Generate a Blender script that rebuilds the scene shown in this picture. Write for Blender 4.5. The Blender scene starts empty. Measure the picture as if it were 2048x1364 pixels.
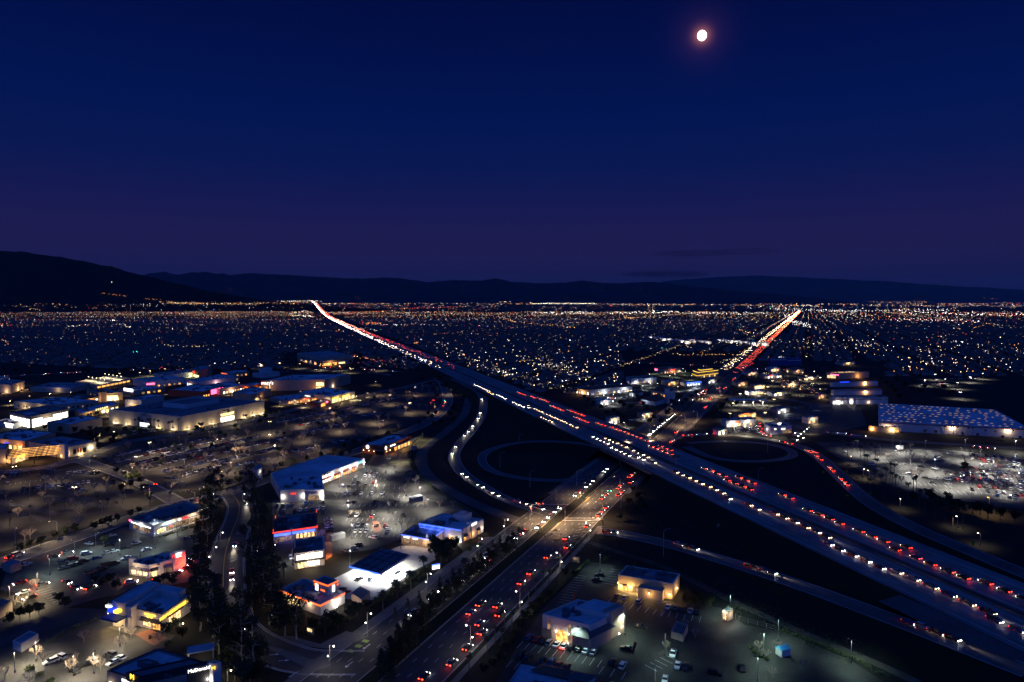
import bpy, math, random
from mathutils import Vector, Matrix

random.seed(7)
R = math.radians
scene = bpy.context.scene
COL = scene.collection

# ------------------------------------------------------------------ camera
CAM_H, PITCH, F = 120.0, R(3.14), 1365.0
cam_data = bpy.data.cameras.new('camera')
cam_data.sensor_width, cam_data.lens = 36.0, 36.0 * F / 2048.0
cam_data.clip_start, cam_data.clip_end = 1.0, 250000.0
cam = bpy.data.objects.new('camera', cam_data)
COL.objects.link(cam)
cam.location = (0, 0, CAM_H)
cam.rotation_euler = (R(90) - PITCH, 0, 0)
scene.camera = cam


def ray(px, py):
    a, b = (px - 1024) / F, (682 - py) / F
    return Vector((a, math.cos(PITCH) + b * math.sin(PITCH), -math.sin(PITCH) + b * math.cos(PITCH)))


def P(px, py, z=0.0):
    """ground (or height z) point seen at photograph position px, py"""
    d = ray(px, py)
    return Vector((0, 0, CAM_H)) + d * ((CAM_H - z) / -d.z)


def PD(px, py, dist):
    """point at forward distance dist seen at px, py"""
    d = ray(px, py)
    return Vector((0, 0, CAM_H)) + d * (dist / d.y)


def hgt(yb, yt):
    return CAM_H * (yb - yt) / (yb - 607.0)


# ------------------------------------------------------------------ world: clear dusk sky, moonrise side
world = bpy.data.worlds.new('World')
scene.world = world
world.use_nodes = True
wn, wl = world.node_tree.nodes, world.node_tree.links
wn.clear()
w_out = wn.new('ShaderNodeOutputWorld')
w_bg = wn.new('ShaderNodeBackground')
w_tc = wn.new('ShaderNodeTexCoord')
w_sep = wn.new('ShaderNodeSeparateXYZ')
w_ramp = wn.new('ShaderNodeValToRGB')
w_map = wn.new('ShaderNodeMapRange')
w_map.inputs['From Min'].default_value = -0.05
w_map.inputs['From Max'].default_value = 0.95
SKY = [(0.00, (.0068, .0072, .036)), (0.05, (.0078, .0084, .046)), (0.085, (.0094, .0096, .056)),
       (0.12, (.0138, .0112, .068)), (0.15, (.0128, .0106, .072)), (0.195, (.0072, .0096, .077)), (0.24, (.0030, .0088, .080)),
       (0.305, (.0008, .0076, .080)), (0.37, (.0005, .0052, .066)), (0.45, (.0005, .0034, .048)), (0.62, (.0006, .0040, .048)), (1.0, (.0008, .0050, .055))]
els = w_ramp.color_ramp.elements
while len(els) < len(SKY):
    els.new(0.5)
for e, (p, c) in zip(els, SKY):
    e.position = p
for e, (p, c) in zip(els, SKY):
    e.color = (*c, 1)
wl.new(w_tc.outputs['Generated'], w_sep.inputs[0])
wl.new(w_sep.outputs['Z'], w_map.inputs['Value'])
wl.new(w_map.outputs[0], w_ramp.inputs['Fac'])
# thin aureole of moonlight in the high air round the moon
MOON_DIR = ray(1404, 71).normalized()
w_dot = wn.new('ShaderNodeVectorMath'); w_dot.operation = 'DOT_PRODUCT'
w_nrm = wn.new('ShaderNodeVectorMath'); w_nrm.operation = 'NORMALIZE'
wl.new(w_tc.outputs['Generated'], w_nrm.inputs[0])
wl.new(w_nrm.outputs[0], w_dot.inputs[0])
w_dot.inputs[1].default_value = MOON_DIR
w_acos = wn.new('ShaderNodeMath'); w_acos.operation = 'ARCCOSINE'
wl.new(w_dot.outputs['Value'], w_acos.inputs[0])


def aureole(width, col, prev):
    d = wn.new('ShaderNodeMath'); d.operation = 'DIVIDE'; d.inputs[1].default_value = width
    wl.new(w_acos.outputs[0], d.inputs[0])
    p = wn.new('ShaderNodeMath'); p.operation = 'POWER'; p.inputs[1].default_value = 1.5
    wl.new(d.outputs[0], p.inputs[0])
    n = wn.new('ShaderNodeMath'); n.operation = 'MULTIPLY'; n.inputs[1].default_value = -1
    wl.new(p.outputs[0], n.inputs[0])
    x = wn.new('ShaderNodeMath'); x.operation = 'EXPONENT'
    wl.new(n.outputs[0], x.inputs[0])
    m = wn.new('ShaderNodeMix'); m.data_type = 'RGBA'; m.blend_type = 'ADD'
    m.inputs['Factor'].default_value = 1
    s = wn.new('ShaderNodeVectorMath'); s.operation = 'SCALE'
    s.inputs[0].default_value = col
    wl.new(x.outputs[0], s.inputs['Scale'])
    wl.new(prev, m.inputs[6]); wl.new(s.outputs[0], m.inputs[7])
    return m.outputs[2]


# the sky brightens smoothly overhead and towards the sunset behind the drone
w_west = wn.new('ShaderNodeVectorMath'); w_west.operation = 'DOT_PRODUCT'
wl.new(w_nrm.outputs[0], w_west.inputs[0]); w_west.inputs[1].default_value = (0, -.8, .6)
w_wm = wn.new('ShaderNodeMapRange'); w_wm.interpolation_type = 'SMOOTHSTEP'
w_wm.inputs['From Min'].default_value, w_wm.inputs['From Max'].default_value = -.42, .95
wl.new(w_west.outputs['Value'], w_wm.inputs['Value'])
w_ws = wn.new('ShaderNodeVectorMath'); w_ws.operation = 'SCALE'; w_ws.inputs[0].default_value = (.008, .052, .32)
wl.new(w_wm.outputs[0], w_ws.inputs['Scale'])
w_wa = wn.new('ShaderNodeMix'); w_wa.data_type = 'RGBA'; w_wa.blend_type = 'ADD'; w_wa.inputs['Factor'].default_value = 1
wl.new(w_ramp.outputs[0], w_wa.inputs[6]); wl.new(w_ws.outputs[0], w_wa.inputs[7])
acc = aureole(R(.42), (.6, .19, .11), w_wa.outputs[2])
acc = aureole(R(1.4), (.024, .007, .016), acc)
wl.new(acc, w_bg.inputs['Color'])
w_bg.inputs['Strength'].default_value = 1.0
world.cycles.sampling_method = 'NONE'
wl.new(w_bg.outputs[0], w_out.inputs['Surface'])

# the one sun lamp: the last soft blue afterglow out of the west, behind and above the drone
sun_data = bpy.data.lights.new('afterglow_sun', 'SUN')
sun_data.energy, sun_data.angle, sun_data.color = 0.02, R(50), (.2, .4, 1.0)
sun = bpy.data.objects.new('afterglow_sun', sun_data)
COL.objects.link(sun)
sun.rotation_euler = (R(38), 0, R(18))

scene.render.engine = 'CYCLES'
scene.view_settings.view_transform = 'Standard'
scene.view_settings.look = 'None'
scene.view_settings.exposure = 0.0
scene.view_settings.gamma = 1.0
scene.view_settings.use_curve_mapping = False
cy = scene.cycles
cy.max_bounces, cy.diffuse_bounces, cy.glossy_bounces, cy.transmission_bounces = 3, 1, 1, 1
cy.volume_bounces, cy.transparent_max_bounces = 0, 6
cy.sample_clamp_indirect = 1.5
cy.use_adaptive_sampling = False
cy.use_denoising = True
cy.use_light_tree = True
cy.caustics_reflective = cy.caustics_refractive = False


# ------------------------------------------------------------------ mesh helper
class MB:
    def __init__(self):
        self.v, self.f, self.m = [], [], []

    def face(self, pts, m=0):
        i = len(self.v)
        self.v.extend([tuple(p) for p in pts])
        self.f.append(tuple(range(i, i + len(pts))))
        self.m.append(m)

    def box(self, x0, x1, y0, y1, z0, z1, m=0):
        c = [(x0, y0, z0), (x1, y0, z0), (x1, y1, z0), (x0, y1, z0), (x0, y0, z1), (x1, y0, z1), (x1, y1, z1), (x0, y1, z1)]
        self.hexa(c, m)

    def hexa(self, c, m=0):
        i = len(self.v)
        self.v.extend([tuple(p) for p in c])
        for q in ((0, 3, 2, 1), (4, 5, 6, 7), (0, 1, 5, 4), (1, 2, 6, 5), (2, 3, 7, 6), (3, 0, 4, 7)):
            self.f.append(tuple(i + k for k in q)); self.m.append(m)

    def prism(self, poly, z0, z1, m=0, mt=None):
        n = len(poly)
        b = [(p[0], p[1], z0) for p in poly]; t = [(p[0], p[1], z1) for p in poly]
        for k in range(n):
            j = (k + 1) % n
            self.face((b[k], b[j], t[j], t[k]), m)
        self.face(t, m if mt is None else mt)
        self.face(b[::-1], m)

    def tube(self, p0, p1, r0, r1, n=6, m=0, cap=False):
        p0, p1 = Vector(p0), Vector(p1)
        d = (p1 - p0)
        if d.length < 1e-6:
            return
        d.normalize()
        a = d.orthogonal().normalized(); b = d.cross(a)
        i = len(self.v)
        for k in range(n):
            t = 2 * math.pi * k / n
            o = a * math.cos(t) + b * math.sin(t)
            self.v.append(tuple(p0 + o * r0)); self.v.append(tuple(p1 + o * r1))
        for k in range(n):
            j = (k + 1) % n
            self.f.append((i + 2 * k, i + 2 * j, i + 2 * j + 1, i + 2 * k + 1)); self.m.append(m)
        if cap:
            self.f.append(tuple(i + 2 * k + 1 for k in range(n))); self.m.append(m)
            self.f.append(tuple(i + 2 * k for k in reversed(range(n)))); self.m.append(m)

    def ball(self, c, r, m=0, sq=1.0):
        """small octahedral / 14-point lamp globe"""
        i = len(self.v)
        x, y, z = c
        self.v.extend([(x + r, y, z), (x - r, y, z), (x, y + r, z), (x, y - r, z), (x, y, z + r * sq), (x, y, z - r * sq)])
        for q in ((0, 2, 4), (2, 1, 4), (1, 3, 4), (3, 0, 4), (2, 0, 5), (1, 2, 5), (3, 1, 5), (0, 3, 5)):
            self.f.append(tuple(i + k for k in q)); self.m.append(m)

    def globe(self, c, r, m=0, nu=8, nv=5):
        c = Vector(c)
        rows = []
        for a in range(nv + 1):
            t = math.pi * a / nv
            rows.append([c + Vector((r * math.sin(t) * math.cos(2 * math.pi * k / nu), r * math.sin(t) * math.sin(2 * math.pi * k / nu), r * math.cos(t))) for k in range(nu)])
        for a in range(nv):
            for k in range(nu):
                j = (k + 1) % nu
                if a == 0:
                    self.face((rows[0][0], rows[1][k], rows[1][j]), m)
                elif a == nv - 1:
                    self.face((rows[a][k], rows[nv][0], rows[a][j]), m)
                else:
                    self.face((rows[a][k], rows[a + 1][k], rows[a + 1][j], rows[a][j]), m)

    def mesh(self, name, mats):
        me = bpy.data.meshes.new(name)
        me.from_pydata(self.v, [], self.f)
        for mt in (mats if isinstance(mats, (list, tuple)) else [mats]):
            me.materials.append(mt)
        if any(self.m):
            me.polygons.foreach_set('material_index', self.m)
        me.update()
        return me

    def build(self, name, mats, parent=None, loc=None):
        return link(name, self.mesh(name, mats), parent, loc)


def link(name, data, parent=None, loc=None, rz=None):
    o = bpy.data.objects.new(name, data)
    COL.objects.link(o)
    if parent is not None:
        o.parent = parent
    if loc is not None:
        o.location = loc
    if rz is not None:
        o.rotation_euler = (0, 0, rz)
    return o


def tag(o, label=None, cat=None, group=None, kind=None):
    if label: o['label'] = label
    if cat: o['category'] = cat
    if group: o['group'] = group
    if kind: o['kind'] = kind
    return o


def thing(name, label, cat, loc=(0, 0, 0), rz=0.0, group=None):
    o = link(name, None, None, loc, rz)
    o.empty_display_size = .5
    return tag(o, label, cat, group)


def struct(o):
    o['kind'] = 'structure'
    return o


_ones = 'first second third fourth fifth sixth seventh eighth ninth tenth eleventh twelfth thirteenth fourteenth fifteenth sixteenth seventeenth eighteenth nineteenth twentieth'.split()
_tens = {20: 'twenty', 30: 'thirty', 40: 'forty', 50: 'fifty', 60: 'sixty', 70: 'seventy', 80: 'eighty', 90: 'ninety'}


def ordn(i):
    i += 1
    if i <= 20: return _ones[i - 1]
    if i < 100:
        t, o = i // 10 * 10, i % 10
        return _tens[t] + '-' + _ones[o - 1] if o else _tens[t][:-1] + 'ieth'
    return 'hundred and ' + ordn(i - 101)


# ------------------------------------------------------------------ materials
def mat(name, col, rough=.8, metal=0.0, var=0.0, scale=.4, emit=None, spec=.3, col2=None, stain=0.0, along=None):
    m = bpy.data.materials.new(name)
    m.use_nodes = True
    nt = m.node_tree
    b = nt.nodes['Principled BSDF']
    b.inputs['Base Color'].default_value = (*col, 1)
    b.inputs['Roughness'].default_value = rough
    b.inputs['Metallic'].default_value = metal
    b.inputs['Specular IOR Level'].default_value = spec
    if var:
        tc = nt.nodes.new('ShaderNodeTexCoord')
        n = nt.nodes.new('ShaderNodeTexNoise'); n.inputs['Scale'].default_value = scale; n.inputs['Detail'].default_value = 6
        n.inputs['Roughness'].default_value = .65
        src = tc.outputs['Object']
        if along is not None:      # wear drawn out along the lanes
            mp_ = nt.nodes.new('ShaderNodeMapping'); mp_.vector_type = 'TEXTURE'
            mp_.inputs['Rotation'].default_value = (0, 0, along); mp_.inputs['Scale'].default_value = (1, 40, 1)
            nt.links.new(src, mp_.inputs['Vector']); src = mp_.outputs[0]
        nt.links.new(src, n.inputs['Vector'])
        r = nt.nodes.new('ShaderNodeValToRGB')
        c2 = col2 or tuple(min(1, c * (1 + var)) for c in col)
        r.color_ramp.elements[0].color = (*[c * (1 - var) for c in col], 1)
        r.color_ramp.elements[1].color = (*c2, 1)
        r.color_ramp.elements[0].position, r.color_ramp.elements[1].position = .32, .68
        nt.links.new(n.outputs['Fac'], r.inputs['Fac'])
        out = r.outputs[0]
        if stain:
            n2 = nt.nodes.new('ShaderNodeTexNoise'); n2.inputs['Scale'].default_value = scale * .12; n2.inputs['Detail'].default_value = 3
            nt.links.new(tc.outputs['Object'], n2.inputs['Vector'])
            mr = nt.nodes.new('ShaderNodeMapRange'); mr.inputs['From Min'].default_value = .35; mr.inputs['From Max'].default_value = .65
            mr.inputs['To Min'].default_value = 1 - stain; mr.inputs['To Max'].default_value = 1 + stain * .5
            nt.links.new(n2.outputs['Fac'], mr.inputs['Value'])
            v = nt.nodes.new('ShaderNodeVectorMath'); v.operation = 'SCALE'
            nt.links.new(out, v.inputs[0]); nt.links.new(mr.outputs[0], v.inputs['Scale'])
            out = v.outputs[0]
        nt.links.new(out, b.inputs['Base Color'])
        bp = nt.nodes.new('ShaderNodeBump'); bp.inputs['Strength'].default_value = .25; bp.inputs['Distance'].default_value = .05
        nt.links.new(n.outputs['Fac'], bp.inputs['Height']); nt.links.new(bp.outputs[0], b.inputs['Normal'])
    return m


def glow(name, col, s, vary=0.0, scale=.8, sampled=True):
    """something that gives off light: lamp, lit sign, lit window (vary = unevenly lit room behind the glass)"""
    m = bpy.data.materials.new(name)
    m.use_nodes = True
    nt = m.node_tree
    b = nt.nodes['Principled BSDF']
    b.inputs['Base Color'].default_value = (.05, .05, .05, 1)
    b.inputs['Roughness'].default_value = .3
    b.inputs['Emission Color'].default_value = (*col, 1)
    b.inputs['Emission Strength'].default_value = s
    if vary:
        tc = nt.nodes.new('ShaderNodeTexCoord')
        n = nt.nodes.new('ShaderNodeTexVoronoi'); n.inputs['Scale'].default_value = scale
        nt.links.new(tc.outputs['Object'], n.inputs['Vector'])
        sp = nt.nodes.new('ShaderNodeSeparateColor')
        nt.links.new(n.outputs['Color'], sp.inputs[0])
        mr = nt.nodes.new('ShaderNodeMapRange')
        mr.inputs['To Min'].default_value = s * (1 - vary); mr.inputs['To Max'].default_value = s * (1 + vary)
        nt.links.new(sp.outputs[0], mr.inputs['Value'])
        nt.links.new(mr.outputs[0], b.inputs['Emission Strength'])
    if not sampled or s < 12:
        m.cycles.emission_sampling = 'NONE'
    return m


M = dict(
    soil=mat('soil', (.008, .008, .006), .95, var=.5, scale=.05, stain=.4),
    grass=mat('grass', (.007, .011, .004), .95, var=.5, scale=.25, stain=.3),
    dirt=mat('dirt', (.07, .058, .045), .95, var=.35, scale=.2, stain=.3),
    asphalt=mat('asphalt', (.046, .046, .046), .72, var=.3, scale=1.2, stain=.35),
    avenue=mat('avenue_asphalt', (.05, .05, .05), .7, var=.35, scale=.6, stain=.3, along=R(-23.5)),
    asphalt_old=mat('asphalt_old', (.085, .083, .078), .75, var=.28, scale=.7, stain=.35),
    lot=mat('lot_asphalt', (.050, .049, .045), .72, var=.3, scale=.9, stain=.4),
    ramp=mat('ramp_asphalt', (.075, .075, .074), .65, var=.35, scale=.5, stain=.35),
    lot_dark=mat('dark_lot_asphalt', (.030, .029, .027), .72, var=.35, scale=.9, stain=.45),  # darker tone of the lot asphalt, set for contrast
    freeway=mat('freeway_concrete', (.16, .16, .158), .6, var=.4, scale=.55, stain=.3, along=R(17.2)),
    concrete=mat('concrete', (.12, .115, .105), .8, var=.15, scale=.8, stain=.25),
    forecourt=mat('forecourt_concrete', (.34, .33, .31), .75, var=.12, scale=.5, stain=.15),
    channel=mat('channel_concrete', (.075, .072, .067), .8, var=.2, scale=.4, stain=.35),
    gore=mat('gore_chevron_paving', (.075, .073, .07), .85, var=.3, scale=.6, stain=.2),
    kerb=mat('kerb', (.35, .34, .31), .8, var=.12, scale=1),
    redkerb=mat('red_kerb', (.35, .05, .03), .7, var=.2, scale=1),
    brick_pave=mat('brick_paving', (.24, .10, .06), .8, var=.2, scale=2),
    white_paint=mat('white_marking', (.62, .62, .6), .6, var=.15, scale=2),
    yellow_paint=mat('yellow_marking', (.6, .36, .05), .6, var=.15, scale=2),
    green_paint=mat('green_bike_paint', (.3, .42, .08), .7, var=.2, scale=2),
    roof=mat('roof_membrane', (.46, .49, .54), .7, var=.14, scale=.5, stain=.35),
    roof_dark=mat('roof_dark', (.13, .14, .16), .75, var=.2, scale=.4, stain=.3),
    roof_mid=mat('roof_mid', (.22, .24, .27), .75, var=.2, scale=.4, stain=.3),
    tile=mat('clay_tile', (.16, .07, .045), .8, var=.3, scale=3),
    shingle=mat('shingle', (.08, .075, .08), .85, var=.3, scale=2),
    stucco=mat('stucco_cream', (.42, .37, .30), .85, var=.08, scale=.8, stain=.15),
    white=mat('white_stucco', (.55, .53, .51), .8, var=.06, scale=.8, stain=.12),
    tan=mat('tan_stucco', (.38, .29, .20), .85, var=.1, scale=.8, stain=.15),
    peach=mat('peach_stucco', (.46, .32, .23), .85, var=.1, scale=.8, stain=.15),
    redbrick=mat('dark_red_brick', (.13, .035, .025), .85, var=.25, scale=4),
    redwall=mat('red_wall', (.22, .05, .035), .8, var=.15, scale=1),
    grey=mat('grey_wall', (.2, .2, .21), .8, var=.12, scale=1),
    dark=mat('dark_trim', (.03, .03, .033), .6),
    stone=mat('stone_base', (.2, .17, .14), .9, var=.35, scale=3),
    glass=mat('dark_glass', (.015, .017, .02), .12, spec=.6),
    metal=mat('grey_metal', (.3, .31, .32), .5, metal=.6),
    steel=mat('galvanised_steel', (.36, .37, .38), .5, metal=.5),
    unit=mat('rooftop_unit', (.10, .11, .12), .6, var=.1, scale=2),
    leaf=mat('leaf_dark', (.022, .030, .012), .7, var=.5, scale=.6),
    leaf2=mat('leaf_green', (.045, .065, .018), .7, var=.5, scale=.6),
    leaf3=mat('leaf_lamplit', (.10, .13, .03), .7, var=.4, scale=.6),  # lighter leaf copy for lamp-lit trees, lamp light put into the colour
    palmleaf=mat('palm_leaf', (.032, .042, .016), .6, var=.4, scale=.8),
    bark=mat('bark', (.12, .09, .065), .9, var=.3, scale=3),
    palebark=mat('pale_bark', (.30, .26, .22), .9, var=.35, scale=3),
    twig=mat('bare_twig', (.36, .28, .21), .9, var=.3, scale=2),
    signgreen=mat('sign_green', (.02, .11, .05), .5),
    signyellow=mat('sign_yellow', (.55, .30, .02), .5),
    container=mat('container_white', (.5, .5, .5), .6, var=.1, scale=1),
    blueawn=mat('blue_awning', (.02, .06, .2), .6),
    bluetent=mat('blue_canopy_fabric', (.05, .28, .5), .7),
    tyre=mat('tyre', (.015, .015, .015), .9),
)
G = dict(
    warm=glow('lit_window_warm', (1, .62, .26), 1.5, .75, .9),
    amber=glow('lit_window_amber', (1, .45, .10), 1.6, .7, .9),
    yellow=glow('lit_window_yellow', (1, .74, .30), 2.0, .7, .9),
    cool=glow('lit_window_cool', (.9, .95, 1), 2.2, .7, .9),
    hot=glow('lit_facade_white', (1, .93, .78), 3.6, .5, .5),
    dim=glow('dim_window', (1, .6, .3), .25, .9, .9),
    s_white=glow('sign_white', (1, .97, .92), 3.2),
    s_red=glow('sign_red', (1, .035, .015), 2.2),
    s_orange=glow('sign_orange', (1, .13, .012), 2.4),
    s_yellow=glow('sign_yellow_lit', (1, .62, .05), 2.6),
    s_blue=glow('sign_blue', (.015, .05, 1), 1.6),
    s_blue2=glow('neon_blue', (.06, .15, 1), 2.6),
    s_pink=glow('sign_pink', (1, .12, .28), 3.2),
    s_cyan=glow('sign_cyan', (.1, .7, 1), 2.4),
    s_green=glow('sign_green_lit', (.05, 1, .45), 2),
    canopy=glow('canopy_light', (1, .98, .94), 14),
    lamp_w=glow('lamp_white', (1, .93, .80), 12, sampled=False),
    lamp_y=glow('lamp_warm', (1, .70, .36), 11, sampled=False),
    lamp_a=glow('lamp_amber', (1, .42, .10), 10, sampled=False),
    lamp_c=glow('lamp_cool', (.85, .94, 1), 12, sampled=False),
    head=glow('headlamp', (1, .95, .86), 40, sampled=False),
    head_w=glow('headlamp_warm', (1, .66, .36), 34, sampled=False),
    tail=glow('taillamp', (1, .035, .012), 16, sampled=False),
    tail_far=glow('taillamp_distant', (1, .09, .018), 13, sampled=False),
    sig_r=glow('signal_red', (1, .03, .01), 16, sampled=False),
    sig_g=glow('signal_green_small', (.06, 1, .62), 12, sampled=False),
    moon=glow('moon_disc', (1, .95, .86), 7, .12, .004),
)

_lights = {}
LAMP_GAIN = {'SPOT': 6.0, 'POINT': 2.6, 'BEAM': 16.0, 'TAIL': 3.0}


def lamp(parent, loc, watts, col, kind='POINT', size=.15, spot=None, rot=None, blend=.6, gain=None):
    watts = watts * LAMP_GAIN[gain or kind]
    key = (kind, watts, col, size, spot)
    d = _lights.get(key)
    if d is None:
        d = bpy.data.lights.new('lamp_light', kind)
        d.energy, d.color = watts, col
        d.shadow_soft_size = size
        if kind == 'SPOT':
            d.spot_size, d.spot_blend = R(spot), blend
        _lights[key] = d
    o = bpy.data.objects.new('lamp_light', d)
    COL.objects.link(o)
    o.parent = parent
    o.location = loc
    if rot: o.rotation_euler = rot
    return o


_text = {}


def text_mesh(body, size, depth, material):
    key = (body, size, depth, material.name)
    if key in _text: return _text[key]
    if '~' in body:                      # lettering too small in the photograph to read: lit strokes only
        rn = random.Random(len(body) * 7 + int(size * 10))
        mb = MB()
        x = -len(body) * size * .31
        for ch in body:
            w = size * rn.uniform(.38, .5)
            if ch == '~':
                s = size * .13
                mb.box(x, x + s, -size * .36, size * .36, 0, depth * 2)
                for yy in rn.sample((-.36, -.06, .23), rn.choice((1, 2, 2))):
                    mb.box(x + s * 1.01, x + w, yy * size, (yy + .12) * size, 0, depth * 2)
                if rn.random() < .5: mb.box(x + w, x + w + s, -size * .36, size * .36, 0, depth * 2)
            else:
                for q in {'T': ((.16, -.36, .28, .24), (0, .24, .45, .36)), 'H': ((0, -.36, .12, .36), (.32, -.36, .44, .36), (.12, -.06, .32, .06)), 'E': ((0, -.36, .12, .36), (.12, .24, .42, .36), (.12, -.06, .38, .06), (.12, -.36, .42, -.24))}[ch]:
                    mb.box(x + q[0] * size, x + q[2] * size, q[1] * size, q[3] * size, 0, depth * 2)
            x += size * .62
        _text[key] = mb.mesh('lettering', material)
        return _text[key]
    c = bpy.data.curves.new('lettering', 'FONT')
    c.body, c.size, c.extrude = body, size, depth
    c.align_x, c.align_y = 'CENTER', 'CENTER'
    c.resolution_u = 2
    o = bpy.data.objects.new('lettering', c)
    COL.objects.link(o)
    dg = bpy.context.evaluated_depsgraph_get()
    me = bpy.data.meshes.new_from_object(o.evaluated_get(dg))
    bpy.data.objects.remove(o)
    me.materials.clear(); me.materials.append(material)
    _text[key] = me
    return me


def catmull(pts, n=6):
    out = []
    for i in range(len(pts) - 1):
        p0, p1, p2, p3 = pts[max(0, i - 1)], pts[i], pts[i + 1], pts[min(len(pts) - 1, i + 2)]
        for k in range(n):
            t = k / n
            out.append(.5 * ((2 * p1) + (p2 - p0) * t + (2 * p0 - 5 * p1 + 4 * p2 - p3) * t * t + (3 * p1 - p0 - 3 * p2 + p3) * t ** 3))
    out.append(pts[-1])
    return out


def inpoly(x, y, poly):
    c = False
    j = len(poly) - 1
    for i in range(len(poly)):
        xi, yi, xj, yj = poly[i][0], poly[i][1], poly[j][0], poly[j][1]
        if (yi > y) != (yj > y) and x < (xj - xi) * (y - yi) / (yj - yi) + xi:
            c = not c
        j = i
    return c

# ================================================================== THE SETTING
# ------------------------------------------------------------------ ground and hills
g = MB()
g.face([(-60000, -400, 0), (60000, -400, 0), (60000, 62000, 0), (-60000, 62000, 0)])
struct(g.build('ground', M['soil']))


def hill_range(name, prof, dist, depth, material, rough, seed):
    """a real ridge: profile points give its skyline, foot in front, back slope behind"""
    rnd = random.Random(seed)
    pts = []
    for i in range(len(prof) - 1):
        (x0, y0), (x1, y1) = prof[i], prof[i + 1]
        n = max(2, int(abs(x1 - x0) / 9))
        for k in range(n):
            t = k / n
            t2 = t * t * (3 - 2 * t)
            pts.append((x0 + (x1 - x0) * t, y0 + (y1 - y0) * (.5 * t + .5 * t2)))
    pts.append(prof[-1])
    rows = 9
    mb = MB()
    grid = []
    w = [rnd.uniform(-1, 1) for _ in range(len(pts) + 40)]
    for i, (px, py) in enumerate(pts):
        top = PD(px, py + rnd.uniform(-.5, .5) * rough, dist)
        d = Vector((top.x, top.y, 0)).normalized()
        base = Vector((top.x, top.y, 0))
        col = []
        h = max(top.z, 1)
        for r in range(rows):
            t = r / (rows - 1)
            if t <= .6:
                u = t / .6
                off = -(1 - u) * depth
                z = h * (u ** 1.35) * (1 if u in (0, 1) else 1 + .16 * (w[i + 3 * r] + .6 * w[i + 3 * r + 1]) * (1 - u))
            else:
                u = (t - .6) / .4
                off = u * depth * .9
                z = h * (1 - u) ** 1.3
            col.append(base + d * (off + w[i + r] * depth * .03 * (1 if 0 < r < rows - 1 else 0)) + Vector((0, 0, z - (3 if r in (0, rows - 1) else 0))))
        grid.append(col)
    n = len(grid)
    mb.v = [tuple(p) for col in grid for p in col]
    for i in range(n - 1):
        for r in range(rows - 1):
            mb.f.append((i * rows + r, (i + 1) * rows + r, (i + 1) * rows + r + 1, i * rows + r + 1)); mb.m.append(0)
    o = struct(mb.build(name, material))
    for p in o.data.polygons: p.use_smooth = True
    return o


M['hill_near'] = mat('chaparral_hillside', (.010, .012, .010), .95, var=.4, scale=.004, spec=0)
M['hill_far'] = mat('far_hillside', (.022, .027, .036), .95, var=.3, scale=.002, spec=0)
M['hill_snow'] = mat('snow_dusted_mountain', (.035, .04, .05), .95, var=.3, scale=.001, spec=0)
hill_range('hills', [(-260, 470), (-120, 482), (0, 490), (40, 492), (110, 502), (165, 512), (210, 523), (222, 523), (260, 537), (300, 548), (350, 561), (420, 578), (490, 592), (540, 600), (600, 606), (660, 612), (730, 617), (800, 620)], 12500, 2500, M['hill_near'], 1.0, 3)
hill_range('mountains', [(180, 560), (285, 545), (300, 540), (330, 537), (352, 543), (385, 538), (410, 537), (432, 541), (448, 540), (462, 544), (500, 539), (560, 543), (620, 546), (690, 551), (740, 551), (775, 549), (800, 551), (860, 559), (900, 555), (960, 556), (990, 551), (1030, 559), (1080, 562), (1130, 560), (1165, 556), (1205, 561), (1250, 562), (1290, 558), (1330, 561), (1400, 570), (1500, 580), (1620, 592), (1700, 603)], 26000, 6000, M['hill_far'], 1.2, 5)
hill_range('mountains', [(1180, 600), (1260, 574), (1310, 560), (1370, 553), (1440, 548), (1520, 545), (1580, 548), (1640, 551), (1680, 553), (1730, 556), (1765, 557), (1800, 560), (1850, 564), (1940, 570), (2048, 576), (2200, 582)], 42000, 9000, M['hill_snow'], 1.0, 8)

# ------------------------------------------------------------------ freeway
tF = ray(600, 607).x / ray(600, 607).y
tA = ray(1617, 610).x / ray(1617, 610).y


def fz(Y):
    t = min(1, max(0, (Y - 900) / 2200))
    q = min(1, max(0, (Y - 5500) / 8500))          # climbs towards the pass at the far end
    return 8 - 7.4 * t * t * (3 - 2 * t) + 160 * q * q * (3 - 2 * q)


def FW(x0, Y, dz=0.0):
    return Vector((x0 + tF * Y, Y, fz(Y) + dz))


def AR(x0, Y, z=.06):
    return Vector((x0 + tA * Y, Y, z))


def cross(x0f, x0a):
    return (x0f - x0a) / (tA - tF)


FL0, FL1, FR0, FR1 = 231.0, 256.0, 259.4, 288.5      # carriageway edges (offsets across)
Ys = [60 + 20 * i for i in range(60)] + [1260 + 60 * i for i in range(30)] + [3060 + 400 * i for i in range(30)]
fw = MB()
for a, b in ((FL0, FL1), (FR0, FR1)):
    for i in range(len(Ys) - 1):
        fw.face((FW(a, Ys[i]), FW(b, Ys[i]), FW(b, Ys[i + 1]), FW(a, Ys[i + 1])))
struct(fw.build('freeway_road', M['freeway']))

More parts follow.
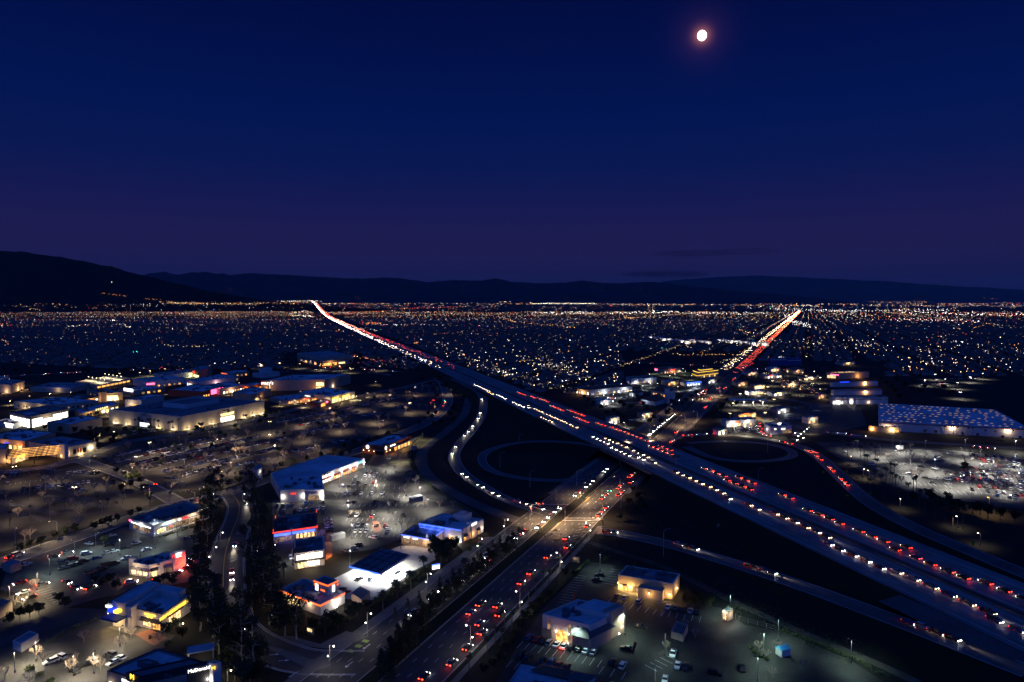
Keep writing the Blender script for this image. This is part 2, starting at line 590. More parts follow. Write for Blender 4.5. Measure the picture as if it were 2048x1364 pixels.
mk = MB()
LW = 3.66
lanesL = [FL0 + 3.0 + 3.83 * k for k in range(6)]     # five lanes towards the drone
lanesR = [FR0 + 3.6 + 3.83 * k for k in range(6)]     # five lanes away
for ls in (lanesL, lanesR):
    for j, x in enumerate(ls):
        if j in (0, len(ls) - 1):
            for i in range(len(Ys) - 1):
                if Ys[i] > 2500: break
                mk.face((FW(x - .12, Ys[i], .02), FW(x + .12, Ys[i], .02), FW(x + .12, Ys[i + 1], .02), FW(x - .12, Ys[i + 1], .02)))
        else:
            y = 60
            while y < 1500:
                mk.face((FW(x - .09, y, .02), FW(x + .09, y, .02), FW(x + .09, y + 3.6, .02), FW(x - .09, y + 3.6, .02)))
                y += 12.2
struct(mk.build('lane_markings', M['white_paint']))

# embankments, cut by the underpass (the arterial runs through at ground level)
UA0, UA1 = -171.0, -101.0
em = MB()
for side in (0, 1):
    ys_ = [y for y in Ys if y <= 2300]
    lat = [(FL0 - 17, 0), (FL0 - .3, 1), (FR1 + .3, 1), (FR1 + 17, 0)]

    def pt(x0, up, Y):
        z = fz(Y)
        if not up:
            base = FL0 if x0 < 250 else FR1
            x0 = base + (x0 - base) * z / 8.0
        return Vector((x0 + tF * Y, Y, (z - .04) * up - (1 - up) * .02))

    for j in range(3):
        (xa, ua), (xb, ub) = lat[j], lat[j + 1]
        if side == 0:
            ya, yb = cross(xa, UA1), cross(xb, UA1)
            seq = [(60 + (ya - 60) * t / 12, 60 + (yb - 60) * t / 12) for t in range(13)]
        else:
            ya, yb = cross(xa, UA0), cross(xb, UA0)
            seq = [(ya + (2300 - ya) * (t / 24) ** 1.3, yb + (2300 - yb) * (t / 24) ** 1.3) for t in range(25)]
        for (a0, b0), (a1, b1) in zip(seq, seq[1:]):
            em.face((pt(xa, ua, a0), pt(xb, ub, b0), pt(xb, ub, b1), pt(xa, ua, a1)))
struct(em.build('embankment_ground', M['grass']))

ab = MB()
for UA, s in ((UA1, 1), (UA0, -1)):
    ps = [(FL0 - 6, 5.2), (FL0 - .3, 7.9), (FR1 + .3, 7.9), (FR1 + 6, 5.2)]
    q = [Vector((x + tF * cross(x, UA), cross(x, UA), z)) for x, z in ps]
    for i in range(3):
        ab.face([q[i], q[i + 1], Vector((q[i + 1].x, q[i + 1].y, 0)), Vector((q[i].x, q[i].y, 0))][::s])
tag(ab.build('abutment_wall', M['concrete']), 'pale concrete abutment walls at both ends of the freeway overpass', 'wall')


def bridge(xa, xb, label, lit_edge):
    ya0, ya1 = cross((xa + xb) / 2, UA1), cross((xa + xb) / 2, UA0)
    o0 = Vector(((xa + xb) / 2 + tF * (ya0 + ya1) / 2, (ya0 + ya1) / 2, 0))
    t = thing('overpass_bridge', label, 'bridge', o0)

    def q(x, Y, z): return Vector((x + tF * Y, Y, z)) - o0
    sl = MB()
    n = 8
    for k in range(n):
        c = []
        for z in (6.25, 7.93):
            for x, kk in ((xa - .25, k), (xb + .25, k), (xb + .25, k + 1), (xa - .25, k + 1)):
                y0, y1 = cross(x, UA1) - 1.0, cross(x, UA0) + 1.0
                c.append(q(x, y0 + (y1 - y0) * kk / n, z))
        sl.hexa(c)
    sl.build('deck_slab', M['concrete'], t)
    for x in (xa + .2, xb - .2):
        rl = MB()
        y0, y1 = cross(x, UA1) - 14, cross(x, UA0) + 14
        c = [q(xx, yy, zz) for zz in (8.0, 8.85) for xx, yy in ((x - .2, y0), (x + .2, y0), (x + .2, y1), (x - .2, y1))]
        rl.hexa(c)
        rl.build('railing', M['concrete'], t)
    pm = None
    for x in (xa + 4, (xa + xb) / 2, xb - 4):
        Y = cross(x, -136.5)
        if pm is None:
            pb = MB(); pb.tube((0, 0, 0), (0, 0, 6.3), .75, .75, 10); pm = pb.mesh('pier', M['concrete'])
        link('pier', pm, t, q(x, Y, 0))
    cp = MB()
    c = []
    for z in (5.3, 6.24):
        for dx, dy in ((-1, xa + 1), (1, xa + 1), (1, xb - 1), (-1, xb - 1)):
            x = dy
            c.append(q(x, cross(x, -136.5 + dx * .8), z))
    cp.hexa(c)
    cp.build('pier_cap', M['concrete'], t)


bridge(FL0, FL1, 'near concrete overpass deck carrying the oncoming headlight lanes over the avenue', 0)
bridge(FR0, FR1, 'far concrete overpass deck carrying the red tail light lanes over the avenue', 1)

# median and side barriers of the freeway
for nm, lab, xs, y0, y1 in (('median_barrier', 'concrete barrier along the freeway median between opposing lanes', (FL1 + .35,), 60, 2300),
                            ('median_barrier', 'second concrete median barrier beside the red tail light lanes', (FR0 - .35,), 60, 2300)):
    for x in xs:
        b = MB()
        yy = [y for y in Ys if y0 <= y <= y1]
        for i in range(len(yy) - 1):
            c = []
            for dz in (-.03, .85):
                w_ = .28 if dz < 0 else .1
                c += [FW(x - w_, yy[i], dz), FW(x + w_, yy[i], dz), FW(x + w_, yy[i + 1], dz), FW(x - w_, yy[i + 1], dz)]
            b.hexa(c)
        tag(b.build(nm, M['concrete']), lab, 'barrier')


# ------------------------------------------------------------------ roads
def strip(mb, pts, w, m=0, dz=0.0, lo=None, hi=None):
    """ribbon along pts; lo/hi = signed side offsets (left negative)"""
    lo = -w / 2 if lo is None else lo
    hi = w / 2 if hi is None else hi
    L, Rr = [], []
    for i, p in enumerate(pts):
        d = (pts[min(i + 1, len(pts) - 1)] - pts[max(i - 1, 0)]); d.z = 0
        d.normalize()
        s = Vector((d.y, -d.x, 0))
        L.append(p + s * lo + Vector((0, 0, dz))); Rr.append(p + s * hi + Vector((0, 0, dz)))
    for i in range(len(pts) - 1):
        mb.face((L[i], Rr[i], Rr[i + 1], L[i + 1]), m)
    return L, Rr


def road(name, px, w, material, skirt=False, edge=True, n=6, kerb=False, z=.05, sw=None):
    pts = catmull([P(p[0], p[1], p[2] if len(p) > 2 else z) for p in px], n)
    mb = MB()
    L, Rr = strip(mb, pts, w)
    mats = [material, M['white_paint'], M['grass'], M['kerb']]
    if edge:
        for s in (-1, 1):
            strip(mb, pts, 0, 1, .02, s * (w / 2 - .6) - .09, s * (w / 2 - .6) + .09)
    if skirt:
        for side, s in ((L, -1), (Rr, 1)):
            for i in range(len(pts) - 1):
                a, b = side[i], side[i + 1]
                ca, cb = pts[i], pts[i + 1]
                da, db = (a - ca), (b - cb)
                da.z = db.z = 0
                a2 = a + da.normalized() * (1.9 * max(a.z, .05)); b2 = b + db.normalized() * (1.9 * max(b.z, .05))
                a2.z = b2.z = -.02
                mb.face((a, b, b2, a2) if s < 0 else (b, a, a2, b2), 2)
    if kerb:
        for s in (-1, 1):
            o = s * (w / 2 + .12)
            l1, r1 = strip(mb, pts, 0, 3, .14, min(o - .12, o + .12), max(o - .12, o + .12))
            for q in (l1, r1):
                for i in range(len(pts) - 1):
                    a, b = q[i], q[i + 1]
                    mb.face((a, b, b - Vector((0, 0, .17)), a - Vector((0, 0, .17))), 3)
    struct(mb.build(name, mats))
    if sw:
        s2 = MB()
        for lo, hi in sw:
            strip(s2, pts, 0, 0, .10, lo, hi)
        struct(s2.build('pavement', M['concrete']))
    return pts


def patch(name, px, material, z=.03, world=False):
    mb = MB()
    mb.face([tuple(p) + (z,) if world else P(p[0], p[1], z) for p in px])
    # counter-clockwise seen from above
    o = mb.build(name, material)
    if o.data.polygons[0].normal.z < 0: o.data.flip_normals()
    return struct(o)


# the avenue: two carriageways, planted median
AL0, AL1, AR0, AR1 = -159.0, -140.5, -133.5, -113.0
Ya = [80 + 30 * i for i in range(40)] + [1280 + 120 * i for i in range(20)] + [3700 + 500 * i for i in range(24)]
av = MB()
for a, b in ((AL0, AL1), (AR0, AR1)):
    for i in range(len(Ya) - 1):
        av.face((AR(a, Ya[i]), AR(b, Ya[i]), AR(b, Ya[i + 1]), AR(a, Ya[i + 1])))
struct(av.build('avenue_road', M['avenue']))
avm = MB()
for x in (-155.3, -151.6, -147.9, -144.2, -129.8, -126.1, -122.4, -118.6):
    y = 80
    while y < 1400:
        avm.face((AR(x - .08, y, .08), AR(x + .08, y, .08), AR(x + .08, y + 2.4, .08), AR(x - .08, y + 2.4, .08)))
        y += 9.5
for x in (AL0 + .4, AR1 - .4):
    for i in range(len(Ya) - 1):
        if Ya[i] < 1500: avm.face((AR(x - .07, Ya[i], .08), AR(x + .07, Ya[i], .08), AR(x + .07, Ya[i + 1], .08), AR(x - .07, Ya[i + 1], .08)))
for x in (AL1 - .3, AR0 + .3):
    for i in range(len(Ya) - 1):
        if Ya[i] < 1500: avm.face((AR(x - .07, Ya[i], .082), AR(x + .07, Ya[i], .082), AR(x + .07, Ya[i + 1], .082), AR(x - .07, Ya[i + 1], .082)), 1)
# stop lines and crosswalk bars at the ramp junction
for y in (372, 376):
    avm.face((AR(AR0, y, .084), AR(AR1, y, .084), AR(AR1, y + .5, .084), AR(AR0, y + .5, .084)))
for y in (402,):
    avm.face((AR(AL0, y, .084), AR(AL1, y, .084), AR(AL1, y + .5, .084), AR(AL0, y + .5, .084)))
for k in range(10):
    x = -120.5
    y = 330 + 5 * k
    avm.face((AR(x, y, .084), AR(x + 6, y + 4, .084), AR(x + 6, y + 4.25, .084), AR(x, y + .25, .084)))
# turn arrows painted on the near lanes
for x, y in ((-152, 232), (-144.5, 248), (-146, 262), (-150, 220)):
    c = AR(x, y, .086)
    d = Vector((tA, 1, 0)).normalized(); s = Vector((d.y, -d.x, 0))
    avm.face((c - s * .12, c + s * .12, c + s * .12 + d * 3, c - s * .12 + d * 3))
    avm.face((c - s * .7 , c + s * .7, c - d * 1.3))
for k in range(3):
    c = P(*((731, 1282), (717, 1292), (702, 1302))[k], .086)
    d = Vector((tA, 1, 0)).normalized(); s = Vector((d.y, -d.x, 0))
    avm.face((c - s * 1.2 - d * .9, c + s * 1.2 - d * .9, c + s * 1.2 + d * .9, c - s * 1.2 + d * .9), 2)
struct(avm.build('lane_markings', [M['white_paint'], M['yellow_paint'], M['green_paint']]))

med = MB()
for y0, y1 in ((80, 368), (415, 640), (660, 860), (880, 1300), (1320, 2000)):
    n = max(2, int((y1 - y0) / 30))
    for k in range(n):
        a, b = y0 + (y1 - y0) * k / n, y0 + (y1 - y0) * (k + 1) / n
        x0, x1 = (AL1, AR0) if y1 < 400 else (AL1 + 1, AR0 - 1)
        for lo, hi, m, z in ((x0, x0 + .3, 0, .2), (x1 - .3, x1, 0, .2), (x0 + .3, x1 - .3, 1, .17)):
            c = [AR(lo, a, 0), AR(hi, a, 0), AR(hi, b, 0), AR(lo, b, 0), AR(lo, a, z), AR(hi, a, z), AR(hi, b, z), AR(lo, b, z)]
            med.hexa(c, m)
struct(med.build('median_kerb', [M['kerb'], M['grass']]))

sw = MB()
for y0, y1, x0, x1 in ((80, 205, AL0 - .25, AL0), (205, 368, AL0 - .25, AL0), (205, 345, AL0 - 4.6, AL0 - .25), (80, 362, AR1, AR1 + .25), (80, 362, AR1 + 2.2, AR1 + 4.6), (425, 560, AL0 - 3, AL0), (425, 560, AR1, AR1 + 3), (575, 860, AL0 - 3, AL0), (600, 860, AR1, AR1 + 3), (880, 1400, AL0 - 3, AL0), (880, 1400, AR1, AR1 + 3)):
    n = max(1, int((y1 - y0) / 40))
    for k in range(n):
        a, b = y0 + (y1 - y0) * k / n, y0 + (y1 - y0) * (k + 1) / n
        c = [AR(x0, a, 0), AR(x1, a, 0), AR(x1, b, 0), AR(x0, b, 0), AR(x0, a, .18), AR(x1, a, .18), AR(x1, b, .18), AR(x0, b, .18)]
        sw.hexa(c)
struct(sw.build('pavement', M['concrete']))
# verges of grass between kerb and path on the right
vg = MB()
for k in range(10):
    a, b = 80 + 28.2 * k, 80 + 28.2 * (k + 1)
    vg.face((AR(AR1 + .25, a, .12), AR(AR1 + 2.2, a, .12), AR(AR1 + 2.2, b, .12), AR(AR1 + .25, b, .12)))
struct(vg.build('verge_ground', M['grass']))

# grass interchange islands
patch('grass_ground', [(1010, 790), (985, 850), (950, 880), (935, 930), (1080, 1000), (1150, 1000), (1240, 930), (1180, 880)], M['grass'], .012)

# ramps
Z8 = 7.9
rampA = road('ramp_road', [(905, 757, 8.02), (935, 771, 7.6), (958, 784, 6.6), (967, 802, 5.2), (963, 830, 3.8), (946, 858, 2.4), (922, 885, 1.2), (908, 912, .5), (922, 942, .1), (960, 970, .07), (1010, 997, .06), (1060, 1015, .06), (1096, 1027, .055)], 9.5, M['ramp'], True)
rampB = road('ramp_road', [(1208, 896, 8.02), (1170, 888, 7.4), (1110, 883, 6.0), (1050, 884, 4.8), (1000, 893, 3.6), (972, 905, 2.8), (964, 920, 2.0), (978, 938, 1.2), (1015, 951, .6), (1070, 959, .2), (1130, 960, .07), (1180, 952, .06), (1200, 943, .055)], 7.0, M['ramp'], True)
rampC = road('ramp_road', [(1372, 893, 8.02), (1400, 906, 7.0), (1430, 916, 5.6), (1480, 922, 4.2), (1530, 922, 3.0), (1570, 917, 1.8), (1586, 909, 1.0), (1575, 898, .5), (1540, 889, .2), (1490, 884, .07), (1430, 883, .06), (1375, 886, .055)], 7.0, M['ramp'], True)
rampD = road('ramp_road', [(1362, 872, .055), (1410, 868, .06), (1480, 871, .06), (1550, 881, .2), (1600, 893, .6), (1635, 912, 1.2), (1665, 938, 2), (1700, 972, 3), (1750, 1012, 4), (1830, 1055, 5.5), (1930, 1098, 6.8), (2048, 1147, 7.8), (2180, 1200, 8)], 10.5, M['ramp'], True)
rampE = road('ramp_road', [(1196, 1062, .06), (1240, 1067, .06), (1290, 1077, .1), (1360, 1094, .6), (1430, 1115, 1.3), (1520, 1143, 2.4), (1620, 1177, 3.8), (1720, 1214, 5.2), (1830, 1255, 6.6), (1930, 1294, 7.6), (2060, 1345, 8.02)], 10.5, M['ramp'], True)
# paved gore between ramp and freeway in the right corner
patch('gore_pavement', [(1757, 1202), (1800, 1190), (2060, 1300), (2060, 1335), (1920, 1283)], M['gore'], 7.93)
road('drainage_channel', [(937, 795), (934, 815), (926, 832), (893, 862), (853, 893), (842, 920), (860, 955), (920, 993), (990, 1024), (1050, 1046)], 9.0, M['channel'], False, False)
# footpath off the right side of the near ramp and second channel path
road('service_path', [(1180, 1085), (1240, 1105), (1330, 1135), (1420, 1180), (1520, 1228), (1640, 1280), (1760, 1330), (1850, 1372)], 4, M['dirt'], False, False)
# mall ring road, the curved eucalyptus street, mall entrance streets
ring = road('mall_ring_road', [(860, 742), (882, 762), (893, 785), (893, 808), (862, 840), (800, 868), (720, 900), (640, 925), (540, 957), (440, 990), (340, 1012), (200, 1058), (100, 1092), (-60, 1146)], 13, M['asphalt_old'], False, True, 6, True)
euc = road('curved_street', [(466, 985), (482, 1008), (480, 1035), (468, 1065), (455, 1110), (452, 1165), (455, 1215), (478, 1262), (530, 1296), (610, 1322), (720, 1325)], 15.5, M['asphalt'], False, True, 6, True, .056)
road('mall_street', [(355, 1005), (320, 985), (260, 955), (200, 934), (150, 920), (90, 935), (-40, 948)], 11, M['asphalt_old'], False, True, 5, True, .057)
road('mall_street', [(130, 926), (185, 908), (240, 887), (300, 876), (380, 864), (450, 850), (540, 832), (640, 806), (715, 792), (800, 776), (870, 760)], 10, M['asphalt_old'], False, False, 5, True, .058)
road('cross_street', [(-40, 757), (60, 750), (180, 743), (300, 739), (420, 736)], 12, M['asphalt_old'], False, False)
road('cross_street', [(1330, 857), (1420, 800), (1445, 785)], 4, M['asphalt'], False, False)
road('cross_street', [(1250, 806), (1350, 800), (1430, 797), (1530, 792), (1640, 812)], 11, M['asphalt_old'], False, False, 5, False, .066)
road('cross_street', [(1585, 850), (1660, 866), (1780, 880), (1900, 888), (2100, 899)], 11, M['asphalt_old'], False, False, 5, False, .066)
road('cross_street', [(1220, 722), (1360, 728), (1480, 735), (1600, 742)], 14, M['asphalt_old'], False, False)
# street corner: broad pavement and the splitter island
patch('pavement', [(640, 1288), (692, 1262), (738, 1273), (700, 1288), (654, 1297), (606, 1292), (560, 1272), (585, 1272)], M['concrete'], .12)
patch('traffic_island_pavement', [(520, 1290), (560, 1296), (620, 1318), (655, 1321), (660, 1331), (628, 1344), (600, 1330), (550, 1304)], M['concrete'], .17)
cw = MB()
for a, b in (((633, 1319), (660, 1298)), ((657, 1318), (685, 1295)), ((578, 1354), (618, 1331)), ((585, 1366), (622, 1343))):
    p, q = P(*a, .09), P(*b, .09)
    d = (q - p).normalized(); s = Vector((d.y, -d.x, 0)) * .22
    cw.face((p - s, p + s, q + s, q - s))
for x, y, a in ((478, 1066, 2.6), (473, 1088, 2.6), (467, 1121, 2.6), (464, 1141, .0), (455, 1194, 2.6), (430, 1147, -.6), (567, 1321, -1.4), (548, 1309, -1.4)):
    c = P(x, y, .09)
    m_ = Matrix.Rotation(a, 4, 'Z')
    for q in (((-.15, -1.6), (.15, -1.6), (.15, .6), (-.15, .6)), ((-.7, .6), (.7, .6), (0, 1.9))):
        cw.face([c + (m_ @ Vector((*v, 0))) for v in q])
# double yellow curve of the street's median
pts = [p + Vector((-1.2, 0, .034)) for p in euc[:34]]
strip(cw, pts, .3, 1)
struct(cw.build('lane_markings', [M['white_paint'], M['yellow_paint']]))

# ------------------------------------------------------------------ parking lots
LOTS = {
    'mall': [(182, 908), (250, 884), (380, 867), (520, 843), (720, 797), (866, 766), (884, 790), (876, 820), (840, 842), (720, 890), (560, 940), (452, 976), (335, 985), (262, 950)],
    'west': [(-20, 955), (80, 946), (160, 930), (225, 955), (320, 998), (250, 1030), (120, 1070), (-20, 1110)],
    'centre': [(640, 980), (700, 945), (735, 925), (760, 895), (850, 868), (815, 905), (823, 930), (855, 965), (960, 1030), (968, 1042), (890, 1035), (800, 1080), (740, 1100), (660, 1110), (600, 1085), (545, 1090), (545, 1000), (640, 1002)],
    'gas': [(640, 1170), (700, 1142), (760, 1108), (800, 1092), (880, 1090), (870, 1120), (830, 1140), (745, 1200), (690, 1198), (660, 1190)],
    'burger': [(20, 1120), (100, 1095), (200, 1068), (258, 1052), (420, 1058), (405, 1090), (390, 1160), (300, 1180), (200, 1195), (100, 1225), (60, 1190), (0, 1180)],
    'corner': [(-20, 1238), (110, 1215), (210, 1218), (260, 1255), (350, 1270), (330, 1295), (240, 1330), (220, 1380), (-20, 1380)],
    'diner': [(1112, 1190), (1180, 1124), (1232, 1131), (1225, 1150), (1330, 1202), (1440, 1215), (1490, 1250), (1565, 1263), (1700, 1320), (1800, 1385), (980, 1385), (1030, 1300), (1080, 1225)],
    'right': [(1630, 884), (1740, 884), (1900, 900), (2080, 920), (2080, 1020), (1960, 1010), (1850, 995), (1760, 962), (1700, 930)],
    'strip_far': [(1420, 858), (1462, 836), (1520, 820), (1640, 806), (1720, 815), (1735, 850), (1640, 870), (1570, 870), (1520, 872)],
}
for i, (k, pl) in enumerate(LOTS.items()):
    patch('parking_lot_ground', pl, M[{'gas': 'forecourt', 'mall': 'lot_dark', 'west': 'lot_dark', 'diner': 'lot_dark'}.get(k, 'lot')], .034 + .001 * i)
patch('brick_paving_ground', [(268, 1267), (300, 1258), (335, 1276), (308, 1292)], M['brick_pave'], .06)
patch('pavement', [(214, 1255), (240, 1245), (300, 1258), (268, 1270)], M['concrete'], .062)
patch('brick_paving_ground', [(650, 1085), (658, 1060), (664, 1062), (664, 1112), (652, 1120)], M['brick_pave'], .06)
patch('brick_paving_ground', [(742, 1042), (758, 1042), (764, 1062), (748, 1066)], M['brick_pave'], .06)
patch('brick_paving_ground', [(778, 910), (790, 902), (797, 906), (790, 915)], M['brick_pave'], .06)
patch('concrete_ground', [(1232, 1171), (1260, 1178), (1300, 1196), (1338, 1203), (1320, 1208), (1225, 1176)], M['concrete'], .062)
# plots of dirt / turf
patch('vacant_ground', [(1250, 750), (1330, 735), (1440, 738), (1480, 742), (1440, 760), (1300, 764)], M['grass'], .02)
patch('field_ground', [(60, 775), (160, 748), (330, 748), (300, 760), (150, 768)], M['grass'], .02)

# ================================================================== BUILDINGS
ENT_N = [0]


def building(name, label, A, B, C=None, poly=None, top=None, h=None, wall='stucco', roof='roof', par=.8, units=2, feats=(), roofpx=None, cat='building', group=None, cap=True, eave=None):
    """A left, B near, C right base corners (photograph positions); walls with parapet, recessed roof, parts on the faces"""
    if roofpx:
        base = [Vector((p.x, p.y, 0)) for p in (P(x, y, h) for x, y in roofpx)]
    elif poly:
        base = [P(*p) for p in poly]
    else:
        a, b, c = P(*A), P(*B), P(*C)
        base = [a, b, c, a + c - b]
    if h is None:
        yb = B[1] if B else poly[0][1]
        h = hgt(yb, top)
    n = len(base)
    o0 = Vector((sum(p.x for p in base) / n, sum(p.y for p in base) / n, 0))
    t = thing(name, label, cat, o0, 0, group)
    L = [Vector((p.x - o0.x, p.y - o0.y, 0)) for p in base]
    rnd = random.Random(sum(ord(c) for c in label))
    cen = Vector((0, 0, 0))

    def inset(d):
        out = []
        for i in range(n):
            p0, p1, p2 = L[i - 1], L[i], L[(i + 1) % n]
            e1, e2 = (p1 - p0).normalized(), (p2 - p1).normalized()
            n1, n2 = Vector((-e1.y, e1.x, 0)), Vector((-e2.y, e2.x, 0))
            bis = (n1 + n2)
            s = d / max(.35, bis.length_squared / 2)
            out.append(p1 + bis * s)
        return out
    wm = M[wall]
    I = inset(.35)
    mb = MB()
    up = lambda p, z: (p.x, p.y, z)
    for i in range(n):
        j = (i + 1) % n
        mb.face((up(L[i], -.05), up(L[j], -.05), up(L[j], h), up(L[i], h)))
        mb.face((up(I[i], h), up(I[i], h - par), up(I[j], h - par), up(I[j], h)))
        mb.face((up(L[i], h), up(L[j], h), up(I[j], h), up(I[i], h)))
    mb.build('wall', wm, t)
    rb = MB()
    rb.face([up(p, h - par + .01) for p in I])
    rb.build('roof', M[roof], t)
    if cap:
        cb = MB()
        O = inset(-.10); I2 = inset(.45)
        for i in range(n):
            j = (i + 1) % n
            cb.hexa((up(O[i], h + .004), up(O[j], h + .004), up(I2[j], h + .004), up(I2[i], h + .004), up(O[i], h + .14), up(O[j], h + .14), up(I2[j], h + .14), up(I2[i], h + .14)))
        cb.build('parapet_cap', M['dark'] if cap is True else M[cap], t)

    def W(u, v, z=0):
        """point inside the footprint (first four corners as a frame)"""
        p = L[1] + (L[0] - L[1]) * (1 - u) + (L[2] - L[1]) * v
        return Vector((p.x, p.y, z))
    ux, vx = (L[1] - L[0]), (L[2] - L[1])
    lu, lv = ux.length, vx.length
    # rooftop air handling units, ducts and membrane patches
    if units:
        un = []
        s0 = min(1.5, .08 * min(lu, lv) + .4)
        ang = math.atan2(ux.y, ux.x)
        for s, q in ((s0, 0), (s0 * .7, 1), (s0 * .5, 2)):
            ub = MB(); ub.box(-s, s, -s * .7, s * .7, .02, s * .9)
            if q == 0: ub.box(-s * .6, s * .2, -s * .5, s * .5, s * .901, s * 1.1); ub.box(s * 1.01, s * 2.6, -s * .2, s * .2, .1, s * .5)
            if q == 1: ub.tube((0, 0, s * .9), (0, 0, s * 1.3), s * .4, s * .4, 8, 0, True)
            un.append(ub.mesh('roof_unit', M['unit'] if q < 2 else M['metal']))
        for k in range(units + units // 2 + 1):
            for _ in range(8):
                u, v = rnd.uniform(.1, .9), rnd.uniform(.12, .88)
                c = W(u, v)
                if inpoly(c.x, c.y, [(p.x, p.y) for p in I]): break
            link('roof_unit', un[k % 3], t, (c.x, c.y, h - par + .01), ang + (0 if k % 2 else math.pi / 2))
        for k in range(3):
            u, v, du, dv = rnd.uniform(.1, .6), rnd.uniform(.1, .6), rnd.uniform(.1, .3), rnd.uniform(.02, .3)
            q4 = [W(u, v), W(u + du, v), W(u + du, v + dv), W(u, v + dv)]
            if all(inpoly(c.x, c.y, [(p.x, p.y) for p in I]) for c in q4):
                mb = MB(); mb.face([up(c, h - par + .016 + .003 * k) for c in q4]); mb.build('roof_patch', M[('roof_mid', 'roof_dark', 'roof')[k]], t)

    def fb(face, u0, u1, z0, z1, o0_, o1_):
        p, q = L[face], L[(face + 1) % n]
        e = (q - p); nn = Vector((e.y, -e.x, 0)).normalized()
        c = []
        for z in (z0, z1):
            for u, o in ((u0, o1_), (u1, o1_), (u1, o0_), (u0, o0_)):
                pt = p + e * u + nn * o
                c.append((pt.x, pt.y, z))
        return c

    def fp(face, u, z, o=0.0):
        p, q = L[face], L[(face + 1) % n]
        e = (q - p); nn = Vector((e.y, -e.x, 0)).normalized()
        pt = p + e * u + nn * o
        return Vector((pt.x, pt.y, z)), e, nn

    for f in feats:
        k = f[0]
        if k == 'win':
            _, face, u0, u1, z0, z1, gk, nm = f[:8]
            mb = MB()
            el = (L[(face + 1) % n] - L[face]).length
            w = .12 / el
            mb.hexa(fb(face, u0, u1, z0 - .12, z0, -.05, .12)); mb.hexa(fb(face, u0, u1, z1, z1 + .12, -.05, .12))
            for i in range(nm + 1):
                uu = u0 + (u1 - u0) * i / nm
                mb.hexa(fb(face, uu - w / 2, uu + w / 2, z0, z1, -.05, .12))
            fr = mb.build('window', M['dark'], t)
            pb = MB(); pb.hexa(fb(face, u0 + .001, u1 - .001, z0 + .01, z1 - .01, -.04, .05))
            pb.build('pane', G[gk] if gk in G else M[gk], fr)
        elif k == 'wins':
            _, face, u0, u1, cnt, z0, z1, gks = f[:8]
            frac = f[8] if len(f) > 8 else .5
            for i in range(cnt):
                a = u0 + (u1 - u0) * (i + (1 - frac) / 2) / cnt; b = a + (u1 - u0) * frac / cnt
                gk = gks[i % len(gks)]
                mb = MB()
                el = (L[(face + 1) % n] - L[face]).length
                w = .15 / el
                mb.hexa(fb(face, a - w, b + w, z0 - .15, z0, -.05, .14)); mb.hexa(fb(face, a - w, b + w, z1, z1 + .15, -.05, .14))
                mb.hexa(fb(face, a - w, a, z0, z1, -.05, .14)); mb.hexa(fb(face, b, b + w, z0, z1, -.05, .14))
                fr = mb.build('window', M['dark'], t)
                pb = MB(); pb.hexa(fb(face, a, b, z0, z1, -.04, .05))
                pb.build('pane', G[gk] if gk in G else M[gk], fr)
        elif k == 'band':
            _, face, u0, u1, z0, z1, mk_ = f[:7]
            nm = f[7] if len(f) > 7 else 'sign_band'
            dep = f[8] if len(f) > 8 else .22
            mb = MB(); mb.hexa(fb(face, u0, u1, z0, z1, -.03, dep))
            mb.build(nm, G[mk_] if mk_ in G else M[mk_], t)
        elif k == 'text':
            _, face, u, z, size, body, gk = f[:7]
            off = f[7] if len(f) > 7 else .3
            me = text_mesh(body, size, .08, G[gk] if gk in G else M[gk])
            o = link('sign_lettering', me, t)
            p, e, nn = fp(face, u, z, off)
            e = e.normalized()
            o.matrix_local = Matrix(((e.x, 0, nn.x, p.x), (e.y, 0, nn.y, p.y), (0, 1, 0, p.z), (0, 0, 0, 1)))
        elif k == 'awn':
            _, face, u0, u1, z, dep, mk_ = f
            mb = MB()
            c = fb(face, u0, u1, z - .5, z + .7, 0.0, dep)
            p, e, nn = fp(face, u0, z + .7, .02); q, _, _ = fp(face, u1, z + .7, .02)
            mb.face((c[0], c[1], q, p)); mb.face((c[0], p, c[3])); mb.face((c[1], c[2], q))
            mb.face((c[0], c[3], c[2], c[1]))
            mb.build('awning', M[mk_], t)
        elif k == 'lamp':
            _, face, u, z, watts, col = f[:6]
            gk = f[6] if len(f) > 6 else 'lamp_y'
            off = f[7] if len(f) > 7 else .35
            p, e, nn = fp(face, u, z, off)
            mb = MB(); mb.globe(p, .26, 0, 6, 4)
            o = mb.build('wall_lamp', G[gk], t)
            lamp(t, p + nn * .45 + Vector((0, 0, -.2)), watts, col)
        elif k == 'light':                 # lit shop interior or lamp under a canopy: light source only
            _, face, u, z, off, watts, col = f
            p, e, nn = fp(face, u, z, off)
            lamp(t, p, watts, col, 'POINT', .5)
        elif k == 'door':
            _, face, u0, u1, z1, mk_ = f
            mb = MB(); mb.hexa(fb(face, u0, u1, .02, z1, -.04, .06)); mb.build('door', G[mk_] if mk_ in G else M[mk_], t)
        elif k == 'arch':
            _, face, u, w, z1, mk_ = f
            p, e, nn = fp(face, u, 0, .08); e = e.normalized()
            pts = [p - e * w / 2 + Vector((0, 0, .3)), p + e * w / 2 + Vector((0, 0, .3))]
            for i in range(9):
                a = math.pi * i / 8
                pts.append(p + e * (w / 2 * math.cos(a)) + Vector((0, 0, z1 - w / 2 + w / 2 * math.sin(a))))
            mb = MB(); mb.face(pts)
            s = len(pts)
            for i in range(s):
                a, b = pts[i], pts[(i + 1) % s]
                mb.face((a, b, b - nn * .2, a - nn * .2), 1)
            mb.build('arched_window', [G[mk_] if mk_ in G else M[mk_], M['dark']], t)
        elif k == 'block':
            _, u0, u1, v0, v1, hh, wk, rk = f[:8]
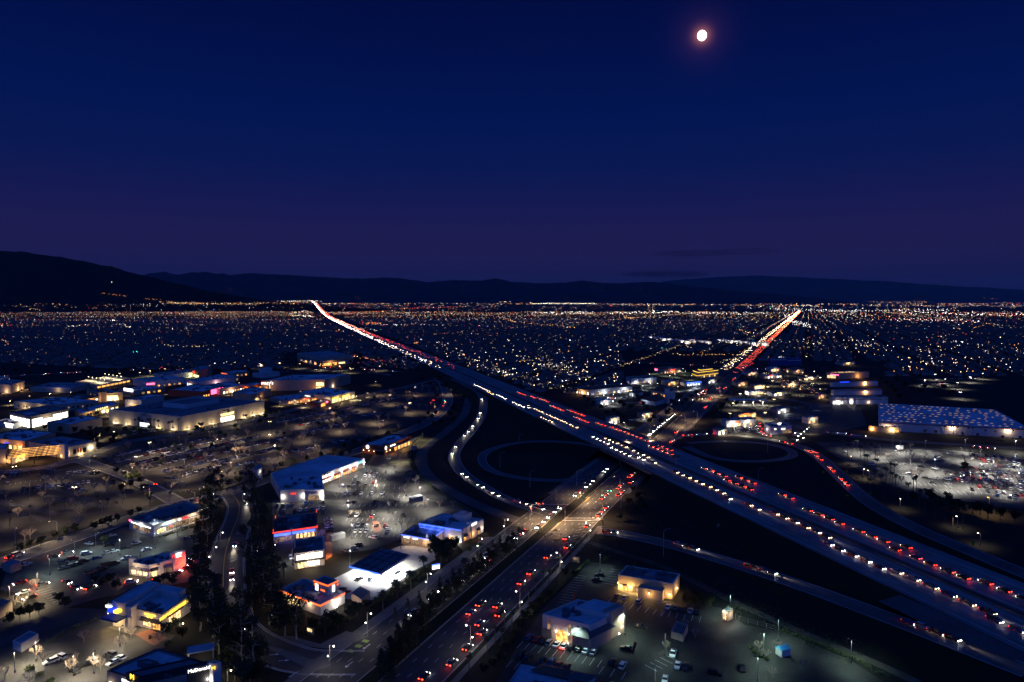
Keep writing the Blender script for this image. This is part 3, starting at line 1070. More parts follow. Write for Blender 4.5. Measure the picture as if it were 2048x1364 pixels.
            z0 = f[8] if len(f) > 8 else 0.0
            pl = [W(u0, v0), W(u1, v0), W(u1, v1), W(u0, v1)]
            cc = sum(pl, Vector()) / 4
            inn = [cc + (p - cc) * .94 for p in pl]
            mb = MB()
            for i in range(4):
                j = (i + 1) % 4
                mb.face((up(pl[i], z0), up(pl[j], z0), up(pl[j], hh), up(pl[i], hh)))
                mb.face((up(inn[i], hh), up(inn[i], hh - .6), up(inn[j], hh - .6), up(inn[j], hh)))
                mb.face((up(pl[i], hh), up(pl[j], hh), up(inn[j], hh), up(inn[i], hh)))
            mb.face([up(p, hh - .6) for p in inn], 1)
            if z0 > .5: mb.face([up(p, z0) for p in pl[::-1]])
            mb.build(f[9] if len(f) > 9 else 'raised_block', [M[wk], M[rk]], t)
        elif k == 'hip':
            _, u0, u1, v0, v1, z0, z1, mk_ = f
            pl = [W(u0, v0, z0), W(u1, v0, z0), W(u1, v1, z0), W(u0, v1, z0)]
            cc = sum(pl, Vector()) / 4; cc.z = z1
            if abs(u1 - u0) * lu > abs(v1 - v0) * lv:
                r1, r2 = (pl[0] + pl[3]) / 2, (pl[1] + pl[2]) / 2
            else:
                r1, r2 = (pl[0] + pl[1]) / 2, (pl[3] + pl[2]) / 2
            r1, r2 = r1 + (r2 - r1) * .25, r1 + (r2 - r1) * .75
            r1.z = r2.z = z1
            mb = MB()
            if abs(u1 - u0) * lu > abs(v1 - v0) * lv:
                mb.face((pl[0], pl[1], r2, r1)); mb.face((pl[1], pl[2], r2)); mb.face((pl[2], pl[3], r1, r2)); mb.face((pl[3], pl[0], r1))
            else:
                mb.face((pl[0], pl[1], r1)); mb.face((pl[1], pl[2], r2, r1)); mb.face((pl[2], pl[3], r2)); mb.face((pl[3], pl[0], r1, r2))
            mb.face(pl[::-1])
            mb.build('hip_roof', M[mk_], t)
        elif k == 'ring':
            _, u0, u1, v0, v1, z, hh, gk, sides = f
            pl = [W(u0, v0), W(u1, v0), W(u1, v1), W(u0, v1)]
            for s in sides:
                p, q = pl[s], pl[(s + 1) % 4]
                e = (q - p).normalized(); nn = Vector((e.y, -e.x, 0)) * .16
                mb = MB()
                mb.hexa([up(p + nn * .2, z), up(q + nn * .2, z), up(q + nn * 2, z), up(p + nn * 2, z), up(p + nn * .2, z + hh), up(q + nn * .2, z + hh), up(q + nn * 2, z + hh), up(p + nn * 2, z + hh)])
                mb.build('neon_tube', G[gk], t)
        elif k == 'panel':                  # flat piece on the roof
            _, u0, u1, v0, v1, z, mk_, nm = f
            mb = MB(); mb.prism([W(u0, v0), W(u1, v0), W(u1, v1), W(u0, v1)], z, z + .12)
            mb.build(nm, G[mk_] if mk_ in G else M[mk_], t)
    t['h'] = h
    return t, W, fp


WARM, COOL, AMB, WHT, BLU, REDC = (1, .70, .40), (.88, .95, 1), (1, .48, .14), (1, .90, .74), (.08, .16, 1), (1, .10, .04)

# ---------------- left foreground
building('diner', 'white streamlined diner with long rounded windows and red sign by the west lot', (259, 1058), (308, 1074), (418, 1036), top=1051, wall='white', roof='roof_dark', units=5, feats=[
    ('win', 0, .17, .87, 1.1, 3.3, 'dim', 6), ('band', 0, .1, .88, 4.0, 4.35, 's_white', 'light_strip'), ('band', 0, .0, .1, 4.4, 5.2, 's_pink', 'sign_band'),
    ('win', 1, .05, .2, 1.1, 3.3, 'yellow', 3), ('win', 1, .22, .4, 1.1, 3.3, 'dim', 4), ('win', 1, .42, .62, 1.0, 3.3, 'dim', 5), ('win', 1, .64, .92, 1.0, 3.3, 'dim', 7),
    ('band', 1, .27, .31, 2.4, 3.1, 's_red'), ('band', 1, .42, .47, 4.4, 5.1, 's_white'), ('text', 1, .545, 4.75, 1.1, '~~~~~', 's_red'),
    ('band', 1, .12, .42, 3.7, 4.2, 'blueawn', 'canopy'), ('band', 1, .62, .95, 3.7, 4.2, 'blueawn', 'canopy'), ('band', 1, .8, 1.0, 5.9, 6.2, 's_white', 'light_strip'),
    ('light', 0, .5, 3.6, 1.2, 260, COOL), ('light', 1, .3, 3.4, 2.5, 350, WARM), ('light', 1, .7, 3.4, 2.5, 500, WARM), ('panel', .25, .7, .25, .7, 5.9, 'roof_dark', 'roof_pad')])
building('burger_restaurant', 'white corner burger restaurant with awnings and red lit drive through side', (259, 1149), (299, 1156), (372, 1136), top=1130, wall='white', roof='roof', units=5, cap='white', feats=[
    ('wins', 0, .08, .95, 3, .7, 2.9, ['yellow'], .72), ('awn', 0, .08, .34, 3.4, 1.1, 'grey'), ('awn', 0, .38, .64, 3.4, 1.1, 'grey'), ('awn', 0, .68, .95, 3.4, 1.1, 'grey'),
    ('win', 1, .05, .2, .1, 2.8, 'yellow', 2), ('awn', 1, .03, .22, 3.4, 1.3, 'dark'), ('awn', 1, .38, .6, 3.4, 1.3, 'grey'), ('win', 1, .4, .58, .6, 2.7, 'dim', 3),
    ('block', -.02, .16, .0, .14, 7.3, 'white', 'roof'), ('block', .86, 1.03, .62, .98, 8.4, 'white', 'roof'),
    ('band', 1, .72, .88, 6.1, 8.0, 's_white', 'lit_sign', .5), ('text', 1, .8, 7.0, 1.6, '~~~~~~', 's_red', .75), ('band', 1, .72, .88, 5.7, 6.0, 's_red', 'neon_strip', .5),
    ('light', 1, .92, 3.0, 2.5, 500, REDC), ('light', 0, .4, 3.0, 3.5, 500, WARM), ('light', 1, .12, 2.7, 2.0, 180, WARM), ('band', 1, .9, .99, .8, 5.5, 'redwall', 'red_panel', .1)])
building('store', 'white three tenant store with raised spine and yellow lettering', (216, 1238), (325, 1263), (382, 1222), h=6.4, wall='white', roof='roof', units=6, feats=[
    ('block', .22, .44, -.2, .95, 9.4, 'white', 'roof'), ('block', .44, .54, -.16, .8, 8.0, 'white', 'roof'), ('block', .3, .9, .78, 1.02, 8.4, 'white', 'roof'),
    ('text', 0, .1, 5.2, 1.3, '~~~~~~~~', 's_white'), ('band', 0, .02, .2, 3.3, 3.6, 'blueawn', 'canopy', 1.6), ('win', 0, .02, .12, .2, 3.0, 'warm', 2),
    ('band', 0, .24, .345, 6.2, 7.2, 's_blue', 'lit_sign', 4.4 + .9), ('band', 0, .35, .42, 6.2, 7.2, 's_yellow', 'lit_sign', 5.3),
    ('band', 0, .2, .48, 3.9, 4.7, 'blueawn', 'canopy', 7.2), ('win', 0, .25, .40, .2, 3.4, 'yellow', 4), ('light', 0, .33, 3.3, 6.6, 650, (1, .66, .25)),
    ('text', 0, .8, 5.5, .85, 'THE~~~~~~~~', 's_yellow'), ('text', 0, .8, 4.6, .8, '~~~~~~', 's_yellow'), ('win', 0, .66, .8, .7, 3.0, 'warm', 3), ('win', 0, .83, .97, .2, 3.0, 'amber', 3), ('awn', 0, .63, .8, 3.5, 1.2, 'dark'), ('awn', 0, .82, .99, 3.5, 1.2, 'dark'),
    ('text', 1, .38, 5.2, 1.5, 'THE~~~~~~~~~~~~~~~', 's_yellow'), ('win', 1, .2, .62, .8, 3.6, 'warm', 5), ('band', 1, .15, .7, 4.0, 4.2, 'dark', 'canopy', .8),
    ('light', 0, .75, 3.0, 2.6, 300, (1, .62, .25)), ('light', 1, .4, 2.6, 2.5, 250, WARM), ('lamp', 0, .02, 2.6, 90, WHT, 'lamp_w')])
t, W, fp = building('fast_food_restaurant', 'dark roofed fast food restaurant with golden arch sign at the bottom edge', None, None, roofpx=[(214, 1341), (293, 1366), (437, 1333), (316, 1297)], h=6.2, wall='grey', roof='roof', units=4, feats=[
    ('text', 0, .58, 4.9, 1.3, "McDonald's", 's_white'), ('lamp', 0, .1, 3.0, 60, WARM), ('lamp', 1, .84, 3.2, 160, WHT, 'lamp_w'),
    ('block', .52, .86, -.02, .9, 7.8, 'dark', 'roof_dark'), ('block', .02, .3, .4, .55, 7.4, 'unit', 'roof_mid', 5.3, 'air_handler'),
    ('block', .82, 1.02, .55, .97, 7.6, 'dark', 'roof_dark', .0), ('text', 1, .74, 6.9, 1.5, "McDonald's", 's_white', .5),
    ('block', .96, 1.1, .86, .98, 8.2, 'white', 'roof_dark'), ('text', 1, .92, 6.8, 1.6, 'M', 's_yellow', 1.7)])
text_m = text_mesh('M', 2.3, .12, G['s_yellow'])
o = link('arch_emblem', text_m, t)
p, e, nn = fp(0, .68, 7.0, .5); e = e.normalized()
o.matrix_local = Matrix(((e.x, 0, nn.x, p.x), (e.y, 0, nn.y, p.y), (0, 1, 0, p.z), (0, 0, 0, 1)))
o0 = P(402, 1316)
t = thing('drive_through_canopy', 'flat grey drive through canopy behind the arch sign restaurant', 'canopy', (o0.x, o0.y, 0), R(24))
mb = MB(); mb.box(-4.2, 4.2, -2.6, 2.6, 3.2, 3.55); mb.build('roof_slab', M['roof'], t)
pm_ = MB(); pm_.tube((0, 0, 0), (0, 0, 3.2), .15, .15, 6); pm_ = pm_.mesh('post', M['white'])
for x in (-3.8, 3.8):
    for y in (-2.2, 2.2): link('post', pm_, t, (x, y, 0))
lamp(t, (0, 0, 2.9), 120, WHT)
t, W, fp = building('drive_in', 'low drive in restaurant with red neon roof edge and lit square tower', (558, 1200), (641, 1232), (690, 1206), h=4.4, wall='white', roof='roof_mid', units=4, cap='white', feats=[
    ('block', .5, .83, .60, 1.02, 8.4, 'white', 'roof_dark'), ('ring', .5, .83, .60, 1.02, 7.8, .38, 's_orange', (0, 1)), ('ring', 0, 1, 0, 1, 3.9, .36, 's_orange', (0, 1)),
    ('block', .40, .45, .78, .95, 6.8, 'white', 'roof_dark'), ('win', 0, .05, .5, .8, 2.8, 'yellow', 6), ('door', 1, .58, .68, 2.6, 'hot'), ('light', 1, .63, 2.6, 2.2, 420, WHT), ('light', 0, .75, 3.2, 1.4, 120, WARM),
    ('light', 0, .3, 2.6, 2.5, 260, WARM)])
for u0, u1, z0, z1, gk in ((.535, .60, 4.6, 7.2, 's_white'), (.66, .76, 5.0, 5.7, 's_orange'), (.50, .53, 6.4, 7.0, 's_orange')):
    a, b = W(u0, .595), W(u1, .595)
    mb = MB(); mb.prism([a, b, b + Vector((0, .12, 0)), a + Vector((0, .12, 0))], z0, z1); mb.build('lit_panel', G[gk], t)
for v0, v1, z0, z1, gk in ((.78, .86, 4.6, 7.2, 's_white'), (.96, 1.02, 6.4, 7.0, 's_orange')):
    a, b = W(.838, v0), W(.838, v1)
    mb = MB(); mb.prism([a, a + Vector((.12, 0, 0)), b + Vector((.12, 0, 0)), b], z0, z1); mb.build('lit_panel', G[gk], t)
building('taco_restaurant', 'two storey drive through with blown out white lit front and dark roof', (589, 1139), (649, 1130), (647, 1101), h=7.2, wall='white', roof='roof_dark', units=4, cap='white', feats=[
    ('win', 0, .06, .34, 4.0, 6.3, 'hot', 2), ('win', 0, .36, .94, 3.9, 6.6, 'hot', 4), ('band', 0, .0, 1, 3.3, 3.6, 'dark', 'canopy', 1.5),
    ('win', 0, .1, .32, .2, 2.7, 'yellow', 2), ('win', 0, .42, .84, .7, 2.8, 'hot', 3), ('hip', -.02, .4, .0, .35, 7.3, 8.2, 'tile'),
    ('light', 0, .5, 3.2, 3.0, 900, WARM), ('win', 1, .15, .7, .8, 2.6, 'amber', 3), ('light', 1, .5, 2.6, 2.4, 500, AMB), ('light', 3, .5, 2.6, 2.4, 400, COOL)])
building('neon_restaurant', 'dark roofed restaurant with parallel red and blue neon lines on its front', (547, 1087), (634, 1074), (633, 1042), h=5.6, wall='peach', roof='roof_dark', units=6, cap='dark', feats=[
    ('ring', -.02, 1.02, 0, 1, 5.2, .5, 's_red', (0,)), ('band', 0, .02, .95, 3.7, 4.5, 's_blue2', 'neon_strip', 1.1), ('band', 1, .0, .05, 4.6, 6.0, 's_red'), ('band', 1, .93, .99, 5.0, 6.4, 's_orange'), ('band', 3, .05, .1, 5.0, 6.4, 's_orange'), ('band', 3, .9, .96, 5.0, 6.4, 's_red'),
    ('wins', 0, .5, .95, 5, .8, 3.2, ['warm'], .7), ('win', 0, .05, .42, .8, 2.6, 'dim', 5), ('light', 0, .3, 3.0, 3.0, 250, (.25, .2, 1)), ('light', 1, .3, 3.0, 2.5, 260, (.5, .3, 1)), ('light', 0, .75, 2.6, 2.0, 220, WARM),
    ('block', .40, .43, -.05, .02, 7.0, 'steel', 'steel'), ('panel', .05, .3, .15, .9, 5.0, 'dark', 'solar_array'), ('panel', .65, .95, .15, .9, 5.0, 'dark', 'solar_array'), ('block', .35, .6, .25, .85, 5.5, 'grey', 'roof_mid', 4.7)])
# N8 strip mall
building('strip_mall', 'white L shaped strip mall with blue roof facing the bright centre lot', None, (563, 1004), poly=[(563, 1004), (648, 1000), (643, 969), (729, 935), (650, 927), (542, 966)], h=6.6, wall='white', roof='roof', units=9, cap='white', feats=[
    ('block', -.02, .55, -.02, .03, 7.6, 'white', 'roof'), ('win', 0, .12, .42, .3, 3.4, 'cool', 4), ('win', 0, .62, .88, .3, 3.0, 'dim', 3), ('band', 0, .21, .37, 4.2, 6.0, 's_yellow', 'oval_sign', .6), ('text', 0, .29, 5.1, 1.3, '~~~~', 's_red', .9), ('text', 0, .73, 4.4, 1.1, '~~~~~~~~~~~', 'dark'),
    ('lamp', 0, .04, 3.4, 450, WHT, 'lamp_w', .5), ('lamp', 0, .52, 3.6, 600, WHT, 'lamp_w', .5), ('lamp', 0, .97, 3.6, 600, WHT, 'lamp_w', .5),
    ('wins', 2, .01, .2, 3, 3.7, 5.4, ['hot'], .8), ('wins', 2, .01, .2, 3, .4, 2.9, ['hot'], .8), ('awn', 2, .01, .2, 3.1, .8, 'redwall'),
    ('lamp', 2, .23, 4.1, 420, COOL, 'lamp_c', .5), ('lamp', 2, .44, 4.1, 420, COOL, 'lamp_c', .5), ('lamp', 2, .64, 4.1, 420, COOL, 'lamp_c', .5), ('lamp', 2, .80, 4.1, 420, COOL, 'lamp_c', .5), ('lamp', 2, .99, 4.1, 420, COOL, 'lamp_c', .5),
    ('wins', 2, .26, .42, 3, .3, 2.9, ['amber', 'yellow'], .7), ('wins', 2, .47, .62, 3, .3, 2.9, ['amber', 'warm'], .7), ('wins', 2, .67, .79, 3, .3, 2.9, ['amber'], .7), ('wins', 2, .84, .96, 2, .3, 2.9, ['dim'], .7),
    ('awn', 2, .26, .42, 3.2, 1.2, 'redwall'), ('awn', 2, .47, .62, 3.2, 1.2, 'redwall'), ('awn', 2, .67, .79, 3.2, 1.2, 'redwall'), ('awn', 2, .84, .96, 3.2, 1.2, 'redwall'),
    ('text', 2, .54, 5.6, 1.5, '~~~~~~~~~~', 's_white'), ('text', 2, .9, 5.2, 1.3, '~~~~~~', 's_cyan'), ('text', 2, .1, 6.0, 1.0, '~~~~~~~~~', 'dark'),
    ('light', 2, .34, 2.4, 1.8, 200, AMB), ('light', 2, .55, 2.4, 1.8, 200, AMB), ('light', 2, .73, 2.4, 1.8, 160, AMB), ('light', 2, .1, 2.4, 1.8, 220, WARM)])
t, W, fp = building('dark_red_restaurant', 'dark red brick restaurant with two round white emblems beside the ring road', (725, 906), (768, 911), (823, 889), h=7.4, wall='redbrick', roof='roof', units=4, cap='redbrick', feats=[
    ('text', 1, .3, 5.7, 1.5, '~~~~~~~~~', 's_white'), ('band', 1, .2, 1.0, 4.1, 4.4, 'blueawn', 'canopy', 1.4), ('wins', 1, .35, .95, 5, .5, 3.3, ['amber', 'warm'], .75),
    ('lamp', 0, .06, 2.6, 70, AMB), ('lamp', 0, .32, 2.6, 70, AMB), ('lamp', 0, .55, 2.6, 70, AMB), ('lamp', 1, .08, 2.6, 70, AMB), ('lamp', 1, .2, 2.6, 70, AMB), ('light', 1, .6, 2.8, 3.0, 700, (1, .5, .12)), ('light', 1, .9, 2.8, 2.5, 300, (1, .5, .12)), ('band', 0, .5, 1.0, 3.6, 3.9, 'grey', 'canopy', 1.2), ('win', 0, .6, .95, .3, 3.1, 'glass', 4)])
for face, u in ((0, .25), (1, .06)):
    p, e, nn = fp(face, u, 5.5, .25); e = e.normalized()
    mb = MB()
    ring_o, ring_i = [], []
    for k in range(20):
        a = 2 * math.pi * k / 20
        d = e * math.cos(a) + Vector((0, 0, math.sin(a)))
        ring_o.append(p + d * 1.5)
    mb.face(ring_o)
    for a, r in ((-.55, .38), (.55, .38)):
        mb.face([p + nn * .03 + e * (.1 * a) + Vector((0, 0, a)) + (e * math.cos(2 * math.pi * k / 10) * r * 1.2 + Vector((0, 0, math.sin(2 * math.pi * k / 10) * r))) for k in range(10)], 1)
    mb.build('round_emblem', [G['s_white'], M['dark']], t)
building('restaurant', 'large white restaurant with blue lit side wall and stepped roof towers', (838, 1072), (923, 1086), (967, 1064), h=6.8, wall='white', roof='roof', units=6, cap='white', feats=[
    ('ring', 0, 1, 0, 1, 6.3, .25, 's_blue2', (0,)), ('band', 0, .02, .6, 5.1, 6.2, 's_blue', 'blue_wall_glow', .08), ('light', 0, .1, 5.6, 1.4, 200, BLU), ('light', 0, .3, 5.6, 1.4, 200, BLU), ('light', 0, .5, 5.6, 1.4, 200, BLU), ('light', 0, .68, 5.6, 1.4, 90, BLU),  # blue wash on the wall put in as a glowing panel, edge tube added
    ('block', .1, .22, .2, .5, 8.4, 'white', 'roof'), ('block', .45, .72, .68, 1.0, 9.6, 'white', 'roof'), ('block', .52, .65, .78, .92, 10.6, 'white', 'roof', 9.0), ('block', .9, 1.03, .4, .62, 8.2, 'white', 'roof'),
    ('text', 1, .5, 7.2, 1.5, '~~~~~', 's_white', 1.0), ('lamp', 0, .75, 2.6, 160, WARM), ('win', 0, .7, .8, .4, 2.8, 'amber', 2), ('lamp', 0, .95, 1.0, 300, WHT), ('win', 1, .1, .22, .4, 2.9, 'amber', 2), ('win', 1, .38, .55, .3, 3.1, 'amber', 3), ('win', 1, .75, .82, .4, 2.6, 'amber', 1), ('awn', 1, .08, .24, 3.2, 1.2, 'dark'), ('awn', 1, .68, .8, 3.2, 1.2, 'dark'), ('lamp', 1, .92, 2.6, 100, WARM), ('light', 1, .46, 2.4, 2, 120, AMB)])
t, W, fp = building('convenience_store', 'small gas station store with bright blue neon roof line and white finial', (803, 1087), (861, 1098), (886, 1078), h=4.9, wall='tan', roof='roof_dark', units=2, cap='dark', feats=[
    ('ring', 0, 1, 0, 1, 4.4, .35, 's_blue2', (0, 1, 3)), ('win', 0, .08, .32, .9, 3.4, 'dim', 2), ('win', 0, .38, .64, .9, 3.4, 'dim', 3), ('win', 0, .7, .9, .9, 3.4, 'tan', 2),
    ('text', 0, .2, 3.75, .8, '~~~~~~~', 's_white'), ('text', 0, .5, 3.75, .8, '~~~~~~', 's_white'), ('light', 0, .2, 3.4, 1.6, 220, WARM), ('light', 0, .5, 3.4, 1.6, 220, WARM), ('light', 0, .85, 3.4, 1.6, 220, WARM), ('light', 0, .9, 6.2, 1.6, 60, COOL)])
mb = MB()
q = W(.86, .06, 0)
for (z0, z1, r0, r1) in ((4.9, 5.6, .7, .7), (5.6, 5.9, .9, .5), (5.9, 6.6, .4, .55), (6.6, 6.9, .75, .3), (6.9, 8.2, .12, .04)):
    mb.tube((q.x, q.y, z0), (q.x, q.y, z1), r0, r1, 8, 0, True)
mb.build('finial', M['white'], t)

# gas canopy with its pumps
co = [P(x, y, 5.7) for x, y in ((699, 1132), (760, 1147), (821, 1109), (765, 1098))]
cc = sum(co, Vector()) / 4
t = thing('gas_canopy', 'flat gas station canopy with blue lit edge over dazzling white forecourt', 'gas canopy', (cc.x, cc.y, 0))
cl = [Vector((p.x - cc.x, p.y - cc.y, 0)) for p in co]
def cw_(u, v, z): 
    p = cl[1] + (cl[0] - cl[1]) * (1 - u) + (cl[2] - cl[1]) * v
    return Vector((p.x, p.y, z))
mb = MB(); mb.prism([(p.x, p.y) for p in cl], 4.9, 5.7); mb.build('roof_slab', M['white'], t)
mb = MB(); mb.prism([(cw_(u, v, 0).x, cw_(u, v, 0).y) for u, v in ((.01, .01), (.99, .01), (.99, .99), (.01, .99))], 5.705, 5.74); mb.build('roof_deck', M['roof_dark'], t)
for i in range(4):
    u = (i + .5) / 4
    for a, b in (((u - .006, .02), (u + .006, .98)),):
        mb = MB(); mb.prism([cw_(a[0], a[1], 0), cw_(b[0], a[1], 0), cw_(b[0], b[1], 0), cw_(a[0], b[1], 0)], 5.745, 5.95); mb.build('roof_beam', M['dark'], t)
for i in range(3):
    v = (i + .5) / 3
    mb = MB(); mb.prism([cw_(.02, v - .006, 0), cw_(.98, v - .006, 0), cw_(.98, v + .006, 0), cw_(.02, v + .006, 0)], 5.745, 5.92); mb.build('roof_beam', M['dark'], t)
for s in (0, 3):
    p, q = cl[s], cl[(s + 1) % 4]
    e = (q - p).normalized(); nn = Vector((e.y, -e.x, 0))
    mb = MB(); mb.hexa([(*(p + nn * .02).xy, 5.1), (*(q + nn * .02).xy, 5.1), (*(q + nn * .25).xy, 5.1), (*(p + nn * .25).xy, 5.1), (*(p + nn * .02).xy, 5.6), (*(q + nn * .02).xy, 5.6), (*(q + nn * .25).xy, 5.6), (*(p + nn * .25).xy, 5.6)])
    mb.build('blue_light_edge', G['s_blue2'], t)
for u in (.18, .5, .82):
    for v in (.22, .5, .78):
        mb = MB(); a = cw_(u - .05, v - .04, 0); b = cw_(u + .05, v - .04, 0); c = cw_(u + .05, v + .04, 0); d = cw_(u - .05, v + .04, 0)
        mb.prism([a, b, c, d], 4.82, 4.895); mb.build('ceiling_light', G['canopy'], t)
        if v != .5:
            c = cw_(u, v, 0); mb = MB(); mb.tube((c.x, c.y, 0), (c.x, c.y, 4.9), .3, .3, 8); mb.build('column', M['white'], t)
        c = cw_(u, v, 4.6); lamp(t, c, 6500, (1, .97, .9), 'SPOT', .4, 165)
k = 0
for u in (.18, .5, .82):
    for v in (.3, .7):
        c = cw_(u, v, 0)
        g_ = thing('fuel_pump', ('white fuel pump with red panel under the gas canopy, ' + ordn(k) + ' from the street corner'), 'fuel pump', (c.x + cc.x, c.y + cc.y, .034), math.atan2((cl[1] - cl[0]).y, (cl[1] - cl[0]).x), 'fuel pumps under the canopy')
        mb = MB(); mb.box(-1.2, 1.2, -.6, .6, 0, .15); mb.build('island', M['concrete'], g_)
        mb = MB(); mb.box(-.5, .5, -.3, .3, .15, 1.9); mb.build('cabinet', M['white'], g_)
        mb = MB(); mb.box(-.45, .45, -.33, -.302, 1.1, 1.7); mb.build('screen', M['glass'], g_)
        mb = MB(); mb.box(-.52, .52, -.32, .32, 1.92, 2.3); mb.build('top_panel', M['redwall'], g_)
        k += 1
# price sign of the station
o0 = P(872, 1141)
t = thing('price_sign', 'blue topped white lit price sign at the gas station hedge', 'sign', (o0.x, o0.y, 0), R(25))
mb = MB(); mb.box(-1.9, 1.9, -.3, .3, 0, .8); mb.build('base', M['stone'], t)
mb = MB(); mb.box(-1.7, 1.7, -.2, .2, .8, 2.4); mb.build('lit_panel', G['s_white'], t)
mb = MB(); mb.box(-1.8, 1.8, -.25, .25, 2.41, 2.9); mb.build('top_band', G['s_blue2'], t)
for z, b in ((2.0, '~~~~~~'), (1.3, '~~~~~~')):
    o = link('price_lettering', text_mesh(b, .55, .03, M['dark']), t, (0, -.25, z)); o.rotation_euler = (R(90), 0, 0)

# ---------------- right foreground
building('arched_restaurant', 'pale stucco restaurant with arched windows and dark hipped corner roof', (1085, 1273), (1180, 1297), (1248, 1263), h=8.2, wall='white', roof='roof', units=6, cap='white', feats=[
    ('arch', 0, .42, 4.6, 4.3, 'amber'), ('arch', 0, .7, 4.6, 4.3, 'tan'), ('lamp', 0, .3, 3.4, 26, WARM, 'lamp_w'), ('lamp', 0, .56, 3.4, 26, WARM, 'lamp_w'), ('lamp', 0, .84, 3.4, 26, WARM, 'lamp_w'), ('light', 0, .42, 1.4, 1.6, 120, (1, .35, .06)),
    ('arch', 0, .14, 1.2, 7.0, 'dim'), ('arch', 0, .58, 1.2, 7.0, 'dim'), ('band', 0, -.01, .2, .1, 3.4, 'stone', 'stone_base', .3), ('block', .35, 1.0, .45, 1.0, 9.8, 'white', 'roof'), ('block', .86, 1.03, .55, .95, 10.2, 'peach', 'roof_mid'),
    ('block', .72, 1.0, -.1, .12, 4.6, 'peach', 'shingle'), ('hip', .7, 1.1, -.16, .62, 4.7, 7.6, 'shingle'), ('block', .98, 1.08, -.1, .5, 4.6, 'peach', 'shingle'), ('lamp', 1, .62, 2.8, 30, WARM, 'lamp_w', 3.5), ('lamp', 1, .9, 2.8, 50, (1, .8, .5), 'lamp_y', .5)])
building('seafood_restaurant', 'long tan restaurant glowing amber under uplights in the dark lot', (1236, 1180), (1345, 1199), (1359, 1178), h=6.4, wall='tan', roof='roof_dark', units=5, cap='white', feats=[
    ('lamp', 0, .06, 2.3, 380, (1, .62, .2), 'lamp_y', .6), ('lamp', 0, .24, 2.6, 520, (1, .62, .2), 'lamp_y', .5), ('lamp', 0, .41, 1.2, 200, (1, .62, .2), 'lamp_y', .6), ('block', .42, .86, -.32, .1, 4.2, 'tan', 'roof_mid'), ('lamp', 0, .62, 2.8, 190, (1, .6, .2), 'lamp_y', 4.6), ('lamp', 0, .95, 2.2, 240, (1, .6, .2), 'lamp_y', .6),
    ('lamp', 1, .5, 2.6, 260, (1, .6, .2), 'lamp_y', .5), ('win', 0, .12, .18, .3, 2.6, 'amber', 1), ('win', 0, .28, .38, .8, 2.6, 'dim', 2), ('band', 0, .10, .17, 2.7, 3.0, 'redwall', 'canopy', 1.0), ('block', .45, .62, .3, .8, 7.4, 'roof_mid', 'roof_mid', 5.5, 'air_handler'), ('lamp', 3, .9, 2.6, 60, (1, .5, .1), 'lamp_a', .5)])
building('store', 'blue roofed store with clay tile eave cut off at the bottom edge', None, None, roofpx=[(1008, 1374), (1120, 1400), (1190, 1353), (1040, 1326)], h=6.0, wall='white', roof='roof', units=3, feats=[('hip', -.02, .6, .72, 1.04, 6.1, 7.2, 'tile'), ('hip', .6, 1.03, .72, 1.04, 6.1, 7.2, 'shingle')])
building('payment_kiosk', 'small brightly lit open shelter at the end of the drive through lane', (1444, 1240), (1455, 1244), (1466, 1238), h=3.8, wall='tan', roof='roof_dark', par=.2, units=0, feats=[('win', 0, .2, .8, .5, 3.2, 'warm', 2), ('lamp', 0, .5, 4.0, 260, WHT, 'lamp_w', .6), ('light', 1, .5, 2.5, 1.5, 120, WHT)])

# ---------------- small sheds and boxes
SM = [('storage_container', 'long white storage container with dirty roof beside bottom left street', (26, 1298), (43, 1305), (77, 1284), 3.0, 'container', 'roof_mid'),
      ('shed', 'pinkish block shed at the far left of the burger lot', (5, 1141), (22, 1147), (43, 1138), 3.4, 'peach', 'roof_mid'),
      ('building', 'dark flat roofed building cut off by the left edge', (-30, 1232), (-2, 1238), (25, 1224), 4.6, 'tan', 'roof_dark'),
      ('trash_enclosure', 'pergola topped trash enclosure beside the bright forecourt corner', (703, 1200), (723, 1213), (741, 1197), 2.8, 'peach', 'dark'),
      ('trash_enclosure', 'grey trash enclosure with two gates in the centre lot aisle', (658, 1080), (664, 1083), (691, 1076), 2.6, 'grey', 'dark'),
      ('trash_enclosure', 'pale trash enclosure with trellis in the dark diner lot', (1342, 1276), (1366, 1284), (1376, 1263), 2.5, 'peach', 'dark'),
      ('trash_enclosure', 'grey trash enclosure at the east edge of the centre lot', (818, 1003), (824, 1006), (846, 1000), 2.6, 'grey', 'dark'),
      ('trash_enclosure', 'lit block enclosure near the dark red restaurant', (820, 900), (822, 902), (834, 899), 2.6, 'tan', 'tan')]
for nm, lb, A, B, C, h_, w_, r_ in SM:
    t, W, fp = building(nm, lb, A, B, C, h=h_, wall=w_, roof=r_, par=.4 if 'encl' in nm else .15, units=0, cat='enclosure' if 'encl' in nm else 'shed', cap=False)
    if 'trash' in nm:
        for k in range(7):
            u = k / 6
            mb = MB(); a, b = W(u * .94, 0, h_ + .12), W(u * .94, 1, h_ + .12); a2, b2 = W(u * .94 + .05, 0, h_ + .12), W(u * .94 + .05, 1, h_ + .12)
            mb.prism([a, a2, b2, b], h_ + .01, h_ + .2); mb.build('beam', M['steel'], t)
    if nm == 'storage_container':
        mb = MB()
        for k in range(14):
            p, e, nn = fp(1, (k + .5) / 14, .2, .03)
            e = e.normalized() * .12
            mb.hexa([p - e, p + e, p + e + nn * .05, p - e + nn * .05, p - e + Vector((0, 0, 2.6)), p + e + Vector((0, 0, 2.6)), p + e + nn * .05 + Vector((0, 0, 2.6)), p - e + nn * .05 + Vector((0, 0, 2.6))])
        mb.build('corrugated_ribs', M['container'], t)
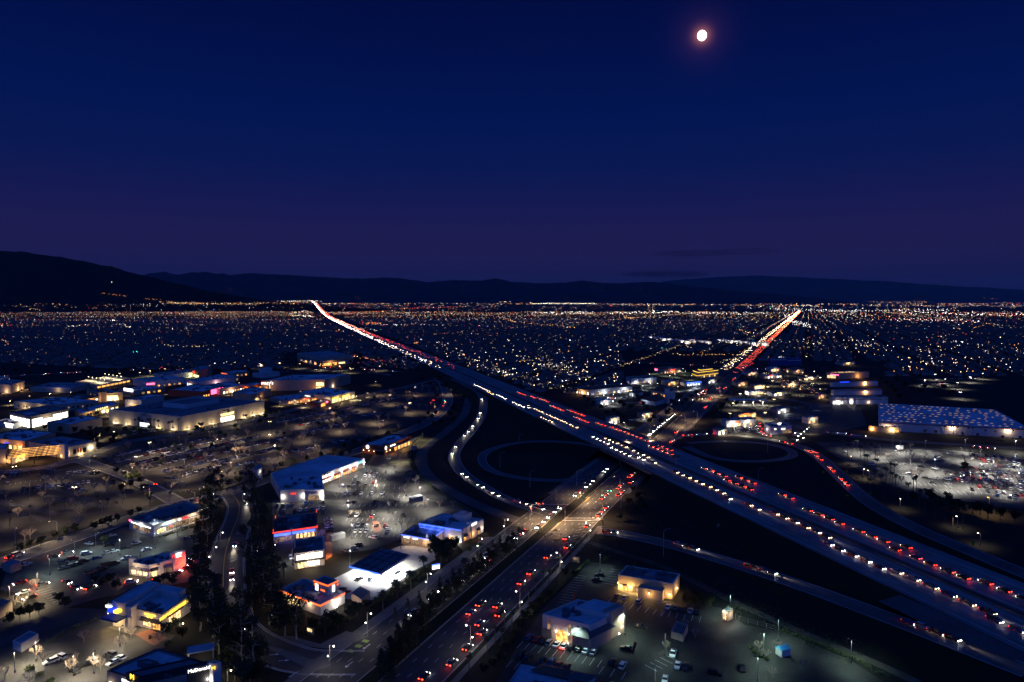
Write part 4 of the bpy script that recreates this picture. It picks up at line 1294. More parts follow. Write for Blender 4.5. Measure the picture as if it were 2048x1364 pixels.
building('clock_tower', 'small pale corner tower with lit top beside dark eucalyptus trees', (507, 962), (515, 966), (525, 960), top=940, wall='white', roof='roof', units=0, feats=[('lamp', 1, .5, 7.0, 60, WHT), ('hip', -.1, 1.1, -.1, 1.1, 9.1, 11.2, 'roof_mid')])

# ---------------- the mall
def LT(face, u, z, off, w, col=WARM): return ('light', face, u, z, off, w * .75, col)
MALL = [
    ('department_store', 'huge pale department store with dark flat roof and glowing doors', (219, 846), (363, 862), (529, 827), dict(top=833, wall='stucco', roof='roof_dark', units=8, cap='white', feats=[
        ('block', .3, .62, .35, .75, 17.5, 'white', 'roof_dark'), ('win', 1, .43, .6, .4, 5.0, 'hot', 4), ('win', 1, .43, .6, 6.2, 9.0, 'yellow', 5), ('band', 1, .415, .43, .1, 10, 'tan', 'pilaster', .8), ('band', 1, .6, .615, .1, 10, 'tan', 'pilaster', .8), ('text', 1, .5, 12.0, 3.0, "macy's", 'dark'),
        ('win', 0, .44, .58, .3, 4.0, 'cool', 3), ('band', 0, .42, .44, .1, 9.5, 'dark', 'pilaster', .6), ('band', 0, .58, .6, .1, 9.5, 'dark', 'pilaster', .6), ('text', 0, .5, 12.0, 2.6, "macy's", 'dark'),
        ('lamp', 0, .1, 1.2, 900, (1, .78, .42), 'lamp_y', 2.0), ('lamp', 0, .27, 1.2, 900, (1, .78, .42), 'lamp_y', 2.0), ('lamp', 0, .7, 1.2, 900, (1, .78, .42), 'lamp_y', 2.0), ('lamp', 0, .9, 1.2, 900, (1, .78, .42), 'lamp_y', 2.0),
        ('lamp', 1, .06, 1.2, 900, (1, .74, .36), 'lamp_y', 2.0), ('lamp', 1, .2, 1.2, 900, (1, .74, .36), 'lamp_y', 2.0), ('lamp', 1, .33, 1.2, 900, (1, .74, .36), 'lamp_y', 2.0), ('lamp', 1, .72, 1.2, 1100, (1, .74, .36), 'lamp_y', 2.0), ('lamp', 1, .84, 1.2, 1100, (1, .74, .36), 'lamp_y', 2.0), ('lamp', 1, .95, 1.2, 1100, (1, .74, .36), 'lamp_y', 2.0), LT(1, .52, 4, 5, 1600, (1, .75, .35))])),
    ('glass_store', 'store with dazzling white lit glass front on the left of the mall', (20, 847), (62, 857), (138, 840), dict(top=833, wall='tan', roof='roof_dark', feats=[
        ('wins', 0, .02, .98, 5, .4, 8.6, ['hot'], .78), ('win', 1, .03, .3, .5, 8.6, 'hot', 3), ('win', 1, .32, .55, .5, 6.6, 'hot', 3), ('win', 1, .57, .8, .5, 9.0, 'hot', 3), ('win', 1, .82, .97, 3.5, 9.0, 'hot', 2), LT(0, .5, 3, 5, 2500, WHT), LT(1, .4, 3, 5, 2500, WHT)])),
    ('shop', 'low white lit shop entrance at the left of the dazzling glass front', (-5, 852), (28, 858), (48, 852), dict(top=847, wall='white', roof='roof', feats=[('band', 0, .45, 1, 3.8, 4.6, 's_white', 'light_strip', .5), ('win', 0, .5, .95, .3, 3.4, 'cool', 3)])),
    ('shop', 'plain tan store block with blue roof behind the mall trees', (96, 862), (139, 868), (205, 853), dict(top=849, wall='tan', roof='roof', feats=[('panel', .4, .7, .3, .7, 6.5, 'roof_dark', 'roof_pad')])),
    ('shop', 'corner mall store with lit orange sign tower and stone front', (58, 904), (128, 917), (193, 904), dict(top=895, wall='stucco', roof='roof_mid', units=6, feats=[
        ('block', .9, 1.04, -.02, .1, 11, 'white', 'roof'), ('band', 1, .02, .05, 6.5, 10.2, 's_orange', 'lit_sign', .5), ('wins', 1, .25, .7, 3, 2.0, 5.4, ['glass'], .6), ('lamp', 1, .1, 3.4, 500, (1, .7, .3)), ('lamp', 1, .82, 4.6, 800, (1, .78, .42)), ('lamp', 1, .5, 1.4, 600, (1, .7, .3)), ('lamp', 0, .95, 2, 200, AMB), ('band', 1, .46, .48, 2, 6, 's_orange')])),
    ('shop', 'mall shop row with amber lit front at the left edge', (-30, 893), (50, 901), (112, 882), dict(top=882, wall='peach', roof='roof', units=8, feats=[('wins', 0, .2, .95, 6, .4, 3.4, ['amber', 'yellow'], .7), ('text', 0, .55, 4.6, 2.4, '~~~~', 's_blue'), ('text', 0, .92, 4.6, 2.4, '~~~', 's_orange'), LT(0, .5, 3, 4, 900, AMB), LT(0, .85, 3, 4, 900, AMB)])),
    ('building', 'tall pale block cut by the left edge next to orange trellis', (-60, 926), (12, 927), (19, 916), dict(top=897, wall='grey', roof='roof', feats=[LT(0, .9, 2, 4, 300, AMB)])),
    ('shop', 'small lit corner shop with warm sign by the orange trellis', (10, 924), (24, 929), (57, 918), dict(top=914, wall='white', roof='roof_mid', feats=[('band', 1, .3, .75, 3.6, 5.0, 's_yellow', 'lit_sign', .4), ('win', 1, .2, .8, .4, 3.0, 'warm', 4), LT(1, .5, 2.6, 3, 700, (1, .6, .2)), ('win', 0, .2, .8, .4, 2.8, 'amber', 2), LT(0, .5, 2.6, 3, 500, AMB)])),
    ('shop', 'long cream mall block with row of small windows', (28, 816), (104, 825), (197, 815), dict(top=810, wall='stucco', roof='roof', units=10, feats=[('wins', 0, .1, .95, 12, 2.4, 4.4, ['glass', 'dim', 'glass'], .35), ('wins', 1, .1, .9, 8, 2.4, 4.4, ['glass', 'glass', 'dim'], .35), LT(0, .3, 2, 5, 1500, (1, .72, .4)), LT(0, .7, 2, 5, 1000, (1, .72, .4))])),
    ('shop', 'mustard yellow mall building with lit upper windows', (150, 830), (162, 838), (238, 818), dict(top=827, wall='tan', roof='roof', feats=[('wins', 1, .35, .7, 6, 4.6, 6.6, ['yellow'], .6), ('wins', 1, .1, .5, 2, .6, 3.6, ['glass'], .6), ('wins', 1, .5, 1, 4, .4, 3.2, ['hot', 'yellow'], .6), LT(1, .6, 3, 5, 2200, (1, .66, .2)), LT(1, .2, 4, 5, 1600, (1, .66, .2))])),
    ('shop', 'tan crenellated mall building with round topped corner towers', (177, 795), (204, 803), (246, 800), dict(top=787, wall='tan', roof='roof_mid', units=6, feats=[('wins', 0, .1, .9, 5, 4, 6.4, ['dim', 'glass'], .4), ('block', -.05, .12, -.05, .2, 12, 'tan', 'tile'), ('hip', -.07, .14, -.08, .22, 12.1, 14, 'tile'), ('block', .9, 1.05, -.08, .2, 12, 'tan', 'tile'), ('hip', .88, 1.07, -.1, .22, 12.1, 14, 'tile'), ('wins', 1, .05, .8, 6, .5, 4.6, ['hot', 'yellow'], .85), ('band', 1, .0, .75, 4.8, 6.6, 'yellow', 'lit_canopy', 1.5), LT(1, .5, 3, 5, 2500, (1, .6, .2))])),
    ('shop', 'white box store with blue roof between big store and tan towers', (250, 813), (283, 814), (328, 803), dict(top=800, wall='white', roof='roof', feats=[LT(0, .4, 3, 4, 900, WARM), ('win', 0, .4, .7, .3, 2.8, 'amber', 2)])),
    ('shop', 'pale wall at the left with fan of uplight below lit sign box', (-20, 783), (22, 787), (50, 777), dict(top=770, wall='stucco', roof='roof_mid', feats=[LT(0, .8, 1.5, 4, 1800, (1, .6, .3)), LT(1, .5, 1.5, 4, 2500, (1, .55, .25)), LT(1, .8, 1.5, 4, 1200, (1, .55, .25))])),
    ('sign_tower', 'bright white lit sign box building at the left edge', (-30, 771), (12, 774), (20, 770), dict(top=756, wall='white', roof='roof', feats=[('band', 0, .0, 1, 2, 9, 'hot', 'lit_panel', .3), ('text', 0, .6, 7.5, 3.2, '~~~', 'dark', .5), ('band', 1, .05, .95, 2, 9, 'hot', 'lit_panel', .3)])),
    ('shop', 'long dark store roof behind palms at the left of the mall', (60, 783), (142, 786), (182, 776), dict(top=776, wall='stucco', roof='roof_mid', units=5, feats=[('band', 0, .1, 1.0, 5, 7, 'white', 'parapet_band', .3), LT(0, .7, 3, 4, 500, WARM)])),
    ('shop', 'dark hip roofed pavilion row with amber lit fronts', (108, 806), (160, 810), (205, 800), dict(top=801, wall='tan', roof='tile', units=3, feats=[('wins', 0, .05, .95, 6, .4, 3.0, ['amber', 'dim', 'yellow'], .6), ('wins', 1, .05, .95, 6, .4, 3.2, ['amber', 'hot', 'yellow'], .7), LT(1, .5, 3, 4, 1500, AMB), LT(0, .5, 3, 4, 900, AMB)])),
    ('shop', 'low store with round lit white sign box on the roof edge', (236, 786), (268, 791), (330, 783), dict(top=782, wall='peach', roof='roof', units=6, feats=[('band', 0, .4, .95, 4.5, 8.2, 's_white', 'lit_sign', .5), ('wins', 1, .2, .9, 4, .5, 3, ['dim', 'amber'], .5)])),
    ('shop', 'pale mall block right of the parking deck', (266, 770), (293, 776), (372, 768), dict(top=763, wall='white', roof='roof', units=6, feats=[('band', 1, .0, .2, 4, 6.4, 's_pink', 'lit_sign', .5), ('wins', 1, .1, .9, 6, .5, 3, ['dim', 'amber'], .4)])),
    ('shop', 'white fronted hall at the back of the mall by the street', (308, 758), (330, 762), (398, 753), dict(top=750, wall='white', roof='roof_mid', units=4, feats=[('wins', 0, .1, .9, 3, 1, 5, ['white'], .7)])),
    ('cinema', 'cinema with red neon letters on a rounded brown front', (380, 752), (398, 757), (425, 749), dict(top=741, wall='tan', roof='roof_mid', units=3, feats=[('band', 0, .0, 1.0, 5.5, 11, 'redwall', 'sign_wall', 1.0), ('text', 0, .52, 8.6, 6.0, 'AMC', 's_red', 1.3), ('win', 0, .2, .98, .6, 4.6, 'yellow', 4), LT(0, .6, 3, 5, 1500, (.9, 1, .5))])),
    ('shop', 'pale purple lit mall store with four bright windows', (372, 772), (392, 777), (470, 766), dict(top=764, wall='white', roof='roof', units=4, feats=[('wins', 0, .1, .9, 4, 1.5, 5.2, ['cool'], .6), ('wins', 1, .0, .3, 3, .5, 3, ['warm'], .6), LT(1, .5, 3, 4, 1500, (1, .5, .6)), LT(0, .5, 3, 4, 500, AMB)])),
    ('shop', 'red walled mall store with glowing pink sign', (336, 792), (405, 796), (452, 784), dict(top=783, wall='redwall', roof='roof', units=4, feats=[('band', 1, .35, .85, 1.5, 7.6, 's_pink', 'lit_sign', .8), ('wins', 1, .02, .3, 3, .5, 3.2, ['amber'], .6), LT(1, .7, 3, 5, 1800, (1, .2, .3))])),
    ('shop', 'peach block in the middle of the mall under pink light', (398, 784), (440, 790), (492, 780), dict(top=778, wall='peach', roof='roof', units=5, feats=[('wins', 1, .1, .95, 8, .5, 3.4, ['hot', 'warm', 'amber'], .6), LT(1, .4, 3, 4, 1800, (1, .7, .5)), LT(0, .5, 4, 4, 900, (1, .4, .5))])),
    ('shop', 'brown block with blue roof in front of the tall star sign store', (466, 797), (504, 803), (542, 791), dict(top=789, wall='tan', roof='roof', units=4, feats=[LT(1, .5, 3, 3, 200, AMB)])),
    ('shop', 'dark red shop row left of the star sign', (485, 779), (500, 783), (526, 777), dict(top=772, wall='redwall', roof='roof', units=2, feats=[('band', 0, .2, .8, 4, 5.2, 's_orange', 'lit_sign', .4), ('wins', 1, .1, .9, 3, .5, 3.4, ['amber', 'hot'], .7), LT(1, .5, 3, 3, 700, AMB)])),
    ('department_store', 'second department store with red star sign and glowing doorway', (524, 782), (650, 780), (701, 767), dict(top=759, wall='peach', roof='roof', units=9, feats=[('block', .02, .12, -.06, .1, 14, 'tan', 'roof'), ('text', 0, .1, 11.5, 6.0, "macy's", 's_white', 6.0), ('band', 0, .015, .04, 10, 13, 's_red', 'star_emblem', 6.0), ('win', 0, .04, .13, .5, 8, 'yellow', 3), ('win', 0, .86, .98, .4, 4.0, 'yellow', 3), ('win', 0, .86, .98, 5.4, 11, 'yellow', 3), ('lamp', 1, .3, 3, 700, WHT, 'lamp_w', .6), ('panel', .42, .6, .4, .62, 13.6, 'yellow', 'skylight'), LT(0, .9, 4, 6, 1800, AMB), LT(0, .1, 4, 8, 900, AMB), ('text', 1, .6, 10, 3.2, "macy's", 'dark')])),
    ('shop', 'tall white dome block far behind the star sign store', (505, 754), (525, 757), (560, 752), dict(top=748, wall='white', roof='roof', units=2, feats=[('block', .3, .7, .2, .7, 14, 'white', 'roof')])),
    ('shop', 'curved glass fronted shops lit yellow at the lot corner', (597, 797), (662, 807), (710, 796), dict(top=793, wall='stucco', roof='roof', units=6, feats=[('wins', 1, .02, .98, 7, .4, 4.2, ['yellow', 'warm'], .8), ('band', 1, .05, .3, 4.9, 6.2, 's_yellow', 'lit_sign', .5), ('band', 1, .45, .75, 4.9, 6.2, 's_yellow', 'lit_sign', .5), ('wins', 0, .1, .6, 4, .5, 3.4, ['dim', 'amber'], .6), ('text', 0, .3, 4.8, 1.8, '~~~~~~~~~~', 's_white'), LT(1, .25, 3, 5, 2200, (1, .68, .3)), LT(1, .7, 3, 5, 2200, (1, .68, .3))])),
    ('shop', 'low blue roofed shops behind bright tree clumps', (540, 802), (566, 810), (652, 799), dict(top=801, wall='peach', roof='roof', units=5, feats=[('wins', 1, .1, .9, 9, .5, 3, ['amber', 'dim', 'warm'], .5), ('band', 1, .5, .58, 3.2, 4.4, 's_red'), LT(1, .5, 3, 3, 900, (1, .4, .12)), LT(1, .85, 3, 3, 700, AMB)])),
    ('shop', 'orange lit brick shop at the end of the mall row', (620, 812), (640, 815), (660, 809), dict(top=806, wall='redwall', roof='roof_mid', units=2, feats=[('win', 1, .1, .5, .4, 3.6, 'amber', 2), ('band', 1, .6, .8, 3, 5, 's_pink'), LT(1, .4, 3, 3, 900, AMB)])),
    ('library', 'long green roofed civic hall with tall lit windows beyond the mall', (595, 723), (640, 733), (706, 727), dict(top=714, wall='stucco', roof='roof_mid', units=0, feats=[('win', 1, .0, .5, .5, 5.5, 'amber', 6), ('win', 1, .55, .75, 2, 5, 'yellow', 2), ('hip', -.02, 1.02, -.02, 1.02, 10.5, 16, 'shingle'), LT(1, .3, 3, 5, 2500, AMB), ('wins', 0, .1, .9, 4, 2, 6, ['dim', 'amber'], .5)])),
    ('shop', 'row of small blue roofs at the back of the mall left', (392, 764), (430, 769), (480, 760), dict(top=760, wall='peach', roof='roof', units=3, feats=[('wins', 1, .1, .95, 6, .5, 3.5, ['amber', 'warm', 'dim'], .5), LT(1, .5, 3, 3, 900, WARM)])),
    ('shop', 'small orange signed shop behind the cinema', (440, 752), (458, 756), (500, 750), dict(top=748, wall='tan', roof='roof', units=2, feats=[('band', 0, .2, .8, 3, 6, 's_orange', 'lit_sign', .5), ('wins', 1, .1, .9, 4, .5, 3.2, ['dim', 'amber'], .4)])),
]
for nm, lb, A, B, C, kw in MALL:
    building(nm, lb, A, B, C, cat='store' if nm != 'library' else 'library', **kw)

# parking deck with lit top
t, W, fp = building('parking_deck', 'flat parking deck with bright pale lit top level in the mall', (150, 771), (190, 779), (264, 764), top=771, wall='stucco', roof='concrete', par=.9, units=0, cap=False, feats=[('wins', 1, .05, .95, 8, 1.0, 3.4, ['amber'], .8)])
hh = t['h']
for k in range(10):
    u, v = .1 + .2 * (k % 5), .3 if k < 5 else .75
    c = W(u, v, hh)
    mb = MB(); mb.tube((c.x, c.y, hh - .9), (c.x, c.y, hh + 5), .12, .08, 5); mb.globe((c.x, c.y, hh + 5), .4, 1, 6, 4); mb.build('deck_lamp', [M['metal'], G['lamp_y']], t)
    lamp(t, (c.x, c.y, hh + 4.5), 4200, (1, .82, .5), 'SPOT', .3, 160)

# trellis at the left edge of the mall, orange light put into its glowing beams
o0 = P(72, 923)
t = thing('trellis', 'orange lit timber trellis over the mall corner patio', 'trellis', (o0.x, o0.y, 0), R(28))
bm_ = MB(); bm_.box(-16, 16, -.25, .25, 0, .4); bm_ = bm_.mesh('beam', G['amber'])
for k in range(6):
    link('beam', bm_, t, (0, -10 + 4 * k, 6.2 + .5 * k))
cm_ = MB(); cm_.tube((0, 0, 0), (0, 0, 6.4), .25, .25, 6); cm_ = cm_.mesh('post', M['dark'])
for x in (-14, 0, 14):
    for y in (-9, 9): link('post', cm_, t, (x, y, 0))
lamp(t, (0, 0, 4.5), 1500, AMB)

# ---------------- right of the freeway
F1, F2 = P(1757, 861), P(2060, 877)
hw = 8.6
B1, B2 = P(1757, 806, hw), P(1990, 819, hw); B1.z = B2.z = 0
o0 = (F1 + F2 + B1 + B2) / 4
t = thing('warehouse', 'huge warehouse with pale blue roof dotted by glowing skylights', 'warehouse', (o0.x, o0.y, 0))
Lw = [Vector((p.x - o0.x, p.y - o0.y, 0)) for p in (F1, F2, B2, B1)]
mb = MB()
for i in range(4):
    a, b = Lw[i], Lw[(i + 1) % 4]
    mb.face(((a.x, a.y, 0), (b.x, b.y, 0), (b.x, b.y, hw), (a.x, a.y, hw)))
mb.build('wall', M['white'], t)
mb = MB(); mb.face([(p.x, p.y, hw - .02) for p in Lw]); mb.build('roof', M['roof'], t)
mb = MB()
e = (Lw[1] - Lw[0]).normalized(); nn = Vector((e.y, -e.x, 0))
c = [Lw[0] + nn * .02, Lw[1] + nn * .02, Lw[1] + nn * .3, Lw[0] + nn * .3]
mb.hexa([(p.x, p.y, hw - 1.2) for p in c] + [(p.x, p.y, hw - .5) for p in c]); mb.build('fascia_stripe', M['redwall'], t)
def wq(u, v): return (Lw[0] * (1 - u) + Lw[1] * u) * (1 - v) + (Lw[3] * (1 - u) + Lw[2] * u) * v
sk = MB(); sk.box(-1.3, 1.3, -.55, .55, 0, .3); sk = sk.mesh('skylight', glow('skylight_glow', (1, .62, .38), .30, .35, .5))
rz = math.atan2(e.y, e.x)
for i in range(22):
    for j in range(9):
        if random.random() < .3: continue
        p = wq((i + .6 + .3 * (j % 2)) / 22.6, (j + .6) / 9.2)
        link('skylight', sk, t, (p.x, p.y, hw), rz).scale = (random.uniform(.5, 1.3), random.uniform(.6, 1.1), 1)
for u in (.06, .5, .86):
    p = Lw[0] * (1 - u) + Lw[1] * u + nn * .5
    mb = MB(); mb.globe((p.x, p.y, 6.6 if u > .1 else 3.4), .55, 0, 6, 4); mb.build('wall_lamp', G['lamp_w'], t)
    lamp(t, (p.x + nn.x * .7, p.y + nn.y * .7, 6.0 if u > .1 else 3.2), 800, WARM)
building('loading_office', 'amber lit low office at the corner of the big warehouse', (1737, 862), (1760, 864), (1800, 866), h=5, wall='tan', roof='roof_mid', units=2, feats=[('lamp', 0, .3, 2.6, 700, AMB), ('lamp', 1, .6, 2.6, 1100, (1, .75, .4), 'lamp_w', 1.0), ('win', 1, .7, .95, .5, 3, 'amber', 3)])
RIGHT = [
    ('shop_row', 'nearest white shop row with small gabled entrance and red eave', (1660, 806), (1664, 809), (1776, 808), dict(top=795, wall='white', roof='roof_mid', units=10, feats=[('wins', 1, .01, .2, 4, .4, 3.6, ['hot', 'cool'], .7), ('block', .3, .5, .3, .4, 9, 'white', 'roof'), ('band', 1, .0, 1.0, 5.6, 6.2, 'redwall', 'red_eave', .3), ('band', 1, .3, .37, .3, 8.0, 'white', 'entrance_gable', 1.2), ('lamp', 1, .33, 3.5, 700, WHT, 'lamp_w', 1.6), ('lamp', 1, .1, 3.5, 500, WHT, 'lamp_w', .6), ('lamp', 1, .65, 2.6, 160, WARM)])),
    ('shop_row', 'middle white shop row with orange lamp on the blank wall', (1662, 790), (1668, 791), (1764, 789), dict(top=780, wall='white', roof='roof', units=8, feats=[('lamp', 1, .65, 4, 1400, AMB, 'lamp_a', .7), ('band', 1, .0, 1.0, 5.6, 6.2, 'redwall', 'red_eave', .3)])),
    ('shop_row', 'third white shop row behind with orange lamp and blue roof', (1660, 773), (1666, 774), (1756, 771), dict(top=765, wall='white', roof='roof', units=8, feats=[('lamp', 1, .7, 4, 1500, AMB, 'lamp_a', .7), ('band', 1, .15, .35, 6, 7.4, 's_blue', 'lit_sign', .4)])),
    ('shop_row', 'tan hall with lit roof ridges and pink lit front at the left', (1652, 756), (1680, 758), (1738, 755), dict(top=746, wall='tan', roof='roof_mid', units=2, feats=[('win', 0, .1, .7, .5, 5, 'warm', 3), ('band', 0, .3, .9, 5.4, 7, 's_pink', 'lit_sign', .5), ('panel', .1, .13, .1, .8, 9.0, 'warm', 'ridge_skylight'), ('panel', .3, .33, .1, .8, 9.0, 'warm', 'ridge_skylight'), ('panel', .5, .53, .1, .8, 9.0, 'warm', 'ridge_skylight'), ('panel', .7, .73, .1, .8, 9.0, 'warm', 'ridge_skylight'), LT(1, .6, 3, 4, 1500, AMB)])),
    ('blue_store', 'large deep blue windowless store with pale roof edge beside the avenue', (1536, 730), (1541, 732), (1603, 731), dict(top=717, wall='blueawn', roof='roof', units=5, feats=[('band', 1, .0, .5, 11, 12.6, 'white', 'parapet_band', .4), ('band', 1, .55, .98, 9.6, 11, 'white', 'parapet_band', .4)])),
    ('white_store', 'white windowless store by the drive through queue', (1528, 862), (1541, 870), (1583, 866), dict(top=854, wall='white', roof='roof', units=2, feats=[('text', 1, .6, 4.6, 1.5, '~~~~~', 's_white'), ('win', 1, .55, .98, .3, 3.4, 'dim', 5), ('lamp', 0, .5, 3.5, 200, COOL, 'lamp_c')])),
    ('lit_restaurant', 'white lit restaurant front row nearest the cloverleaf', (1442, 850), (1452, 855), (1512, 850), dict(top=842, wall='white', roof='roof', units=4, feats=[('wins', 1, .02, .5, 4, .5, 3.4, ['hot', 'warm'], .8), ('wins', 1, .55, .98, 4, .5, 3.0, ['warm', 'dim'], .6), ('band', 1, .3, .42, 3.8, 5.0, 's_orange', 'lit_sign', .5), LT(1, .2, 3, 3, 1500, WHT), LT(1, .7, 3, 3, 1200, WHT)])),
    ('orange_restaurant', 'restaurant glowing orange behind the white lit front', (1466, 834), (1476, 838), (1512, 834), dict(top=829, wall='tan', roof='tile', units=2, feats=[('wins', 1, .05, .95, 4, .5, 3.2, ['amber', 'yellow'], .8), LT(1, .3, 3, 4, 2500, (1, .45, .1)), LT(1, .9, 3, 4, 1800, AMB), ('band', 1, .3, .6, 3.8, 5, 's_orange', 'lit_sign', .5)])),
    ('shop', 'small yellow lit drive through by the palm trees', (1500, 776), (1508, 779), (1531, 777), dict(top=771, wall='tan', roof='roof_mid', units=2, feats=[('win', 1, .05, .9, .5, 4.2, 'yellow', 4), LT(1, .5, 3, 4, 1600, (1, .8, .4))])),
    ('shop', 'bright white lit shop beside the tall flood lamp', (1490, 788), (1498, 791), (1530, 788), dict(top=783, wall='white', roof='roof', units=2, feats=[('win', 0, .05, .95, .5, 4.2, 'hot', 2), ('win', 1, .1, .9, .5, 3.2, 'warm', 4), LT(1, .4, 3, 4, 1800, WHT)])),
    ('shop', 'low grey shop line near the stop lights on the avenue', (1518, 755), (1526, 758), (1566, 755), dict(top=751, wall='grey', roof='roof', units=3, feats=[('wins', 1, .05, .95, 6, .5, 3.4, ['dim', 'cool', 'warm'], .6), ('band', 1, .3, .45, 4, 5.5, 's_red', 'lit_sign', .5), LT(1, .5, 3, 4, 900, COOL)])),
    ('shop', 'small lit pharmacy with white round roof sign', (1532, 741), (1540, 744), (1560, 742), dict(top=737, wall='white', roof='roof', units=1, feats=[('wins', 1, .1, .9, 3, .5, 4, ['warm', 'yellow'], .7), LT(1, .5, 3, 4, 900, WARM)])),
    ('strip_mall', 'long pale strip of shops left of the church roofs', (1252, 764), (1262, 768), (1313, 765), dict(top=757, wall='white', roof='tile', units=3, feats=[('wins', 1, .05, .95, 7, .5, 3, ['dim', 'amber'], .4), LT(1, .7, 3, 4, 900, COOL)])),
    ('shop_row', 'tile roofed shop row with white lamps on the far side of the freeway', (1148, 786), (1182, 791), (1264, 783), dict(top=779, wall='white', roof='tile', units=0, feats=[('hip', -.02, 1.02, -.05, 1.05, 7.2, 9.5, 'tile'), ('wins', 0, .1, .9, 5, .5, 3.2, ['hot', 'amber'], .5), ('wins', 1, .05, .95, 8, .5, 3, ['dim', 'warm', 'cool'], .5), LT(0, .5, 3, 4, 1500, AMB), LT(1, .3, 3, 4, 1200, COOL), LT(1, .8, 3, 4, 1200, COOL)])),
    ('church', 'white church with tile roof and short bell gable by the avenue', (1302, 800), (1334, 806), (1350, 797), dict(top=786, wall='white', roof='tile', units=0, feats=[('hip', -.05, 1.05, -.05, 1.05, 12.4, 16, 'tile'), ('wins', 0, .1, .9, 5, 6.5, 9.5, ['amber'], .5), ('block', .9, 1.1, -.1, .15, 18, 'white', 'tile'), LT(0, .5, 4, 5, 700, (.5, .6, 1))])),
    ('church_hall', 'low church hall with long tile roof left of the bell gable', (1282, 806), (1310, 812), (1338, 804), dict(top=802, wall='white', roof='tile', units=0, feats=[('hip', -.05, 1.05, -.05, 1.05, 5.4, 10, 'tile'), LT(0, .3, 3, 4, 600, (.6, .7, 1)), ('win', 0, .1, .25, .5, 3, 'warm', 2)])),
    ('church_hall', 'small white wing with tile roof at the far left of the church', (1258, 791), (1270, 795), (1286, 790), dict(top=788, wall='white', roof='tile', units=0, feats=[('hip', -.05, 1.05, -.05, 1.05, 5, 7.5, 'tile'), ('wins', 0, .1, .9, 4, .5, 3, ['cool', 'dim'], .4), LT(0, .5, 3, 3, 400, COOL)])),
    ('yellow_restaurant', 'restaurant outlined by stepped yellow neon bands', (1386, 753), (1396, 757), (1436, 752), dict(top=745, wall='tan', roof='roof_mid', units=2, feats=[('ring', 0, 1, 0, 1, 9.4, .5, 's_yellow', (0, 1)), ('ring', -.02, 1.02, -.05, 1.0, 4.4, .4, 's_yellow', (0, 1)), ('wins', 1, .1, .9, 6, .5, 3.4, ['dim', 'warm'], .5), ('ring', .2, .7, .2, .8, 11.5, .5, 's_yellow', (0, 1)), ('block', .2, .7, .2, .8, 12.5, 'tan', 'roof_mid')])),
    ('shop', 'tile roofed shops with red sign in the far plaza', (1308, 744), (1326, 748), (1362, 744), dict(top=739, wall='peach', roof='tile', units=2, feats=[('band', 0, .1, .4, 4, 6.5, 's_pink', 'lit_sign', .5), ('band', 1, .4, .65, 4, 6, 's_red', 'lit_sign', .5), ('wins', 1, .05, .95, 7, .5, 3, ['warm', 'amber', 'dim'], .5), LT(1, .5, 3, 4, 1500, (1, .5, .35))])),
    ('shop', 'low shop with blue neon eave near the church', (1360, 769), (1370, 773), (1404, 770), dict(top=767, wall='white', roof='roof', units=2, feats=[('band', 1, .1, .95, 4.0, 5.4, 's_blue2', 'neon_strip', .5), ('wins', 1, .1, .9, 5, .5, 3, ['cool'], .5), LT(1, .5, 3, 4, 900, (.5, .6, 1))])),
]
for nm, lb, A, B, C, kw in RIGHT:
    building(nm, lb, A, B, C, cat='church' if nm == 'church' else 'shop', **kw)
# smaller shops of the far plaza and the avenue front
rnd = random.Random(12)
for k, (x, y, w, wk, lit, lb) in enumerate([(1480, 770, 16, 'tan', 'warm', 'small tan shop at the bend of the far plaza'), (1552, 790, 18, 'white', 'hot', 'white shop among the palms of the far plaza'), (1580, 772, 18, 'peach', 'amber', 'peach shop behind the far plaza lamps'), (1615, 758, 20, 'tan', 'yellow', 'tan shop left of the pink lit hall'), (1560, 824, 20, 'grey', 'cool', 'grey shop beyond the dark empty lot'), (1620, 845, 16, 'white', 'warm', 'low white shop by the lit service alley'),
    (1640, 795, 12, 'tan', 'amber', 'narrow amber lit shop at the alley end'), (1440, 868, 14, 'white', 'hot', 'small white kiosk beside the cloverleaf ramp'), (1225, 846, 14, 'white', 'hot', 'white lit bank front under trees by the freeway'), (1290, 834, 16, 'tan', 'warm', 'tan office beside the lamp lit car park'), (1205, 808, 18, 'white', 'cool', 'white cottage shop below the tile roofed row'), (1340, 768, 18, 'peach', 'amber', 'peach shop between church and green plaza'),
    (1420, 764, 14, 'grey', 'cool', 'grey shop beside the yellow neon bands'), (1500, 748, 16, 'white', 'warm', 'white shop at the far avenue crossing'), (1590, 744, 18, 'tan', 'dim', 'tan shop in front of the deep blue store'), (1690, 728, 20, 'white', 'dim', 'pale low hall behind the lit ridge hall')]):
    yy = y + rnd.uniform(1.5, 3)
    building('shop', lb, (x - w, y), (x - w * .3, yy + 1.5), (x + w, y + .5), h=rnd.uniform(4.5, 6.5), wall=wk, roof=rnd.choice(('roof', 'roof_mid', 'tile')), units=2, cat='shop', feats=[('wins', 1, .06, .94, 4, .5, 3.2, [lit, 'dim'], .7), ('band', 1, .3, .6, 3.6, 4.4, rnd.choice(('s_red', 's_white', 's_orange', 's_yellow', 's_green')), 'lit_sign', .4), LT(1, .5, 3, 3, 1100, WARM if lit != 'cool' else COOL)])
